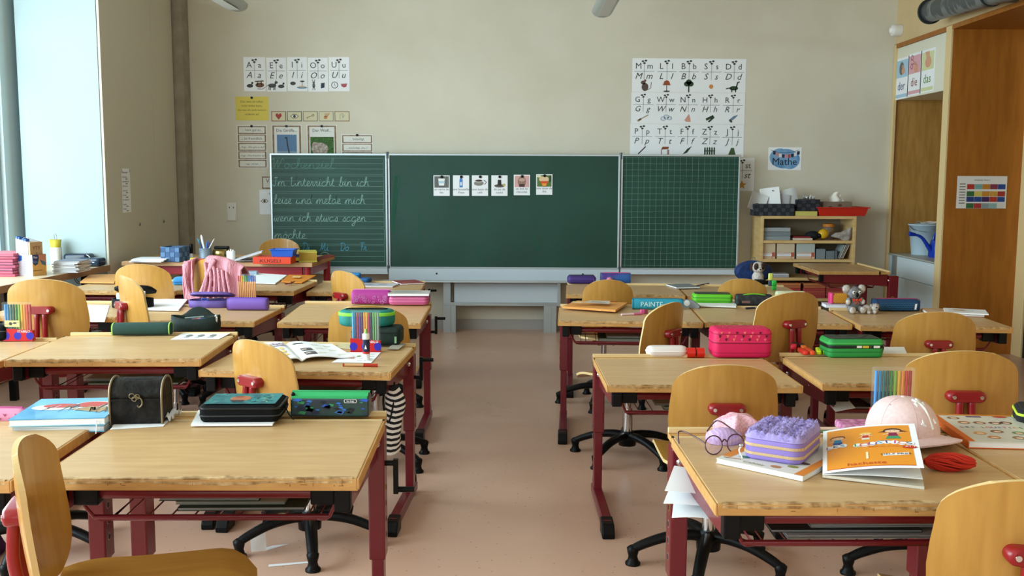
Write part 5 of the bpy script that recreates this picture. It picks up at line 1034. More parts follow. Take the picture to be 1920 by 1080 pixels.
m.build('hanging_fold', cg)
m = MB()
for k in range(6): m.tube(smooth_path([(-.02 + .03 * k, -.268, BT - .02 - .01 * k), (.0 + .03 * k, -.283, BT - .12), (-.04 + .045 * k, -.287, BT - .25)], 5), .009, KN, 6)
m.build('folds', cg)
# ================================================================ TEACHER TABLE
zT = .7355
def tp(px, py, dz=0): return PZ(px, py, zT + dz)
r_ = random.Random(3)
for k in range(4):
    a = tp(242 + 4 * k, 492 - k, .004 * k); b_ = tp(303, 492 - k, .004 * k)
    c = (a + b_) / 2; slab('paper_stack', (c.x, c.y + .10, zT + .0065 * k), r_.uniform(-8, 8), .24, .18, .006, PAPER, ['lowest sheet pile of the four on the left of the teacher table', 'second lowest sheet pile of the four on the left of the teacher table', 'second highest sheet pile of the four on the left of the teacher table', 'topmost sheet pile of the four on the left of the teacher table'][k], 'paper', group='sheet piles on the teacher table')
def woven(p, rz, w, d, h, c1, c2, label, name='woven_basket'):
    o = thing(name, p, rz, label, 'basket'); m1, m2 = flat(c1, .8), flat(c2, .8)
    b = MB(); b.box(-w / 2, w / 2, -d / 2, d / 2, 0, .006, m2); t = .006
    for (x0, x1, y0, y1) in ((-w / 2, w / 2, -d / 2, -d / 2 + t), (-w / 2, w / 2, d / 2 - t, d / 2), (-w / 2, -w / 2 + t, -d / 2, d / 2), (w / 2 - t, w / 2, -d / 2, d / 2)): b.box(x0, x1, y0, y1, 0, h, m2)
    b.build('body', o); wv = MB(); nz = max(2, round(h / .035)); nx = max(3, round(w / .036)); ny = max(2, round(d / .036))
    for j in range(nz):
        for i in range(nx):
            x0 = -w / 2 + w * i / nx; z0 = h * j / nz; o_ = .0035 if (i + j) % 2 else .0012; mm = m1 if (i + j) % 2 else m2
            wv.box(x0 + .002, x0 + w / nx - .002, -d / 2 - o_, -d / 2, z0 + .002, z0 + h / nz - .002, mm)
        for i in range(ny):
            y0 = -d / 2 + d * i / ny; z0 = h * j / nz; o_ = .0035 if (i + j) % 2 else .0012; mm = m1 if (i + j) % 2 else m2
            wv.box(w / 2, w / 2 + o_, y0 + .002, y0 + d / ny - .002, z0 + .002, z0 + h / nz - .002, mm); wv.box(-w / 2 - o_, -w / 2, y0 + .002, y0 + d / ny - .002, z0 + .002, z0 + h / nz - .002, mm)
    wv.build('weave', o, .0015); q = MB(); q.tube([(-w / 2, -d / 2, h), (w / 2, -d / 2, h), (w / 2, d / 2, h), (-w / 2, d / 2, h)], .004, m1, 6, closed=True); q.build('rim', o); return o
a, b_ = tp(305, 491), tp(340, 491); woven(((a.x + b_.x) / 2, a.y + .075, zT), -8, .145, .15, .105, '6484AA', '48648A', 'blue grey woven basket on the teacher table')
a = tp(355, 489); o = thing('glue_bottle', (a.x, a.y + .05, zT), 0, 'black bottle with a white foot right of the woven basket', 'bottle'); MB().lathe([(.016, 0), (.014, .045), (.011, .05)], PAPER, 14).build('foot', o); MB().lathe([(.012, .05), (.012, .118), (.009, .122)], BLK, 14).build('body', o)
a = tp(367, 492); o = thing('small_box', (a.x - .02, a.y + .02, zT), -10, 'small yellow box beside the red one on the teacher table', 'box'); MB().box(-.02, .02, -.02, .02, 0, .032, flat('E8C81E')).build('box_body', o, .003)
o = thing('small_box', (a.x + .03, a.y + .02, zT), 5, 'small red box beside the yellow one on the teacher table', 'box'); MB().box(-.025, .022, -.02, .02, 0, .026, flat('D03A2E')).box(.022, .04, -.02, .02, 0, .024, flat('E8C060')).build('box_body', o, .003)
def pencup(px, py, rad, h, body, label, pens, name='pen_cup'):
    a = tp(px, py); p = (a.x, a.y + rad, zT); o = thing(name, p, 0, label, 'cup'); m = MB(); m.lathe([(rad, 0), (rad, h), (rad * .92, h), (rad * .9, .006)], body, 20); m.build('cup', o)
    for k, (dx, dy, L, c, rr, lab) in enumerate(pens):
        pe = empty('pen', p, 0, lab, 'pen', 'pens in the ' + name.replace('_', ' ')); b = Vector((-dx * .25, -dy * .3, .01)); t = Vector((dx, dy, L)); MB().tube([b, b + (t - b) * .9], rr, flat(c, .4), 8).build('shaft', pe); MB().tube([b + (t - b) * .9, t], [rr, rr * .4], flat(c, .4), 8).build('tip', pe)
pencup(382, 490, .044, .095, mat('grey_mesh_metal', '8C98A4', .5, .3, kind='check', col2='6F7B88', scale=120), 'grey metal pen cup full of pens on the teacher table',
       [(-.055, 0, .165, '2E8AA8', .006, 'teal pen leaning left in the grey pen cup'), (-.03, .01, .19, 'E6EEF2', .009, 'thick white marker standing tallest in the grey pen cup'), (-.04, -.01, .14, '2A4A7A', .005, 'navy pen leaning left in the grey pen cup'), (.02, 0, .15, '2A5AA8', .006, 'blue pen leaning right in the grey pen cup'), (.034, .01, .14, '3A4A8A', .005, 'dark blue pen at the right rim of the grey pen cup'), (.07, 0, .165, 'E8E0DC', .004, 'thin pale pencil leaning far right in the grey pen cup')])
a = tp(411, 489); o = thing('brass_bowl', (a.x, a.y + .055, zT), 0, 'round brass singing bowl with a black striker on top', 'bowl'); BRS = mat('brass', 'A8925A', .25, .9)
MB().lathe([(.025, 0), (.055, .02), (.066, .045), (.062, .07), (.058, .078), (.055, .07), (.058, .045), (.02, .008)], BRS, 26).build('bowl', o); MB().box(-.05, .06, -.018, .018, .082, .105, BLK).build('striker', o, .008)
pencup(431, 491, .031, .078, PAPER, 'white paper cup full of white sticks on the teacher table', [(.02 * math.cos(k), .02 * math.sin(k), .082 + .004 * (k % 3), 'EDE6DA', .004, 'white chalk stick in the paper cup on the teacher table') for k in range(9)], 'paper_cup')
a = tp(452, 489); slab('folder', (a.x, a.y + .05, zT), 5, .20, .2, .012, PAPER, 'dark grey folder between the paper cup and the red game box', 'folder', flat('4A4C50'))
a, b_ = tp(449, 492), tp(492, 486); o = thing('book', ((a.x + b_.x) / 2 + .02, a.y + .05, zT + .013), 12, 'white book tilted up against the red game box', 'book'); MB(TR(0, 0, .0, ry=-17)).box(-.1, .1, -.09, .09, .03, .038, flat('D5D6DC')).build('cover', o, .001)
a, b_ = tp(474, 495), tp(546, 495); w_ = (b_ - a).length
RG = mat('orange_red_card', 'E0401E', .4); o = thing('game_box', ((a.x + b_.x) / 2, a.y + .105, zT), -1, 'flat orange red game box on the teacher table lettered KÜGELI', 'box'); MB().box(-w_ / 2, w_ / 2, -.10, .10, 0, .048, RG).build('lid', o, .001); m = MB(TR(-.01, -.1008, .010) @ UP); m.text('KÜGELI', .034, -.0, 0, INK, 0, wf=1.35); m.build('lettering', o)
bx_ = (a.x + b_.x) / 2 + .045; o = thing('storage_box', (bx_ + .02, a.y + .10, zT + .048), -3, 'translucent blue plastic box on top of the red game box', 'box')
TB = mat('blue_translucent', '2E6AD8', .2, trans=.25); m = MB()
rs = [[(sx_ * .085 * s_, sy_ * .055 * s_, z) for sx_, sy_ in ((-1, -1), (1, -1), (1, 1), (-1, 1))] for z, s_ in ((0, .86), (.05, 1.0), (.05, .94), (.006, .8))]; m.rings(rs, TB, smooth=False); m.build('tub', o, .003); m = MB(); m.box(-.092, .092, -.062, -.055, .048, .054, TB).box(-.092, .092, .055, .062, .048, .054, TB).box(-.092, -.085, -.06, .06, .048, .054, TB).box(.085, .092, -.06, .06, .048, .054, TB); m.build('rim', o, .001)
m = MB(); rr_ = random.Random(8)
for i in range(40): m.ball((rr_.uniform(-.06, .06), rr_.uniform(-.035, .035), rr_.uniform(.014, .04)), .009, flat(('BFD4F2', '3A6AC8', '8AA8E0')[i % 3], .3), 8)
o2 = m.build('blue_beads'); o2.location = (bx_ + .02, a.y + .10, zT + .048); tag(o2, 'pale and blue beads filling the translucent blue box', 'beads', None, 'stuff')
a = tp(565, 492); o = slab('book', (a.x + .02, a.y + .12, zT), 14, .13, .19, .075, PAPER, 'thick yellow covered block at the right end of the teacher table', 'book', flat('C9BE4E'), None, None, mat('yellow_page_block', 'B8963A', .8)); 
o = thing('foil_pouch', (a.x - .03, a.y + .06, zT), 20, 'crumpled dark blue pouch between the red box and the yellow block', 'pouch'); m = MB(); m.rbox(.10, .08, 0, .055, .02, flat('1E3A9E', .35), .015); m.build('body', o); m = MB(); m.box(-.03, .03, -.042, -.036, .01, .035, flat('D8C83A')); m.build('tag', o)
o = thing('notebook', (a.x + .125, a.y + .17, zT), 30, 'maroon notebook leaning at the right end of the teacher table', 'book'); MB(TR(0, 0, .02, ry=-12)).box(-.09, .07, -.07, .07, 0, .006, flat('7A2A22')).build('cover', o)
# ================================================================ WINDOW WORKTOP
def wp(px, py): return PZ(px, py, zW)
cols = ['B8324A', '8E2438', '5A2A4A', '9E3A5A', '3E2A52', 'A82E42', '7A2036', 'C8707E']
a = wp(3, 519)
for k in range(8):
    slab('folder', (a.x - .02, a.y + .13, zW + .001 + .0185 * k), r_.uniform(-4, 4), .2, .25, .017, PAPER, '%s folder, %s of the red stack on the window worktop' % (['crimson', 'wine red', 'plum', 'rose', 'dark violet', 'red', 'dark red', 'pale pink'][k], ['lowest', 'second from the bottom', 'third from the bottom', 'fourth from the bottom', 'fourth from the top', 'third from the top', 'second from the top', 'topmost'][k]), 'folder', flat(cols[k], .4), flat(cols[k], .4), None, flat('B8586E'), 'red folders stacked on the window worktop')
a = wp(62, 518); ex_ = Vector((1, .0, 0)); o = thing('magazine_box', (a.x, a.y, zW), 0, 'cardboard file box with white side and orange front on the window worktop', 'box')
# two visible faces meet at the corner nearest the camera
cL, cR = wp(30, 517) - a, wp(95, 514) - a; cL.z = cR.z = 0; cL = cL.normalized() * .125; cR = Vector((cR.x, cR.y, 0)).normalized() * .115; hB = .135
m = MB(); V = [Vector((0, 0, 0)), cR, cR + cL, cL]; m.add([v for v in V] + [v + Vector((0, 0, hB)) for v in V], [(0, 1, 5, 4)], flat('DDA85E')); m.add([v for v in V] + [v + Vector((0, 0, hB)) for v in V], [(3, 0, 4, 7)], flat('E2DCEA')); m.add([v for v in V] + [v + Vector((0, 0, hB)) for v in V], [(0, 3, 2, 1), (1, 2, 6, 5), (2, 3, 7, 6)], flat('C9A46A')); bo = m.build('box', o)
def face(p0, ex): n = ex.normalized().cross(Vector((0, 0, 1))); e = ex.normalized(); return Matrix(((e.x, 0, n.x, p0.x + n.x * .0008), (e.y, 0, n.y, p0.y + n.y * .0008), (0, 1, 0, p0.z), (0, 0, 0, 1)))
m = MB(face(V[0], cR)); m.poly([(0, hB), (0, .085), (.02, .065), (.045, .075), (.055, .11), (.05, hB)], flat('2E3A6A')); m.poly([(.05, hB), (.055, .11), (.075, .085), (.115, .075), (.115, hB)], flat('C8886A'), .0002); m.poly([(.06, .1), (.08, .07), (.11, .06), (.11, .08), (.08, .095)], flat('4A6A8A'), .0004); m.text('Flex', .02, .026, .112, PAPER, .0006); m.text('Box', .026, .024, .082, flat('7A9AC8'), .0006); m.text('Mathematik 2', .014, .045, .03, flat('6A3A1E'), .0006); m.text('westermann', .006, .09, .018, flat('6A3A1E'), .0006)
M2 = face(V[3], -cL); m.M = M2; m.poly([(.012, hB - .004), (.05, hB - .004), (.048, .1), (.03, .092), (.014, .1)], flat('2A6AC8'), .0002); text_lines(m, 12, .06, .105, .015, .11, flat('9A92A8'), .002, 4, .0004); m.rect(.02, .024, .01, .08, flat('6A6478'), .0004); m.build('print', bo)
bt_ = thing('x', (0, 0, 0), 0, None, None); bpy.data.objects.remove(bt_)
for k in range(7):
    c = a + cL * (.90 - .125 * k) + cR * .46; dl = cL.normalized()
    col = 'E9E9EC' if k else 'E2E2E8'; o = empty('booklet', (c.x, c.y, zW + .004), math.degrees(math.atan2(cR.y, cR.x)), ('%s upright booklet in the cardboard file box' % ['rearmost', 'second from the rear', 'third from the rear', 'middle', 'third from the front', 'second from the front', 'frontmost'][k]) if k < 6 else 'tan booklet with brown letters standing frontmost in the file box', 'booklet', 'booklets in the file box')
    m = MB(); th_ = .012; m.box(-.052, .052, -th_ / 2, th_ / 2, 0, .235 - .004 * k, flat(col) if k < 6 else flat('C4A078')); bo = m.build('pages', o, .001)
    if k in (0, 1, 3, 4): MB().box(-.05, -.02, -th_ / 2 - .001, th_ / 2 + .001, .232 - .004 * k, .248 - .004 * k, flat('2E5A9E')).build('blue_tab', o)
    if k == 6:
        q = MB(UP); q.text('YTY', .035, 0, .16, flat('5A2A1E'), th_ / 2 + .0008); q.ell(0, .14, .004, .006, flat('5E7A2E'), th_ / 2 + .0008); q.build('lettering', bo)
a = wp(99, 500); o = thing('storage_tin', (a.x - .02, a.y + .1, zW), 0, 'white round tin with a yellow rim behind the file box', 'tin'); MB().lathe([(.04, 0), (.04, .13)], WHITE, 20).build('tin', o)
o = thing('sticky_note_pot', (a.x - .02, a.y + .1, zW + .13), 0, 'mustard yellow pot holding a paper clip on the white tin', 'pot'); MB().lathe([(.035, 0), (.04, .055), (.037, .055), (.033, .004)], flat('C9B83A'), 20).build('pot', o)
MB().tube(smooth_path([(.0, 0, .04), (-.008, 0, .085), (.0, 0, .095), (.008, 0, .085), (.01, 0, .05)], 4), .0022, STEEL, 6).build('clip', o)
a = wp(122, 512)
for k in range(9):
    c1 = ['9A9EA8', 'C8CCD4', '5A6070', 'B0B4BC', 'D8D4CC', '6A5A5A', '8E94A0', 'C4C8D0', '7A8090'][k]
    slab('booklet', (a.x + .0 + r_.uniform(-.006, .006), a.y + .10, zW + .001 + .0085 * k), r_.uniform(-7, 7), .165, .2, .008, PAPER, '%s booklet, %s in the pile right of the file box' % (['mid grey', 'pale grey', 'slate', 'silver grey', 'cream', 'brown', 'steel grey', 'light grey', 'grey blue'][k], ['lowest', 'second lowest', 'third lowest', 'fourth lowest', 'middle', 'fourth highest', 'third highest', 'second highest', 'topmost'][k]), 'booklet', flat(c1), None, None, None, 'booklets piled on the window worktop')
a = wp(122, 501); o = thing('document_tray', (a.x + .03, a.y + .16, zW), -5, 'glossy dark blue desk tray behind the booklet pile', 'tray'); m = MB(); m.rbox(.19, .12, 0, .085, .03, mat('navy_gloss', '142236', .2), .02); m.build('body', o)
m = MB(); m.tube(smooth_path([(.07, -.04, .08), (.10, -.05, .07), (.13, -.04, .03), (.15, -.03, .004)], 4), .003, WHITE, 6); m.build('cord', o)
a = wp(178, 498); o = thing('speaker_box', (a.x + .01, min(a.y + .07, 6.94), zW), -12, 'small dark blue loudspeaker with loose black cable at the end of the worktop', 'speaker'); m = MB(); m.rbox(.16, .10, .004, .062, .025, mat('slate_blue_gloss', '24384C', .2), .018); m.build('body', o); MB().box(.03, .045, -.0515, -.05, .03, .036, PAPER).build('indicator', o)
p_ = a; m = MB(); m.tube(smooth_path([(-.03, -.03, .01), (-.05, -.12, .03), (-.02, -.19, -.05), (.02, -.20, -.10), (.06, -.18, -.05), (.04, -.14, .03), (.0, -.12, .035), (-.03, -.14, .0), (0, -.185, -.08), (.07, -.17, -.11)], 6), .0025, BLK, 6); m.build('cable', o)
a = wp(140, 503); slab('folder', (a.x + .02, a.y + .02, zW + .0005), 4, .10, .08, .004, flat('1A1C20'), 'thin black pad in front of the dark blue tray', 'pad')
# ================================================================ FRONT RIGHT DESK
hB1 = .693
# glasses
g = thing('glasses', (0, 0, 0), 0, 'round dark red eyeglasses lying at the left of the front right desk', 'glasses'); FR = mat('plum_acetate', '4A1420', .25, coat=.5)
cL_ = PZ(1339, 852, hB1); cR_ = PZ(1380, 849, hB1); rad = .0225; ax = (cR_ - cL_).normalized(); upv = (Vector((0, 0, 1)) * .93 + Vector((0, 1, 0)) * .36).normalized()
def ringpts(c0): c = c0 + upv * rad; return c, [c + ax * (rad * math.cos(t)) + upv * (rad * math.sin(t)) for t in [2 * math.pi * k / 28 for k in range(28)]]
c1, rl = ringpts(cL_); c2, rr2 = ringpts(cR_)
m = MB(); m.tube(rl, .0016, FR, 8, closed=True); m.tube(rr2, .0016, FR, 8, closed=True); m.tube(smooth_path([c1 + ax * rad + upv * .006, (c1 + c2) / 2 + upv * .012, c2 - ax * rad + upv * .006], 5), .0018, FR, 8); m.build('frame', g)
LN = bpy.data.materials.new('lens_glass'); LN.use_nodes = True; ln = LN.node_tree; ln.nodes.clear(); a1 = ln.nodes.new('ShaderNodeOutputMaterial'); a2_ = ln.nodes.new('ShaderNodeBsdfTransparent'); a3 = ln.nodes.new('ShaderNodeBsdfGlossy'); a4 = ln.nodes.new('ShaderNodeMixShader'); a3.inputs['Roughness'].default_value = .03; a4.inputs[0].default_value = .12; a2_.inputs[0].default_value = (.93, .9, .92, 1)
ln.links.new(a2_.outputs[0], a4.inputs[1]); ln.links.new(a3.outputs[0], a4.inputs[2]); ln.links.new(a4.outputs[0], a1.inputs[0])
for rg in (rl, rr2): m = MB(); m.add(rg, [tuple(range(28))], LN); m.build('lens', g)
t1 = PZ(1273, 832, hB1 + .002); e1 = PZ(1282, 832, hB1) + Vector((0, 0, .031)); h1 = c1 - ax * rad + upv * .006
m = MB(); m.tube(smooth_path([h1, h1 + (e1 - h1) * .5 + Vector((0, 0, .002)), e1, e1 + Vector((-.014, .004, -.004)), t1], 6), .0021, FR, 8); m.build('temple', g)
h2 = c2 + ax * rad + upv * .006; e2 = h2 + Vector((-.035, .12, .018)); m = MB(); m.tube(smooth_path([h2, h2 + (e2 - h2) * .5 + Vector((0, 0, .004)), e2, e2 + Vector((-.012, .012, -.006)), e2 + Vector((-.03, .012, -.03))], 6), .0021, FR, 8); m.build('temple', g)
# pink starfish pouch and shell
def puff(name, p, rz, pts, h, m_, label, cat, sc=1.0, deco=None):
    o = thing(name, p, rz, label, cat); b = MB(); n = len(pts); rs = []
    for k in range(7):
        a = math.pi / 2 * k / 6; s = math.cos(a) ** .7 if k < 6 else .02; rs.append([(x * (s * .45 + .55 if k < 3 else s), y * (s * .45 + .55 if k < 3 else s), h * (.25 + .75 * math.sin(a))) for x, y in pts])
    rs = [[(x * .9, y * .9, 0) for x, y in pts], [(x, y, h * .25) for x, y in pts]] + rs[1:]
    b.rings(rs, m_); bo = b.build('body', o)
    if deco: q = MB(); deco(q); q.build('seams', bo)
    return o
st = [((.066 if k % 2 == 0 else .040) * math.cos(2 * math.pi * k / 10 + .3), (.066 if k % 2 == 0 else .040) * math.sin(2 * math.pi * k / 10 + .3)) for k in range(10)]
st2 = [tuple(v)[:2] for v in smooth_path([(x, y, 0) for x, y in st + [st[0]]], 4)][:-1]
PKF = mat('pink_sequin_fabric', 'E2A0B4', .5, kind='voronoi', col2='EFC2CC', scale=160)
q = PZ(1392, 822, hB1); puff('starfish_pouch', (q.x, q.y + .06, hB1), 20, st2, .05, PKF, 'puffy pink starfish shaped pouch behind the glasses', 'pouch')
q = PZ(1362, 836, hB1); shl = [(.045 * math.cos(t) * (1 + .05 * abs(math.sin(t * 5))), .034 * math.sin(t) * (1 + .05 * abs(math.sin(t * 5)))) for t in [2 * math.pi * k / 30 for k in range(30)]]
puff('shell_purse', (q.x, q.y + .035, hB1), 10, shl, .036, mat('lilac_shell_fabric', 'C8A4D8', .5, kind='wave', col2='D8BCE4', scale=30), 'lilac shell shaped purse seen through the eyeglasses', 'purse')
# textbook under the lilac case
tb = (.637, 2.300); WC = mat('illustrated_cover', 'E2DED6', .4, kind='noise', col2='D5D4D0', scale=9)
def tbdeco(mb, w, d):
    OG = flat('D9822E', .45)
    mb.rect(w / 2 - .022, w / 2, -d / 2, d / 2, OG, 0); mb.rect(-w / 2, -w / 2 + .022, -d / 2 + .03, d / 2, OG, 0)
    mb.text('Cahier', .02, -.02, -d / 2 + .012, flat('6A8A4A'), .0002); mb.line([(-w / 2 + .01, -d / 2 + .02), (-w / 2 + .05, -d / 2 + .03)], .004, flat('A8623E'), .0002)
    for x, y, c in ((.06, -.09, '8A8A3A'), (.07, -.05, '5A4A3E'), (-.06, -.09, '3E7A6A'), (.03, -.115, 'B07A4A')): mb.ell(x, y, .013, .009, flat(c), .0003)
slab('textbook', (tb[0], tb[1], hB1), -40, .215, .285, .012, PAPER, 'pale illustrated textbook with orange spine under the lilac fluffy case', 'book', WC, None, tbdeco)
# fluffy lilac case
FZ = mat('lilac_plush', 'A596CE', .95); LV = mat('lilac_fabric', '8F7AC4', .6); zc = hB1 + .0125
o = thing('pencil_case', (tb[0] - .005, tb[1] + .008, zc), -31, 'fluffy lilac double zip pencil case on the front right desk', 'pencil case')
MB().rbox(.138, .188, 0, .052, .028, LV, .008).build('body', o)
ZP = mat('cream_zip', 'D2B48C', .6, kind='wave', col2='B8966A', scale=120)
for z in (.012, .032): MB().rbox(.142, .192, z, z + .007, .029, ZP, .001).build('zipper', o)
pf = MB(); rr_ = random.Random(21); nx_, ny_ = 34, 46; G = [[rr_.random() for _ in range(nx_ + 1)] for _ in range(ny_ + 1)]
def se(u, v):
    a, b = 2 * u - 1, 2 * v - 1; x = a * .069; y = b * .094
    if abs(x) > .044 and abs(y) > .069:
        dx, dy = abs(x) - .044, abs(y) - .069; L_ = max(1e-6, math.hypot(dx, dy)); mx_ = max(dx, dy); s = mx_ / L_; x = math.copysign(.044 + dx * s, x); y = math.copysign(.069 + dy * s, y)
    ed_ = min(1, (1 - max(abs(a), abs(b))) * 9); i, j = int(u * nx_), int(v * ny_)
    wv = math.sin(x * 210 + 3 * math.sin(y * 95)) * math.sin(y * 170 + 2.5 * math.sin(x * 120)); return (x, y, .050 + ed_ * (.012 + .0045 * wv + .004 * G[j][i]))
pf.sheet(se, nx_, ny_, .002, FZ); pl_o = pf.build('plush_top', o)
hf = MB(); NT = 2600
for i in range(NT):
    u, v = rr_.random(), rr_.random(); p = Vector(se(u * .98 + .01, v * .98 + .01)); d_ = Vector((math.sin(p.y * 90) * .7 + rr_.uniform(-.5, .5), math.cos(p.x * 100) * .7 + rr_.uniform(-.5, .5), .5)).normalized() * .0075; s_ = d_.cross(Vector((0, 0, 1))).normalized() * .0011
    hf.add([p + s_, p - s_, p + d_], [(0, 1, 2)], FZ)
hf = hf.build('plush_fibres', pl_o); hf['kind'] = 'stuff'
m = MB(); m.tube(smooth_path([(-.069, -.09, .03), (-.074, -.1, .02), (-.07, -.098, .008), (-.066, -.1, .001)], 4), .0018, PAPER, 6).ball((-.072, -.097, .03), .004, CHR, 8); m.build('zipper_pull', o)
# orange textbook with lifted cover
BL, BR2, TR2, TL = Vector((.678, 2.145, .704)), Vector((.863, 2.05, .747)), Vector((.952, 2.33, .772)), Vector((.762, 2.42, .728))
o = thing('orange_textbook', BL, 0, 'orange language textbook with lifted cover on the front right desk', 'book')
def quadsheet(a, b, c, d, th, mm, arch=0, nu=8, off=0):
    m = MB()
    def fn(u, v):
        p = (a * (1 - u) + b * u) * (1 - v) + (d * (1 - u) + c * u) * v - BL; n = Vector((0, 0, 1)); return p + n * (off + arch * math.sin(math.pi * u))
    m.sheet(fn, nu, 4, th, mm); return m, fn
m, cf_ = quadsheet(BL, BR2, TR2, TL, .0014, PAPER, .006); cvo = m.build('front_cover', o)
lB, lR, lTR, lTL = Vector((.678, 2.145, .698)), Vector((.8755, 2.074, .695)), Vector((.965, 2.345, .695)), Vector((.762, 2.42, .70))
m, _ = quadsheet(lB, lR, lTR, lTL, .006, flat('D9D2C2')); m.build('pages', o)
m, _ = quadsheet(lB, lR + Vector((-.004, 0, .016)), lTR + Vector((-.01, 0, .03)), lTL + Vector((0, 0, .02)), .0012, PAPER, .003, off=.004); m.build('loose_page', o)
m, _ = quadsheet(lTL + Vector((0, 0, -.003)), lTR, lTR + Vector((0, .002, .0)), lTL + Vector((0, .002, .02)), .001, PAPER); 
def cov(mb, pts, mm, z=.0012, sub=1):          # polygon in cover coordinates 0..1, subdivided to follow the arch
    vs = [Vector(cf_(p[0], p[1])) + Vector((0, 0, z)) for p in pts]; mb.add(vs, [tuple(range(len(vs)))], mm)
def covrect(mb, u0, u1, v0, v1, mm, z=.0012, n=8):
    for i in range(n): a_, b2 = u0 + (u1 - u0) * i / n, u0 + (u1 - u0) * (i + 1) / n; cov(mb, [(a_, v0), (b2, v0), (b2, v1), (a_, v1)], mm, z)
def covell(mb, cx, cy, rx, ry, mm, z=.0018, n=16): cov(mb, [(cx + rx * math.cos(2 * math.pi * k / n), cy + ry * math.sin(2 * math.pi * k / n)) for k in range(n)], mm, z)
def covtext(mb, s, size, x, y, mm, z=.0022, rot=0, wf=1.0):
    vs, fs, a_, b2 = text_geo(s); out = []
    for v in vs:
        px_, py_ = (v.x - (a_ + b2) / 2) * size * wf, v.y * size; cr_, sr_ = math.cos(R(rot)), math.sin(R(rot)); u, w = x + (px_ * cr_ - py_ * sr_) / .21, y + (px_ * sr_ + py_ * cr_) / .295; out.append(Vector(cf_(u, w)) + Vector((0, 0, z)))
    mb.add(out, fs, mm)
OG = mat('textbook_orange', 'F0981E', .35, coat=.2); m = MB(); covrect(m, .045, .93, .035, .955, OG); covrect(m, .045, .93, .035, .045, flat('C8421E'), .0014)
SK, = (flat('F2C8A4', .5),)
def kid(m, x, y, hair, shirt, pants, s=1.0, girl=False):
    covell(m, x, y + .05 * s, .085 * s, .045 * s, flat(hair), .0016)
    if girl: cov(m, [(x - .14 * s, y + .02), (x - .05 * s, y + .06 * s), (x - .03 * s, y + .01)], flat(hair), .0015); cov(m, [(x + .14 * s, y + .03), (x + .05 * s, y + .06 * s), (x + .03 * s, y + .01)], flat(hair), .0015)
    covell(m, x, y + .03 * s, .07 * s, .032 * s, SK, .0019); [covell(m, x + d, y + .035 * s, .005, .004, INK, .0022, 8) for d in (-.02 * s, .02 * s)]
    cov(m, [(x - .035 * s, y), (x + .035 * s, y), (x + .045 * s, y - .07 * s), (x - .045 * s, y - .07 * s)], flat(shirt), .0018); cov(m, [(x - .05 * s, y - .07 * s), (x + .05 * s, y - .07 * s), (x + (.07 if girl else .05) * s, y - .125 * s), (x - (.07 if girl else .05) * s, y - .125 * s)], flat(pants), .0018)
    cov(m, [(x - .04 * s, y - .005), (x - .1 * s, y - .045), (x - .095 * s, y - .055), (x - .03 * s, y - .03)], SK, .0017); cov(m, [(x + .04 * s, y - .005), (x + .1 * s, y + .0), (x + .095 * s, y - .012), (x + .03 * s, y - .03)], SK, .0017)
kid(m, .16, .70, '8A4A22', '2E8AB8', '2A4A9E', 1.0); kid(m, .46, .735, 'E8C040', 'C8341E', 'E8E0D0', .82); kid(m, .75, .77, '4A2A1E', '8A1E4A', '3E9A6A', 1.15, True)
for k, (ch_, c_2) in enumerate(zip('LES-LOUSTICS', ('8A2E6A', '2A3A7A', '2E8ABE', 'E8E8E8', '3E9A3E', 'D83A2E', '8A4A9E', '2EA0BE', '4A2A7A', 'C8348A', 'E0542E', '2A3A5A'))):
    if ch_ == '-': continue
    y_ = .50 + .02 * math.sin(k); x_ = .06 + k * .077; covell(m, x_, y_ + .028, .046, .044, PAPER, .0019, 14); covtext(m, ch_, .027 if k > 3 else .022, x_, y_, flat(c_2), .0024, (k % 3 - 1) * 6, 1.15)
covtext(m, 'Méthode de français', .010, .68, .44, flat('C8421E'), .0022); covell(m, .90, .425, .075, .028, flat('D0301E'), .0022); covtext(m, 'A1.1', .012, .90, .415, PAPER, .0028)
covtext(m, '1', .065, .46, .19, flat('FBE9C0'), .0022, 0, .8); cov(m, [(.62, .235), (.88, .26), (.88, .31), (.62, .285)], PAPER, .0019); covtext(m, 'DELF PRIM', .014, .75, .255, INK, .0026, 3); covtext(m, 'hachette', .024, .45, .075, flat('C8421E'), .0022)
m.build('cover_print', cvo)
# pink baseball cap
cap = thing('baseball_cap', (.98, 2.475, hB1), -60, 'pale pink baseball cap with a raised white monogram on the front right desk', 'cap'); CP = mat('pale_pink_twill', 'E4C6C2', .85, kind='noise', col2='DDBBB8', scale=120); CPI = mat('cap_inside', '6E5652', .9)
def crown(u, v): a = 2 * math.pi * u; e = math.pi / 2 * v; rx = .095; ry = .083; zz = .108 * math.sin(e) ** .9; c = math.cos(e) ** .72; return (rx * c * math.cos(a), ry * c * math.sin(a), zz + .004 + .004 * (1 - v) * math.cos(a))
m = MB(); m.sheet(crown, 48, 14, .002, CP); m.build('crown', cap)
m = MB()
for k in range(6):
    a = 2 * math.pi * k / 6 + .52; m.tube([Vector(crown(a / (2 * math.pi), v / 12)) * 1.006 for v in range(0, 12)], .0009, flat('C8A4A0'), 5)
m.build('seams', cap); MB().ball((0, 0, .112), (.007, .007, .004), CP).build('top_button', cap)
def brim(u, v):
    a = (u - .5) * 2; th_ = a * 1.15; r0 = .09; rr = r0 + v * .062 * math.cos(a * 1.35) ** .6 if abs(a) < 1 else r0; return (rr * math.cos(th_) * 1.02, rr * math.sin(th_) * .86, .014 - .02 * v + .030 * math.cos(a * 1.5) * (.5 + .7 * v) - .0)
m = MB(); m.sheet(brim, 24, 8, .004, CP); m.build('brim', cap)
m = MB(); W2 = flat('F2EEEA', .5)
def cp_(s, t): a = s; e = t; return Vector(crown((a % (2 * math.pi)) / (2 * math.pi), e)) * 1.02
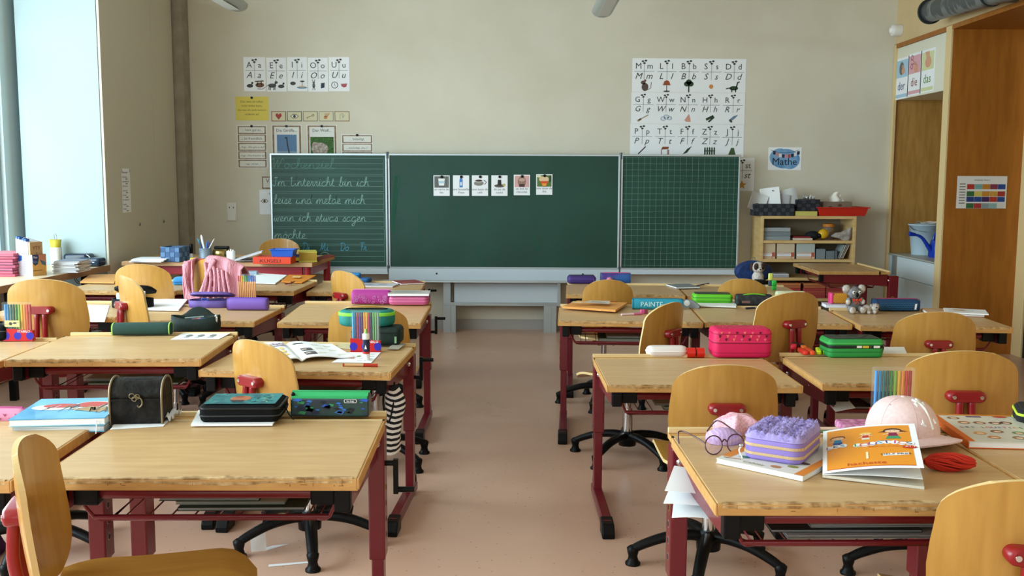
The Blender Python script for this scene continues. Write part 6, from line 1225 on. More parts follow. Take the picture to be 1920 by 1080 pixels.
def stroke(ps): m.tube(smooth_path([cp_(*p) for p in ps], 4), .0032, W2, 6)
stroke([(-.34, .30), (-.31, .74)]); stroke([(-.31, .74), (.16, .30)]); stroke([(.16, .30), (.18, .74)]); stroke([(-.24, .86), (-.05, .60), (-.03, .22)]); stroke([(-.05, .60), (.26, .86)]); stroke([(-.41, .32), (-.27, .28)]); stroke([(-.38, .72), (-.24, .76)])
m.build('monogram', cap)
for k in range(4): a = 2 * math.pi * k / 4 + 1.6; m = MB(); m.tube([Vector(crown(a / (2 * math.pi), .66)) * 1.008 + Vector((.003 * math.cos(t), .003 * math.sin(t), 0)) for t in [2 * math.pi * i / 8 for i in range(8)]], .0008, flat('C8A4A0'), 5, closed=True); m.build('eyelet', cap)
# marker case behind the cap
q = PZ(1673, 806, hB1)
marker_set((q.x, q.y + .01, hB1), 0, MC, MN, 'tall clear marker case behind the pink cap, blue to red markers', 'case behind the pink cap', base='red', w=.108, H=.168)
# yarn
q = PZ(1790, 889, hB1); ya = thing('yarn_skein', (q.x + .0, q.y + .03, hB1 + .019), -6, 'small skein of red yarn lying in front of the pink cap', 'yarn'); YM = mat('red_yarn', 'C8301E', .9); m = MB(); rr_ = random.Random(5)
for k in range(60):
    ph = rr_.uniform(0, 6.28); r0 = .016 + rr_.uniform(-.006, .004); tw = rr_.uniform(.6, 1.6); ln_ = .055 * rr_.uniform(.8, 1)
    m.tube([(ln_ * math.cos(t) + .003 * math.sin(5 * t), r0 * math.sin(t) * math.cos(ph + tw * math.cos(t)) + .006 * math.cos(ph), (r0 * math.sin(t) * math.sin(ph + tw * math.cos(t)) + .006 * math.sin(ph)) * .8) for t in [2 * math.pi * i / 24 for i in range(24)]], .0021, YM, 5, closed=True)
m.build('strands', ya)
# patterned pouch and pencils behind the textbook
q = PZ(1625, 815, hB1); zipcase((q.x + .01, q.y + .05, hB1), 0, .14, .07, .022, mat('pink_floral_fabric', 'C88AA8', .8, kind='voronoi', col2='A85A84', scale=70), 'flat pink floral pouch behind the orange textbook', [], None, .012)
q = PZ(1570, 818, hB1 + .005)
for k, (c_2, nm, dy_) in enumerate((('D8B8A0', 'pale beige', 0), ('6A8A5A', 'green', .03), ('E8C8B8', 'light pink', .055))):
    o = thing('colouring_pencil', (q.x - .0, q.y + .02 + dy_, hB1 + .0045), 3 - 2 * k, '%s colouring pencil lying between the lilac case and orange textbook' % nm, 'pencil', 'pencils behind the lilac case'); MB().cyl((-.07, 0, 0), (.05, 0, 0), .0042, flat(c_2), 6).build('shaft', o); MB().cyl((.05, 0, 0), (.066, 0, 0), .0042, flat('E8C89A'), 6, .0008).build('point', o)
# papers hanging out of the open side of that desk
def loose(ps, label, nm='paper_sheet', mm=None, cat='paper'): return sheet_quad(nm, [Vector(p) for p in ps], label, cat, mm, th=.0006, arch=.006)
loose([(.352, 2.31, .608), (.50, 2.27, .598), (.52, 2.42, .60), (.395, 2.44, .632)], 'topmost white sheet spilling from the left side of the front right desk')
loose([(.348, 2.30, .580), (.50, 2.25, .578), (.52, 2.40, .578), (.385, 2.42, .592)], 'middle white sheet spilling from the left side of the front right desk')
loose([(.366, 2.28, .552), (.50, 2.24, .556), (.52, 2.40, .556), (.39, 2.40, .566)], 'lowest curled white sheet spilling from the left side of the front right desk')
# ================================================================ SECOND TEXTBOOK AND CASE AT THE RIGHT EDGE
def tb2(mb, w, d):
    OG2 = flat('E08A2E', .4); mb.rect(-w / 2, -w / 2 + .016, -d / 2, d / 2, flat('D8661E', .4), 0); mb.rect(-w / 2, w / 2, d / 2 - .012, d / 2, OG2, .0001)
    for x, y, c in ((-.06, .10, '8A6A4A'), (-.05, .05, 'B0703A'), (-.01, .05, '8A5A3A'), (.03, .05, '6A4A3A'), (.06, .055, '5A3A2E'), (-.05, -.06, 'D89A4A'), (.0, -.04, '8A5A3E'), (.05, -.05, '6A8A5A'), (-.03, -.10, 'C8824A'), (.03, -.1, '9A7A5A')):
        mb.ell(x, y, .016, .014, flat(c, .45), .0002); mb.ell(x, y - .004, .009, .008, flat('F0CDB0', .5), .0004)
    mb.ell(.07, .12, .02, .008, flat('C8402E'), .0003); mb.rect(-.02, .02, .112, .124, flat('5A3A6A'), .0002)
    for k, (c, cc) in enumerate(zip('LES LOUSTICS', ('8A2E6A', '2A3A7A', '2E8ABE', 'FFFFFF', '3E9A3E', 'D83A2E', '8A4A9E', '2EA0BE', 'C8348A', '4A2A7A', 'E0542E', '2A3A5A'))):
        if c != ' ': mb.text(c, .02, -.072 + k * .0135, -.005, flat(cc), .0005)
slab('textbook', (1.235, 2.535, .693), -4, .215, .285, .018, PAPER, 'thick illustrated textbook with orange spine lying behind the pink cap', 'book', mat('pale_cover', 'DCDCD2', .3, coat=.3), flat('D8661E', .4), tb2, spine=flat('D8661E', .4))
zipcase((1.45, 2.62, .693), -20, .20, .13, .05, mat('black_mesh_fabric', '16181A', .8), 'black zip pencil case with neon yellow piping at the right frame edge', [(.006, .007, flat('C6E03A', .5)), (.034, .007, flat('C6E03A', .5))], flat('1E2226'), .022)
# ================================================================ SECOND RIGHT ROW
q = on('B2', 1252, 668); o = thing('pencil_case', (q.x, q.y + .035, .608), 0, 'white oval pencil case on the right aisle desk', 'pencil case')
m = MB(); m.rbox(.176, .07, 0, .046, .034, mat('ivory_cloth', 'E6DCD8', .6), .02); m.build('body', o); MB().rbox(.180, .074, .024, .028, .036, flat('F4EEEA'), .001).build('zipper', o)
q = on('B2', 1301, 669); o = thing('wheel_sharpener', (q.x + .01, q.y + .02, .608), 0, 'red double cylinder sharpener between the white case and pink case', 'sharpener')
for s in (-1, 1): MB().cyl((s * .019 - .016, 0, .021), (s * .019 + .016, 0, .021), .021, flat('D02418', .35), 18).build('wheel', o)
MB().cyl((-.004, 0, .021), (.004, 0, .021), .012, flat('6A0E0E'), 12).build('axle', o)
q = on('B2', 1394, 673)
def tri(mb, w, d, h):
    r_ = random.Random(14)
    for i in range(20):
        x = -w / 2 + .02 + (w - .04) * (i % 7) / 6.4 + .006 * (i // 7); z = .078 + .014 * (i // 7); s = .0062; mb.add([(x - s, -d / 2 - .0015, z + s), (x + s, -d / 2 - .0015, z + s), (x, -d / 2 - .0015, z - s)], [(0, 1, 2)], flat(('F0607A', '4E1228', 'F07A6A')[i % 3]))
    for i in range(22): x, y, s = r_.uniform(-w / 2 + .02, w / 2 - .02), r_.uniform(-d / 2 + .02, d / 2 - .02), .005; mb.add([(x - s, y + s, h + .001), (x + s, y + s, h + .001), (x, y - s, h + .001)], [(0, 1, 2)], flat(('F0607A', '8A1A3A', 'F58A7A')[i % 3]))
HP = mat('hot_pink_fabric', 'D81C58', .55)
o = zipcase((q.x, q.y + .08, .614), 0, .245, .135, .122, HP, 'bright pink double decker pencil case with triangle pattern on the right aisle desk', [(.022, .003, flat('A8103E')), (.062, .004, flat('8E0C34')), (.068, .003, flat('F03A72')), (.100, .003, flat('A8103E'))], None, .03, .018, deco=tri)
HL = [('F0324A', '24262A', -20, 1488, 655, 'pink capped highlighter lying at the left corner of the highlighter desk'), ('F0402E', 'F0402E', 0, 1508, 666, 'short red highlighter cap in front of the other highlighters'), ('F27A2E', '24262A', -8, 1507, 657, 'orange and black highlighter behind the red one'), ('F0582E', 'F0582E', 0, 1521, 666, 'orange highlighter between the red and yellow ones'), ('D8E81E', 'D8E81E', -15, 1535, 665, 'neon yellow highlighter left of the neon lime one'), ('C4E838', 'C4E838', -35, 1550, 665, 'neon lime highlighter beside the green pencil case')]
for c1, c2_, rz, px, py, lab in HL:
    q = on('B2b', px, py); o = thing('highlighter', (q.x, q.y, .632), rz, lab, 'highlighter', 'highlighters on the right side desk'); MB().rbox(.022, .05, -.009, .009, .008, flat(c1, .4), .005).build('cap', o)
    MB(TR(0, .045, 0)).rbox(.024, .05, -.009, .009, .008, flat(c2_, .4), .005).build('barrel', o)
q = on('B2b', 1606, 672); GF = mat('bright_green_fabric', '2E9A4A', .55)
def blkdots(mb, w, d, h):
    r_ = random.Random(3); mb.M = TR(0, 0, h + .0028)
    for i in range(24): x, y = r_.uniform(-w / 2 + .03, w / 2 - .03), r_.uniform(-d / 2 + .025, d / 2 - .025); mb.ell(x, y, r_.uniform(.004, .012), .005, flat(('2E4A3A', '1A3A2A', '3A5A44')[i % 3]), 0, 8)
o = zipcase((q.x, q.y + .075, .619), 2, .232, .13, .078, GF, 'bright green double zip pencil case with black patterned lid beside the highlighters', [(.024, .003, flat('1E7A38')), (.04, .014, flat('14201A')), (.058, .006, flat('4ABE5A'))], mat('black_green_lid', '14241C', .4), .022, .012, deco=blkdots)
m = MB(); [m.box(x0, x1, -.0695, -.066, .043, .052, flat(c)) for x0, x1, c in ((-.0, .02, 'E6E6D8'), (.024, .05, 'D8B83A'), (.054, .06, '4A4A3A'), (.07, .095, 'E6E8E0'))]; m.build('visible_pens', o)
sheet_quad('paper_stack', [on('B2b', 1655, 664, .003), on('B2b', 1700, 664, .003), on('B2b', 1695, 653, .003), on('B2b', 1658, 653, .003)], 'white papers right of the green double case', 'paper', th=.004)
# ================================================================ THIRD RIGHT ROW
h3 = .6555; P3 = lambda x, y, dz=0: PZ(x, y, h3 + dz)
def ofold2(mb): mb.poly([(.3, .3), (.8, .35), (.7, .8), (.35, .7)], flat('C9BFB0'), 0); mb.rect(.1, .3, .2, .4, flat('F0D0A0'), 0); text_lines(mb, 3, .4, .7, .45, .6, flat('8A7A6A'), .03, 2, .0002)
sheet_quad('folder', [P3(1054, 580, .004), P3(1154, 587, .004), P3(1176, 573, .004), P3(1082, 569, .004)], 'orange picture folder at the aisle end of the third right row desk', 'folder', flat('E09A4A', .5), ofold2, th=.011)
def plain(mb, L, d, h): mb.M = TR(-L * .12, -d / 2 - .0012, h * .3) @ UP; mb.text('PAINTE', .036, 0, 0, flat('CDEBEF'), 0)
q = P3(1234, 581); pouch((q.x, q.y + .03, .656), -3, .27, .055, .056, mat('turquoise_fabric', '2796B0', .5), 'turquoise lettered pencil pouch behind the sideways chair', flat('1A6A80'), plain, -.2, ends=flat('1E6E86'))
a, b_ = P3(1165, 590, .005), P3(1203, 588, .005); o = thing('pen', (a + b_) / 2, 0, 'pink and white pen lying in front of the turquoise pouch', 'pen'); dv_ = (b_ - a) / 2; MB().cyl(-dv_, dv_ * .2, .005, flat('F0D0DC'), 8).build('barrel', o); MB().cyl(dv_ * .2, dv_, .006, flat('D8709E'), 8).build('cap', o)
q = P3(1208, 589); o = thing('eraser', (q.x, q.y + .02, .6555), 8, 'small pink eraser block beside the pink pen', 'eraser'); MB().box(-.018, .018, -.012, .012, 0, .022, flat('D85A8E')).build('rubber', o, .003); MB().box(-.0, .0185, -.0125, .0125, 0, .0225, flat('8A3A4A')).build('sleeve', o)
q = P3(1297, 578); o = thing('tape_dispenser', (q.x, q.y + .02, .6555), -25, 'small grey tape dispenser at the seam right of the turquoise pouch', 'dispenser'); MB(UP).poly([(-.045, 0), (.045, 0), (.05, .012), (.01, .04), (-.03, .045), (-.045, .03)], flat('8E9498', .3), -.012, .024).build('body', o); MB().cyl((-.02, -.013, .025), (-.02, .013, .025), .016, WHITE, 16).build('tape_roll', o)
sheet_quad('paper_stack', [P3(1297, 575, .002), P3(1380, 578, .002), P3(1382, 565, .002), P3(1312, 562, .002)], 'white papers under the lime green pencil case', 'paper', th=.006)
q = P3(1338, 572); LG = mat('lime_green_fabric', '63C22A', .5); o = zipcase((q.x, q.y + .055, .664), -3, .215, .115, .052, LG, 'lime green pencil case with dark lid in the third right row', [(.012, .003, flat('3E8A1E')), (.03, .004, flat('3E8A1E'))], mat('dark_olive_lid', '2A3A22', .5), .02)
q = P3(1415, 575); pouch((q.x, q.y + .035, .6565), -3, .195, .065, .066, mat('black_pattern_fabric', '17191B', .7, kind='noise', col2='34383A', scale=45), 'black half round pencil pouch edged with lime piping', None, lambda mb, L, d, h: (mb.tube([(L / 2 * .97 * math.cos(t), -d / 2 * .6, .004 + h * .96 * math.sin(t) ** .5) for t in [math.pi * k / 20 for k in range(21)]], .0035, flat('7ACB3A'), 6), mb.add([(-L * .35, -d / 2 - .001, .018), (-L * .12, -d / 2 - .001, .018), (-L * .12, -d / 2 - .001, .030), (-L * .35, -d / 2 - .001, .030)], [(0, 1, 2, 3)], flat('7A5A54'))), .1)
for k, (x0, x1, c, lab) in enumerate(((1398, 1418, '2A2E4A', 'dark blue pen lying in front of the black pouch'), (1420, 1450, 'E6E4E0', 'white pen lying in front of the black pouch'))):
    a, b_ = P3(x0, 578, .005), P3(x1, 577, .005); o = thing('pen', (a + b_) / 2, 0, lab, 'pen'); MB().cyl((a - b_) / 2, (b_ - a) / 2 * .7, .0055, flat(c), 8).build('barrel', o); MB().cyl((b_ - a) / 2 * .7, (b_ - a) / 2, .0045, flat('B0B0B4'), 8).build('tip', o)
q = P3(1484, 574); pouch((q.x, q.y + .03, .6565), -3, .16, .06, .08, mat('cream_floral_fabric', 'DDE0C4', .8, kind='noise', col2='C2CCA0', scale=22), 'cream pencil pouch with green flowers beside the third row chair back', None, lambda mb, L, d, h: [mb.add([(x - .006, -d / 2 - .001, z), (x, -d / 2 - .001, z + .005), (x + .006, -d / 2 - .001, z), (x, -d / 2 - .001, z - .005)], [(0, 1, 2, 3)], flat(c)) for x, z, c in ((-.04, .06, '6A9A4A'), (.0, .055, '4A7A3A'), (.02, .065, 'C8A83A'), (-.02, .04, '7AAA5A'), (.04, .05, '5A8A4A'))], .05)
h4 = .6605; PK3 = lambda x, y, dz=0: PZ(x, y, h4 + dz)
# plush koala
FUR = mat('grey_plush', '8E8C8E', 1.0, kind='noise', col2='6C6A6C', scale=90, bump=.8); FW = mat('white_plush', 'D9D2CC', 1.0, kind='noise', col2='BDB4AC', scale=90, bump=.8)
q = PK3(1603, 588); ko = thing('plush_koala', (q.x, q.y + .03, h4), 8, 'grey plush koala with an orange bow sitting on the third right row desk', 'plush toy')
def fuzz(mb, c, r, m_, n, seed, L=.006):
    rr_ = random.Random(seed)
    for i in range(n):
        d_ = Vector((rr_.gauss(0, 1), rr_.gauss(0, 1), rr_.gauss(0, 1))).normalized(); p = Vector((c[0] + r[0] * d_.x, c[1] + r[1] * d_.y, c[2] + r[2] * d_.z)); t = (d_ + Vector((rr_.uniform(-.4, .4), rr_.uniform(-.4, .4), rr_.uniform(-.4, .1)))).normalized() * L; s = t.cross(Vector((.3, .5, .8))).normalized() * .0012
        mb.add([p + s, p - s, p + t], [(0, 1, 2)], m_)
m = MB(); m.ball((0, 0, .045), (.036, .03, .042), FUR, 18); m.ball((0, -.006, .105), (.036, .03, .032), FUR, 18); fuzz(m, (0, 0, .045), (.036, .03, .042), FUR, 260, 1); fuzz(m, (0, -.006, .105), (.036, .03, .032), FUR, 260, 2)
for s in (-1, 1): m.ball((s * .036, -.016, .062), (.013, .016, .022), FUR, 12); m.ball((s * .026, -.03, .022), (.018, .024, .018), FUR, 12)
m.build('body', ko)
for s in (-1, 1):
    m = MB(); m.ball((s * .042, .0, .125), (.021, .012, .021), FW, 14); fuzz(m, (s * .042, 0, .125), (.021, .012, .021), FW, 160, 3); m.build('ear', ko)
    m = MB(); m.ball((s * .028, -.052, .02), (.017, .012, .018), FW, 12); m.build('foot', ko); m = MB(); m.ball((s * .040, -.022, .06), (.012, .014, .015), FW, 12); m.build('paw', ko)
    m = MB(); m.ball((s * .016, -.033, .110), (.0085, .004, .0095), WHITE, 12); m.ball((s * .016, -.0365, .110), (.004, .002, .0045), INK, 10); m.build('eye', ko)
m = MB(); m.ball((0, -.037, .098), (.008, .007, .013), BLK, 12); m.build('nose', ko)
OB = flat('E0482E', .6); m = MB(); [m.add([(0, -.036, .072), (s * .026, -.038, .082), (s * .024, -.037, .062)], [(0, 1, 2)], OB) for s in (-1, 1)]; m.ball((0, -.037, .072), (.006, .005, .006), OB, 8); [m.add([(0, -.037, .07), (s * .014, -.039, .052), (s * .004, -.039, .054)], [(0, 1, 2)], OB) for s in (-1, 1)]; m.build('bow', ko)
q = PK3(1637, 589); pu = thing('plush_puppy', (q.x, q.y + .03, h4), 20, 'tiny white plush puppy lying beside the koala', 'plush toy')
m = MB(); m.ball((-.022, .01, .022), (.028, .024, .021), FW, 14); m.ball((.016, -.01, .028), (.024, .021, .022), FW, 14); fuzz(m, (-.022, .01, .022), (.028, .024, .021), FW, 200, 6); fuzz(m, (.016, -.01, .028), (.024, .021, .022), FW, 200, 7)
for x, y in ((-.03, -.018), (.0, -.026)): m.ball((x, y, .01), (.010, .014, .010), FW, 10)
m.build('body', pu)
for s in (-1, 1): MB().ball((.018 + s * .010, -.031, .034), (.0035, .003, .004), INK, 8).build('eye', pu); MB().ball((.016 + s * .022, -.004, .038), (.006, .008, .012), flat('B0A49A'), 8).build('ear', pu)
MB().ball((.022, -.034, .024), (.006, .005, .005), BLK, 8).build('nose', pu)
q = PK3(1678, 585)
def scales(mb, L, d, h):
    for i in range(60):
        x = -L / 2 + .015 + (L - .03) * (i % 15) / 14.5 + (.006 if (i // 15) % 2 else 0); z = .010 + .010 * (i // 15); mb.tube([(x + .006 * math.cos(t), -d / 2 - .0006, z + .005 * math.sin(t)) for t in [math.pi * k / 5 for k in range(6)]], .0007, flat('3E8AAE'), 4)
    mb.add([(L / 2 - .03, -d / 2 - .0012, .012), (L / 2 - .02, -d / 2 - .0012, .012), (L / 2 - .016, -d / 2 - .0012, .042), (L / 2 - .027, -d / 2 - .0012, .042)], [(0, 1, 2, 3)], PAPER)
pouch((q.x + .02, q.y + .05, h4 + .0005), 0, .225, .09, .064, mat('navy_scale_fabric', '17436E', .6), 'blue scale patterned pencil pouch with pink top beside the plush puppy', flat('B83A6E'), scales, -.1, ends=flat('2A2E5A'))
q = on('B3b', 1568, 577); zipcase((q.x + .02, q.y + .035, .676), -3, .095, .055, .055, mat('amber_check_fabric', 'D89A2E', .7, kind='check', col2='C07E1E', scale=160), 'amber checked pouch with a hot pink end left of the koala', [], None, .012, name='pencil_pouch', deco=lambda mb, w, d, h: mb.rbox(.02, d + .004, 0, h + .002, .009, flat('E0407E'), .004, M=TR(-w / 2 + .008, 0, 0)))
slab('notebook', (q.x + .01, q.y + .03, .6565), -3, .14, .10, .018, PAPER, 'pale lilac notebook under the amber checked pouch', 'book', flat('D8D0E4'))
def stk(mb, w, d): mb.ell(-.03, .02, .03, .02, flat('D8A878'), 0); text_lines(mb, 3, -.08, .05, -.05, .05, flat('B08A6A'), .006, 1, .0002)
q = PK3(1790, 590); slab('book', (q.x, q.y + .03, h4 + .0005), -12, .27, .19, .014, PAPER, 'orange bordered workbook behind the right chair back in the third row', 'book', flat('D8B08A', .6), flat('C8703A'), stk)
slab('paper_stack', (q.x + .05, q.y - .01, h4 + .016), -20, .2, .18, .005, PAPER, 'loose papers on top of the orange bordered workbook', 'paper', None, None, stk)
# ================================================================ LAST RIGHT ROW
q = on('B4', 1091, 533); zipcase((q.x, q.y + .05, .6605), 2, .185, .09, .053, mat('deep_purple_fabric', '3E2A6E', .6), 'dark purple pencil case at the aisle end of the last right row', [(.03, .004, flat('5A3E9A'))], flat('2E2056'), .02, pull=flat('5A4A8A'))
q = on('B4', 1155, 533); GP = mat('galaxy_pink_blue_fabric', '4A2E7E', .5, kind='noise', col2='2A5A9E', scale=9, lo=.4, hi=.55)
pouch((q.x, q.y + .045, .6605), 0, .195, .085, .07, GP, 'purple and blue pencil pouch beside the dark purple case', flat('C8407E'), None, -.1, ends=flat('2E6AA8'))
o = thing('pompom', (q.x - .045, q.y - .02, .6605 + .02), 0, 'pink pompom ball hanging before the purple and blue pouch', 'pompom'); m = MB(); m.ball((0, 0, .004), .022, mat('pink_fluff', 'D98AA8', 1), 12); fuzz(m, (0, 0, .004), (.022, .022, .022), MATS['pink_fluff'], 160, 9); m.build('ball', o)
q = on('B4', 1283, 540); slab('notebook', (q.x, q.y + .06, .661), 12, .16, .19, .009, PAPER, 'flat grey notebook across the seam of the last right row desks', 'book', flat('7E868C', .4)); a, b_ = on('B4b', 1310, 535, .005), on('B4b', 1321, 533, .005); o = thing('pen', ((a + b_) / 2).to_tuple(), 0, 'short grey pen right of the flat grey notebook', 'pen'); MB().cyl((a - b_) * 1.2, (b_ - a) * 1.2, .005, flat('5A6068'), 8).build('barrel', o)
hb4 = .6555; q = on('B4b', 1423, 534); dg = thing('plush_dog', (q.x, q.y + .04, hb4), 5, 'white plush dog with brown eye patches sitting on the last right row desk', 'plush toy')
FB = mat('brown_plush', '4A3228', 1.0, kind='noise', col2='33221C', scale=90); m = MB(); m.ball((0, 0, .045), (.038, .034, .045), FW, 16); fuzz(m, (0, 0, .045), (.038, .034, .045), FW, 240, 12)
m.ball((0, -.006, .112), (.042, .036, .038), FW, 18); fuzz(m, (0, -.006, .112), (.042, .036, .038), FW, 200, 13); m.ball((0, -.038, .098), (.018, .014, .015), FW, 12)
for s in (-1, 1): m.ball((s * .024, -.028, .02), (.016, .024, .018), FW, 12)
m.build('body', dg)
for s in (-1, 1):
    MB().ball((s * .020, -.026, .118), (.017, .018, .024), FB, 12).build('eye_patch', dg); MB().ball((s * .040, .004, .115), (.014, .016, .030), FB, 12).build('ear', dg); MB().ball((s * .018, -.044, .114), (.006, .004, .006), BLK, 10).build('eye', dg)
MB().ball((0, -.052, .102), (.006, .005, .005), BLK, 10).build('nose', dg)
o = thing('round_bag', (q.x - .01, q.y + .13, hb4), 0, 'round dark blue bag standing behind the plush dog', 'bag'); NB = mat('navy_quilted_fabric', '12356E', .7, kind='noise', col2='0C2450', scale=20)
m = MB(); m.rings([[(.125 * s_ * math.cos(t), y, .075 + .075 * s_ * math.sin(t)) for t in [2 * math.pi * k / 28 for k in range(28)]] for y, s_ in ((-.035, .82), (-.03, .93), (-.015, 1), (.015, 1), (.03, .93), (.035, .82))], NB); m.build('body', o)
m = MB()
for k in range(5): m.tube([(-.12 + .02 * k, -.0365, .06 + .02 * (k % 2)), (-.10 + .02 * k, -.0365, .08 - .02 * (k % 2))], .001, flat('2E5AA8'), 4)
m.tube([(.0 + .012 * math.cos(t), 0, .158 + .012 * math.sin(t)) for t in [2 * math.pi * k / 10 for k in range(10)]], .002, STEEL, 5, closed=True); m.build('stitching', o)
for px, py, c, hh, lab in ((1402, 531, 'F2742E', .075, 'orange highlighter standing left of the plush dog'), (1445, 537, 'D8E070', .085, 'pale yellow highlighter standing right of the plush dog'), (1452, 544, '2ECB4A', .06, 'bright green highlighter standing at the front right of the plush dog')):
    q2 = on('B4b', px, py); o = thing('highlighter', (q2.x, q2.y + .01, hb4), 0, lab, 'highlighter'); MB().rbox(.027, .018, 0, hh * .45, .007, flat('3A4A5A' if hh > .07 else c), .004).build('barrel', o); MB().rbox(.029, .02, hh * .45, hh, .008, flat(c, .3), .006).build('cap', o)
q2 = on('B4b', 1425, 547); o = thing('sharpener_jar', (q2.x, q2.y + .01, hb4), 0, 'glass jar with a black lid in front of the plush dog', 'jar'); MB().rbox(.062, .04, 0, .045, .008, mat('greyish_glass', '9AA6A2', .15, trans=.3), .004).build('jar', o); MB().rbox(.064, .042, .045, .075, .008, BLK, .004).build('lid', o)
# ================================================================ BOOKSHELF
SX0, SX1, SY0, SY1 = 2.045, 2.85, 8.38, 8.735
sh = thing('bookshelf', (0, 0, 0), 0, 'low open beech bookshelf right of the chalkboard', 'shelf')
zs = [1.012, .805, .645, .487, .31, .12]; t_ = .024
for x in (SX0, SX1 - t_): MB().box(x, x + t_, SY0, SY1, 0, 1.036, BEECH).build('side_panel', sh, .0015)
MB().box(SX0 + t_, SX1 - t_, SY1 - .012, SY1, .0, 1.03, mat('shelf_back_board', '8C8068', .8)).build('back_panel', sh)
for z in zs: MB().box(SX0 + t_, SX1 - t_, SY0 + .003, SY1 - .012, z, z + .024, BEECH).build('shelf_board', sh, .0015)
def sp(px, py, Y=SY0): return PY(px, py, Y)
def sbox(name, px0, px1, z, h, d, col, lab, cat, Y0=SY0 + .03, rz=0, group=None, parts=None, m_=None):
    a, b_ = sp(px0, 440, Y0), sp(px1, 440, Y0); w = b_.x - a.x; o = thing(name, ((a.x + b_.x) / 2, Y0 + d / 2, z), rz, lab, cat, group); bo = MB().box(-w / 2, w / 2, -d / 2, d / 2, 0, h, m_ or flat(col)).build('body', o, .002); 
    if parts: parts(o, w, d, h)
    return o
zt = 1.036
woven((sp(1452, 400, 8.40).x, 8.48, zt), 0, .335, .16, .10, '3A3E46', '24272D', 'larger black woven basket on the left of the bookshelf top, full of papers')
for k, (px, py, rz, ry, lab) in enumerate(((1422, 372, 15, 20, 'white sheet leaning left out of the large black basket'), (1445, 362, -10, -8, 'white sheet with a black dot standing in the large black basket'), (1478, 364, 20, -15, 'folded white sheet at the right of the large black basket'), (1465, 374, -25, 5, 'front grey sheet in the large black basket'))):
    p = PY(px, py, 8.45); o = thing('paper_sheet', (p.x, 8.45 + .015 * k, p.z - .03), rz, lab, 'paper', 'papers in the large black basket'); m = MB(TR(0, 0, 0, ry=ry)); m.sheet(lambda u, v: ((u - .5) * .16, .03 * math.sin(u * 3 + k), (v - .5) * .15), 6, 3, .001, flat(('D8D8D6', 'E4E4E2', 'DCE2E2', 'B8B8BC')[k])); m.build('sheet', o)
    if k == 1: MB(TR(.02, -.012, .05)).ball((0, 0, 0), (.006, .003, .006), INK, 8).build('dot', o)
    if k == 0: MB(TR(-.02, -.012, -.02)).ball((0, 0, 0), (.022, .002, .012), flat('7A5A44'), 8).build('drawing', o)
sbox('folder', 1490, 1531, zt, .040, .2, 'C9C06A', 'pale yellow folder under the small black basket on the bookshelf', 'folder')
woven((sp(1514, 390, 8.45).x, 8.50, zt + .041), 0, .195, .15, .095, '34373E', '202228', 'small black woven basket resting on the yellow folder')
o = crumple('crumpled_tissue', (sp(1516, 370, 8.5).x, 8.5, zt + .14), .09, .06, .035, 'small crumpled white paper on the small black basket', 9)
p = sp(1568, 388, 8.5); o = thing('tissue_box', (p.x, 8.52, zt + .02), -3, 'brown patterned tissue box standing in the red tray', 'tissue box'); MB().box(-.12, .12, -.06, .06, 0, .10, flat('7A6A58')).build('carton', o, .003); m = MB(); [m.ell(x, y, .018, .012, flat(c), .0605) for x, y, c in ((-.06, .05, '3A342C'), (.02, .07, '5A4030'), (.07, .045, '4A4A3A'))]; m.M = UP; m2 = MB(UP); [m2.ell(x, y, .018, .012, flat(c), .0608) for x, y, c in ((-.06, .05, '3A342C'), (.02, .07, '5A4030'), (.07, .045, '4A4A3A'))]; m2.build('print', o)
m = MB(); m.sheet(lambda u, v: ((u - .5) * (.13 - .05 * v) + .01 * math.sin(v * 7), .010 * math.sin(u * 8) * (1 - v * .3), .098 + .085 * v * (1 - .35 * abs(2 * u - 1) ** 2)), 20, 6, .0015, mat('tissue_white', 'EDE8DC', .9)); m.build('tissue', o)
a, b_ = sp(1535, 400), sp(1630, 400); o = thing('red_tray', ((a.x + b_.x) / 2, 8.52, zt + .0005), 0, 'shallow bright red plastic tray on the right of the bookshelf top', 'tray'); w = b_.x - a.x; RT = mat('red_tray_plastic', 'C62A1C', .35)
rs = [[(sx_ * (w / 2 - i), sy_ * (.12 - i), z) for sx_, sy_ in ((-1, -1), (1, -1), (1, 1), (-1, 1))] for z, i in ((0, .02), (.07, .0), (.07, .006), (.008, .026))]; MB().rings(rs, RT, smooth=False).build('tub', o, .004)
m = MB(); m.box(-w / 2 - .012, w / 2 + .012, -.132, -.118, .066, .075, RT).box(-w / 2 - .012, w / 2 + .012, .118, .132, .066, .075, RT).box(-w / 2 - .012, -w / 2 + .002, -.12, .12, .066, .075, RT).box(w / 2 - .002, w / 2 + .012, -.12, .12, .066, .075, RT); m.build('rim', o, .002)
# upper compartment
z1 = zs[1] + .0245
for k in range(3):
    sbox('flat_box', 1430, 1482, z1 + .036 * k, .034, .2, ['8E989C', '7A858C', '9AA2A4'][k], '%s of the three flat grey boxes in the upper shelf compartment' % ['lowest', 'middle one', 'topmost'][k], 'box', rz=[0, 1, -1][k], group='flat grey boxes in the bookshelf')
sbox('paper_stack', 1488, 1524, z1, .018, .18, 'D8C8B8', 'small stack of pale papers right of the grey boxes', 'paper'); sbox('folder', 1488, 1520, z1 + .0185, .014, .17, '8A2A2E', 'dark red folder on the pale papers in the bookshelf', 'folder', rz=3)
p = sp(1530, 445); o = thing('black_cloth', (p.x, 8.48, z1), 0, 'black lumpy cloth beside the yellow toy in the bookshelf', 'cloth'); m = MB(); m.ball((0, 0, .038), (.065, .05, .038), flat('14161A', .9), 16); m.ball((-.04, 0, .02), (.04, .04, .02), flat('14161A', .9), 12); m.build('folds', o)
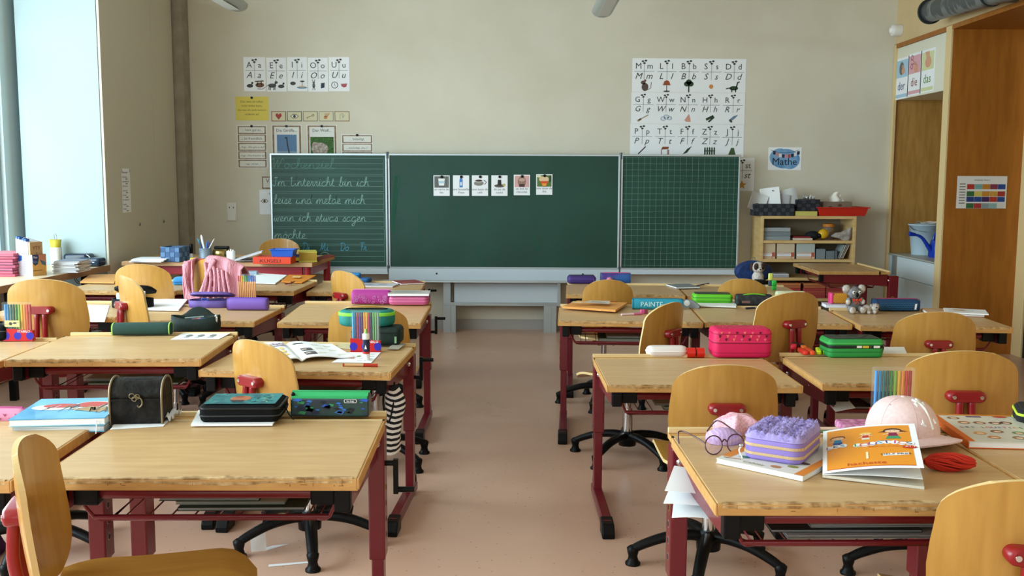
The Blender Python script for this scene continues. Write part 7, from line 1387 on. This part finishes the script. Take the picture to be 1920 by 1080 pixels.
p = sp(1547, 445); o = thing('toy_ball', (p.x, 8.43, z1 + .01), 0, 'yellow lumpy toy in front of the orange lidded jar', 'toy'); m = MB(); m.ball((0, 0, .045), (.045, .035, .042), mat('toy_yellow', 'D8A81E', .4), 18); m.build('body', o); MB().ball((-.035, -.01, .03), (.02, .02, .022), BLK, 10).build('black_patch', o)
p = sp(1554, 445, 8.55); o = thing('jar', (p.x, 8.57, z1), 0, 'jar with an orange lid in the upper shelf compartment', 'jar'); MB().lathe([(.05, 0), (.055, .02), (.055, .09), (.045, .108)], mat('multicolour_beads', '6A5A7A', .3, kind='voronoi', col2='8A7A4A', scale=60), 20).build('jar', o); MB().lathe([(.048, .108), (.05, .112), (.05, .13), (.046, .134)], flat('D8822A'), 20).build('lid', o)
PLB = mat('crinkled_plastic', 'C4BCB4', .2, alpha=.75, kind='noise', col2='8E8680', scale=25, bump=.6)
def bag(name, p, pts, m_, lab, cat, th=.04, seed=1):
    o = thing(name, p, 0, lab, cat); r2 = random.Random(seed); m = MB(); n = len(pts); rs = []
    for y, s_ in ((-th / 2, .75), (-th / 4, .97), (0, 1.03), (th / 4, .97), (th / 2, .75)): rs.append([(x * s_ + r2.uniform(-.005, .005), y + r2.uniform(-.006, .006), z * s_ + r2.uniform(-.005, .005)) for x, z in pts])
    m.rings(rs, m_, smooth=False); m.build('bag', o); return o
p = PY(1578, 443, 8.41); bag('plastic_bag', (p.x, 8.41, p.z), [(-.09, .0), (-.05, .03), (-.01, .035), (.05, .06), (.08, .075), (.085, .02), (.07, -.02), (.05, -.07), (.02, -.04), (-.02, -.02)], PLB, 'crinkled clear plastic bag spilling from the upper shelf compartment', 'bag')
# second compartment: three file boxes
z2 = zs[2] + .0245
for k, (x0, x1, c) in enumerate(((1429, 1455, 'CBB898'), (1458, 1491, 'CDBCA0'), (1495, 1529, 'AEB8B4'))):
    o = sbox('file_box', x0, x1, z2, .132, .2, c, ['cream file box at the left of the lower shelf compartment', 'cream file box in the middle of the lower shelf compartment', 'pale green grey file box right of the two cream ones'][k], 'box', group='file boxes in the bookshelf')
    w = (x1 - x0) / 221; m = MB(TR(0, -.101, 0) @ UP); m.rect(-w / 2, w / 2, .0, .058, flat('C8B0A0'), 0); m.rect(-w / 2 + .004, w / 2 - .03, .024, .044, PAPER, .0006); m.rect(-w / 2 + .01, w / 2 - .04, .032, .036, flat('5A5A6A'), .001); m.rect(w / 2 - .03, w / 2 - .004, .02, .056, flat('B85A44'), .0006); m.rect(w / 2 - .03, w / 2 - .026, 0, .02, flat('B85A44'), .0006); m.rect(-w / 2, w / 2, .002, .016, flat('D8B890'), .0005); m.build('label', o)
sbox('slipcase', 1532, 1549, z2, .086, .15, '7C868C', 'left grey slipcase right of the file boxes', 'box', group='grey slipcases'); sbox('slipcase', 1551, 1566, z2, .07, .15, '6E787E', 'middle, widest low grey slipcase right of the file boxes', 'box', group='grey slipcases'); sbox('slipcase', 1567, 1571.5, z2, .072, .15, '5C666A', 'thin dark grey slipcase beside the leaning papers', 'box', group='grey slipcases')
for k in range(4):
    p = sp(1578 + 3 * k, 466); o = thing('booklet', (p.x + .01, 8.5, z2 + .062), 0, '%s of the four booklets leaning right in the lower shelf compartment' % ['leftmost', 'second from the left', 'third from the left', 'rightmost'][k], 'booklet', 'leaning booklets in the bookshelf'); MB(TR(0, 0, 0, ry=24)).box(-.003, .003, -.08, .08, -.062, .062, flat(('9AA4A0', 'C9C4B8', '8A8478', 'B8AFA4')[k])).build('cover', o)
z3 = zs[3] + .0245
for k in range(2): sbox('paper_stack', 1454, 1482, z3 + .016 * k, .015, .16, ['A9ACB4', 'C4C6CC'][k], ['lower grey paper pad in the shelf behind the plush dog', 'upper pale paper pad in the shelf behind the plush dog'][k], 'paper', group='paper pads in the bookshelf')
z4 = zs[4] + .0245
for j, (x0, x1, n) in enumerate(((1456, 1505, 6), (1510, 1552, 6), (1553, 1590, 6))):
    for k in range(n):
        sbox('workbook', x0 + r_.uniform(0, 2), x1, z4 + .0215 * k, .0205, .2, ['9E3A38', 'A8443E', 'B0503E', 'A83E3A', 'B8663E', 'C07A4A'][k], '%s workbook in the %s red and orange pile on the lower shelf' % (['lowest', 'second lowest', 'third lowest', 'third highest', 'second highest', 'topmost'][k], ['left', 'middle', 'right'][j]), 'book', group='red and orange workbooks in the bookshelf')
# ================================================================ NICHE UNIT IN THE RIGHT WALL
WL = mat('white_laminate', 'CFDDE2', .4)
cu_ = thing('base_cabinet', (0, 0, 0), 0, 'white base cabinet with doors and drawer in the wooden niche', 'cabinet')
zc_ = .705; y0, y1 = 7.68, 8.70; xx = XR + .004
MB().box(xx + .02, xx + .54, y0, y1, .06, zc_ - .012, WL).build('body', cu_)
MB().box(xx - .005, xx + .54, y0 - .0, y1, zc_ - .012, zc_, mat('grey_counter', 'B0B0A4', .4)).build('counter', cu_, .001)
ym = 8.32; zd = .515
MB().box(xx, xx + .018, y0 + .002, 8.50, zd + .002, zc_ - .016, WL).build('drawer', cu_, .001); MB().box(xx, xx + .018, 8.66, y1, zd + .002, zc_ - .016, WL).build('filler_panel', cu_, .001)
m = MB(); m.box(xx + .016, xx + .018, 8.50, 8.66, zd + .002, zc_ - .016, flat('8E9494')); m.box(xx + .0, xx + .006, 8.50, 8.515, zd + .002, zc_ - .016, flat('B89A74')); m.build('open_slot', cu_)
MB().box(xx, xx + .018, y0 + .002, ym - .002, .06, zd - .002, WL).build('cabinet_door', cu_, .001); MB().box(xx, xx + .018, ym + .002, y1, .06, zd - .002, WL).build('cabinet_door', cu_, .001)
oc = thing('wall_cabinet', (0, 0, 0), 0, 'white overhead box at the top of the wooden niche', 'cabinet'); WC2 = mat('warm_white_laminate', 'E4E2CE', .5)
MB().box(xx + .018, xx + .54, y0, y1 + .005, 2.03, ZH - .012, WC2).build('body', oc); MB().box(xx, xx + .018, y0, y1 + .005, 2.028, ZH - .012, WC2).build('front_door', oc, .001)
def sideposter(px0, py0, px1, py1, name, lab, cat, group=None):
    a, c = PX(px0, py0, xx - .001), PX(px1, py1, xx - .001); w = abs(a.y - c.y); h = abs(a.z - c.z); o = thing(name, (xx - .0012, (a.y + c.y) / 2, (a.z + c.z) / 2), -90, lab, cat, group); return o, w, h
GRPP = 'article posters on the overhead box'
def hand(mb, x, y, s, c='D9A07A'): mb.ell(x, y, .3 * s, .22 * s, flat(c), .0016); [mb.line([(x - .1 * s + d * s, y + .05 * s), (x - .25 * s + d * 1.1 * s, y + .42 * s)], .09 * s, flat(c), .0017) for d in (0, .12, .24)]
for k, (px0, py0, px1, py1, t, bg_, tc_, lab) in enumerate(((1680.5, 112, 1701.5, 183, 'der', 'A9CDE2', '1E3E7A', 'blue poster reading der with a hand holding a grey stone'), (1704, 103, 1725.5, 176, 'die', 'E0A9B4', 'A82A2E', 'pink poster reading die with a pair of scissors'), (1728, 96, 1750.5, 170, 'das', 'D9DDA9', '5A8A2E', 'green poster reading das with an open hand'))):
    o, w, h = sideposter(px0, py0, px1, py1, 'article_poster', lab, 'poster', GRPP); m = MB(UP); m.box(-w / 2, w / 2, -h / 2, h / 2, -.001, 0, PAPER); m.rect(-w / 2 + .02, w / 2 - .02, h * .02, h / 2 - .02, flat(bg_), .0006); m.rect(-w / 2 + .02, w / 2 - .02, -h / 2 + .012, -h / 2 + .04, flat(bg_), .0006); m.text(t, .10, 0, -h * .28, flat(tc_), .001, wf=1.15)
    if k == 0: m.ell(-.01, h * .24, .05, .055, flat('6A6A6A'), .001); hand(m, .03, h * .17, .12)
    if k == 1:
        for s in (-1, 1): m.line([(-.06 + .022 * math.cos(q_), h * .3 + s * .035 + .02 * math.sin(q_)) for q_ in [2 * math.pi * i / 12 for i in range(13)]], .007, flat('8A1E3A'), .001)
        m.line([(-.04, h * .34), (.05, h * .16)], .006, flat('8A5A4A'), .001); m.line([(-.04, h * .26), (.05, h * .2)], .006, flat('8A5A4A'), .001); hand(m, .03, h * .12, .13)
    if k == 2: hand(m, .01, h * .2, .2, 'DDA284')
    m.build('sheet', o)
# timetable on the recess panel
a, c = PY(1795.5, 330, 7.598), PY(1885.5, 391, 7.598); w, h = c.x - a.x, a.z - c.z; o = thing('timetable', ((a.x + c.x) / 2, 7.598, (a.z + c.z) / 2), 0, 'white timetable with coloured lesson blocks on the wooden panel', 'poster'); m = MB(UP); m.box(-w / 2, w / 2, -h / 2, h / 2, -.001, 0, flat('E9E2D8')); m.text('Stundenplan Klasse 2', .014, 0, h * .36, INK2, .0008)
ST_ = [['B8382A', '7AA8A0', 'C8822A', '8A3A4A', '2E4A8A'], ['3A6A3A', 'D8C05A', 'C8862E', 'D09A3A', 'A83A2A'], ['2A3E7A', '2E4A8A', '4A2A5A', 'B8382A', '2E4A8A'], ['3A6A3A', 'B03A34', '8E9898', '8FB0AA', 'DDD8CE']]
for j, row in enumerate(ST_):
    for i, cc in enumerate(row): x0 = -w * .3 + i * w * .155; y0_ = h * .25 - j * h * .17 - (h * .05 if j in (1, 2) else 0) - (h * .08 if j == 3 else 0); m.rect(x0, x0 + w * .15, y0_ - h * .155, y0_, flat(cc), .0008)
for i in range(8): m.rect(-w * .45, -w * .33, h * .24 - i * h * .085, h * .24 - i * h * .085 + .008, flat('8A8478'), .0008)
m.build('sheet', o)
# bucket and watering can on the counter
bk = thing('bucket', (3.485, 8.52, zc_), 0, 'white plastic bucket on the niche counter', 'bucket'); WB = mat('milky_plastic', 'B9D0DC', .35); m = MB(); m.lathe([(.10, 0), (.128, .25), (.135, .25), (.135, .262), (.122, .262), (.094, .008)], WB, 30); m.build('pail', bk); m = MB(); m.tube(smooth_path([(-.13, 0, .245), (-.125, -.09, .215), (-.05, -.145, .20)], 5), .003, STEEL, 6); m.build('handle', bk); crumple('cleaning_cloth', (3.53, 8.52, zc_ + .264), .2, .1, .02, 'white cloth lying over the rim of the white bucket', 4, cat='cloth')
BP = mat('royal_blue_plastic', '1C3FB4', .25); wc_ = thing('watering_can', (3.50, 8.22, zc_), 0, 'royal blue plastic watering can in front of the white bucket', 'watering can')
m = MB(); m.lathe([(.09, 0), (.095, .01), (.088, .10), (.075, .14), (.068, .142), (.08, .1), (.086, .012)], BP, 28); m.build('body', wc_)
m = MB(); m.tube(smooth_path([(-.07, -.01, .04), (-.11, -.02, .09), (-.17, -.025, .165), (-.23, -.03, .190)], 6), [.026, .024, .022, .021, .02, .019, .018, .017, .016, .015, .014, .0135, .013, .0125, .012, .0115, .011, .0105, .01], BP, 12); m.tube([(-.225, -.029, .189), (-.275, -.031, .196)], [.013, .020], BP, 12); m.build('spout', wc_)
m = MB(); m.tube(smooth_path([(-.06, 0, .13), (-.045, 0, .19), (.03, 0, .225), (.10, 0, .20), (.115, 0, .12), (.085, 0, .06)], 6), .012, BP, 10, flat_=.7); m.build('handle', wc_)
# ================================================================ UNDER THE DESKS AND ON THE FLOOR
def inbasket(key, items):
    x, y, h, rz, tl = D[key]; c_, s_ = math.cos(R(rz)), math.sin(R(rz)); z = h - .130 + .2 * math.tan(R(tl))
    for (dx, w, d, hh, col, lab) in items:
        X, Y = x + dx * c_ - .28 * s_, y + dx * s_ + .28 * c_; slab('exercise_book', (X, Y, z), rz + dx * 14, w, d, hh, PAPER, lab, 'book', flat(col, .6), flat(col, .6), None, flat('8E8C86')); z += hh + .0008
inbasket('A1', [(.05, .30, .24, .008, '2A3A2A', 'dark green workbook in the wire basket under the treasure chest desk'), (.02, .26, .2, .006, 'B9B49A', 'pale booklet above the dark green one under the treasure chest desk'), (-.03, .24, .19, .008, '3E4A2E', 'olive book topmost in the basket under the treasure chest desk')])
inbasket('A2', [(0, .36, .26, .012, '2E3230', 'black folder in the basket under the open workbook desk'), (.03, .30, .22, .008, '8A8A84', 'grey booklet on the black folder under the open workbook desk')])
inbasket('A2b', [(0.05, .34, .26, .010, '3E5E34', 'green folder in the basket under the mesh case desk'), (0, .28, .2, .010, 'A8A89E', 'grey booklet above the green folder under the mesh case desk')])
inbasket('A3', [(0, .3, .22, .02, '3A2A2A', 'brown book in the basket under the magenta pouch desk')])
inbasket('A3b', [(0, .3, .22, .03, '24262A', 'black book in the basket under the purple cases desk')])
inbasket('B1', [(0.03, .38, .28, .008, 'B8BCC0', 'silver folder in the basket under the front right desk'), (-.02, .34, .25, .006, '2A2E34', 'black folder above the silver one under the front right desk'), (.05, .3, .22, .006, 'D8D8D4', 'pale booklet topmost in the basket under the front right desk')])
inbasket('B2', [(0.04, .32, .24, .014, '4A6A3A', 'green folder in the basket under the bright pink case desk'), (.0, .3, .22, .008, 'B0B0A8', 'pale grey booklet in the basket under the bright pink case desk')])
inbasket('B2b', [(0, .36, .26, .01, '3A2E30', 'dark brown folder in the basket under the highlighter desk'), (.04, .3, .24, .006, 'C8C8C4', 'white booklet in the basket under the highlighter desk')])
inbasket('B3', [(0.02, .34, .26, .02, '3A5A3A', 'green folder in the basket under the orange folder desk'), (.04, .3, .24, .008, 'BDB9AE', 'beige booklet in the basket under the orange folder desk')])
loose([(.58, 2.26, .55), (.69, 2.24, .535), (.71, 2.38, .54), (.60, 2.40, .555)], 'white printed slip hanging below the basket of the front right desk'); loose([(.70, 2.25, .545), (.755, 2.24, .54), (.77, 2.36, .545), (.71, 2.38, .55)], 'narrow white slip hanging right of the printed slip under the front right desk')
loose([(1.115, 3.75, .565), (1.17, 3.58, .50), (1.25, 3.60, .51), (1.2, 3.78, .575)], 'grey sheet sticking out left of the highlighter desk basket')
bp = thing('backpack', (-1.36, 4.36, 0), 10, 'black backpack slumped on the floor behind the open workbook desk', 'backpack'); BF = mat('black_nylon', '16171B', .8); m = MB(); m.rbox(.30, .20, 0, .26, .07, BF, .06); m.build('body', bp); m = MB(TR(-.02, -.10, .05)); m.rbox(.20, .05, 0, .14, .02, BF, .015); m.build('front_pocket', bp)
for s in (-1, 1): m = MB(); m.tube(smooth_path([(s * .07, .08, .25), (s * .09, .17, .2), (s * .09, .17, .08), (s * .08, .1, .02)], 5), .014, BF, 6, flat_=.5); m.build('strap', bp)
MB().rbox(.07, .03, .05, .16, .014, mat('denim_blue', '5A7A9E', .9), .01, M=TR(-.14, -.08, 0)).build('blue_side_pocket', bp)
PP = mat('purple_velour', '5A2A6A', .95, kind='noise', col2='421E50', scale=14); 
def heap(name, c, w, d, h, lab, m_, seed, cat):
    o = thing(name, c, 0, lab, cat); r2 = random.Random(seed); ph = [r2.uniform(0, 6) for _ in range(6)]
    def fn(u, v):
        x, y = (u - .5) * w, (v - .5) * d; e = max(0, 1 - (2 * u - 1) ** 4) * max(0, 1 - (2 * v - 1) ** 4); return (x * (1 + .1 * math.sin(v * 6 + ph[0])), y * (1 + .1 * math.sin(u * 5 + ph[1])), .004 + h * e ** .5 * (.65 + .2 * math.sin(u * 9 + ph[2] + 3 * v) + .15 * math.sin(v * 13 + ph[3] + 4 * u)))
    m = MB(); m.sheet(fn, 24, 18, .006, m_); m.build('cloth', o); return o
q = PZ(8, 1035, 0.0); heap('purple_jacket', (q.x - .16, q.y - .12, 0), .30, .34, .15, 'purple jacket heaped on the floor at the left frame edge', PP, 5, 'jacket')
q = PZ(700, 830, 0); 
a = PZ(487, 1034, 0); o = thing('paper_tag', (a.x, a.y, 0.0), 10, 'small folded white paper tag standing on the floor below the front left desk', 'paper'); m = MB(); m.add([(-.03, 0, 0), (.025, .005, 0), (.02, .012, .075), (-.035, .008, .078)], [(0, 1, 2, 3)], PAPER); m.add([(-.03, 0, .0005), (.025, .005, .0005), (.10, .06, .0005), (.04, .05, .0005)], [(0, 1, 2, 3)], PAPER); m.build('sheet', o)
ps = [PZ(503, 1063, .001), PZ(578, 1056, .001), PZ(578, 1053, .001), PZ(504, 1059, .001)]; sheet_quad('paper_strip', ps, 'thin white paper strip lying on the floor near the bottom chair', 'paper', mat('white_paper'), th=.0006)
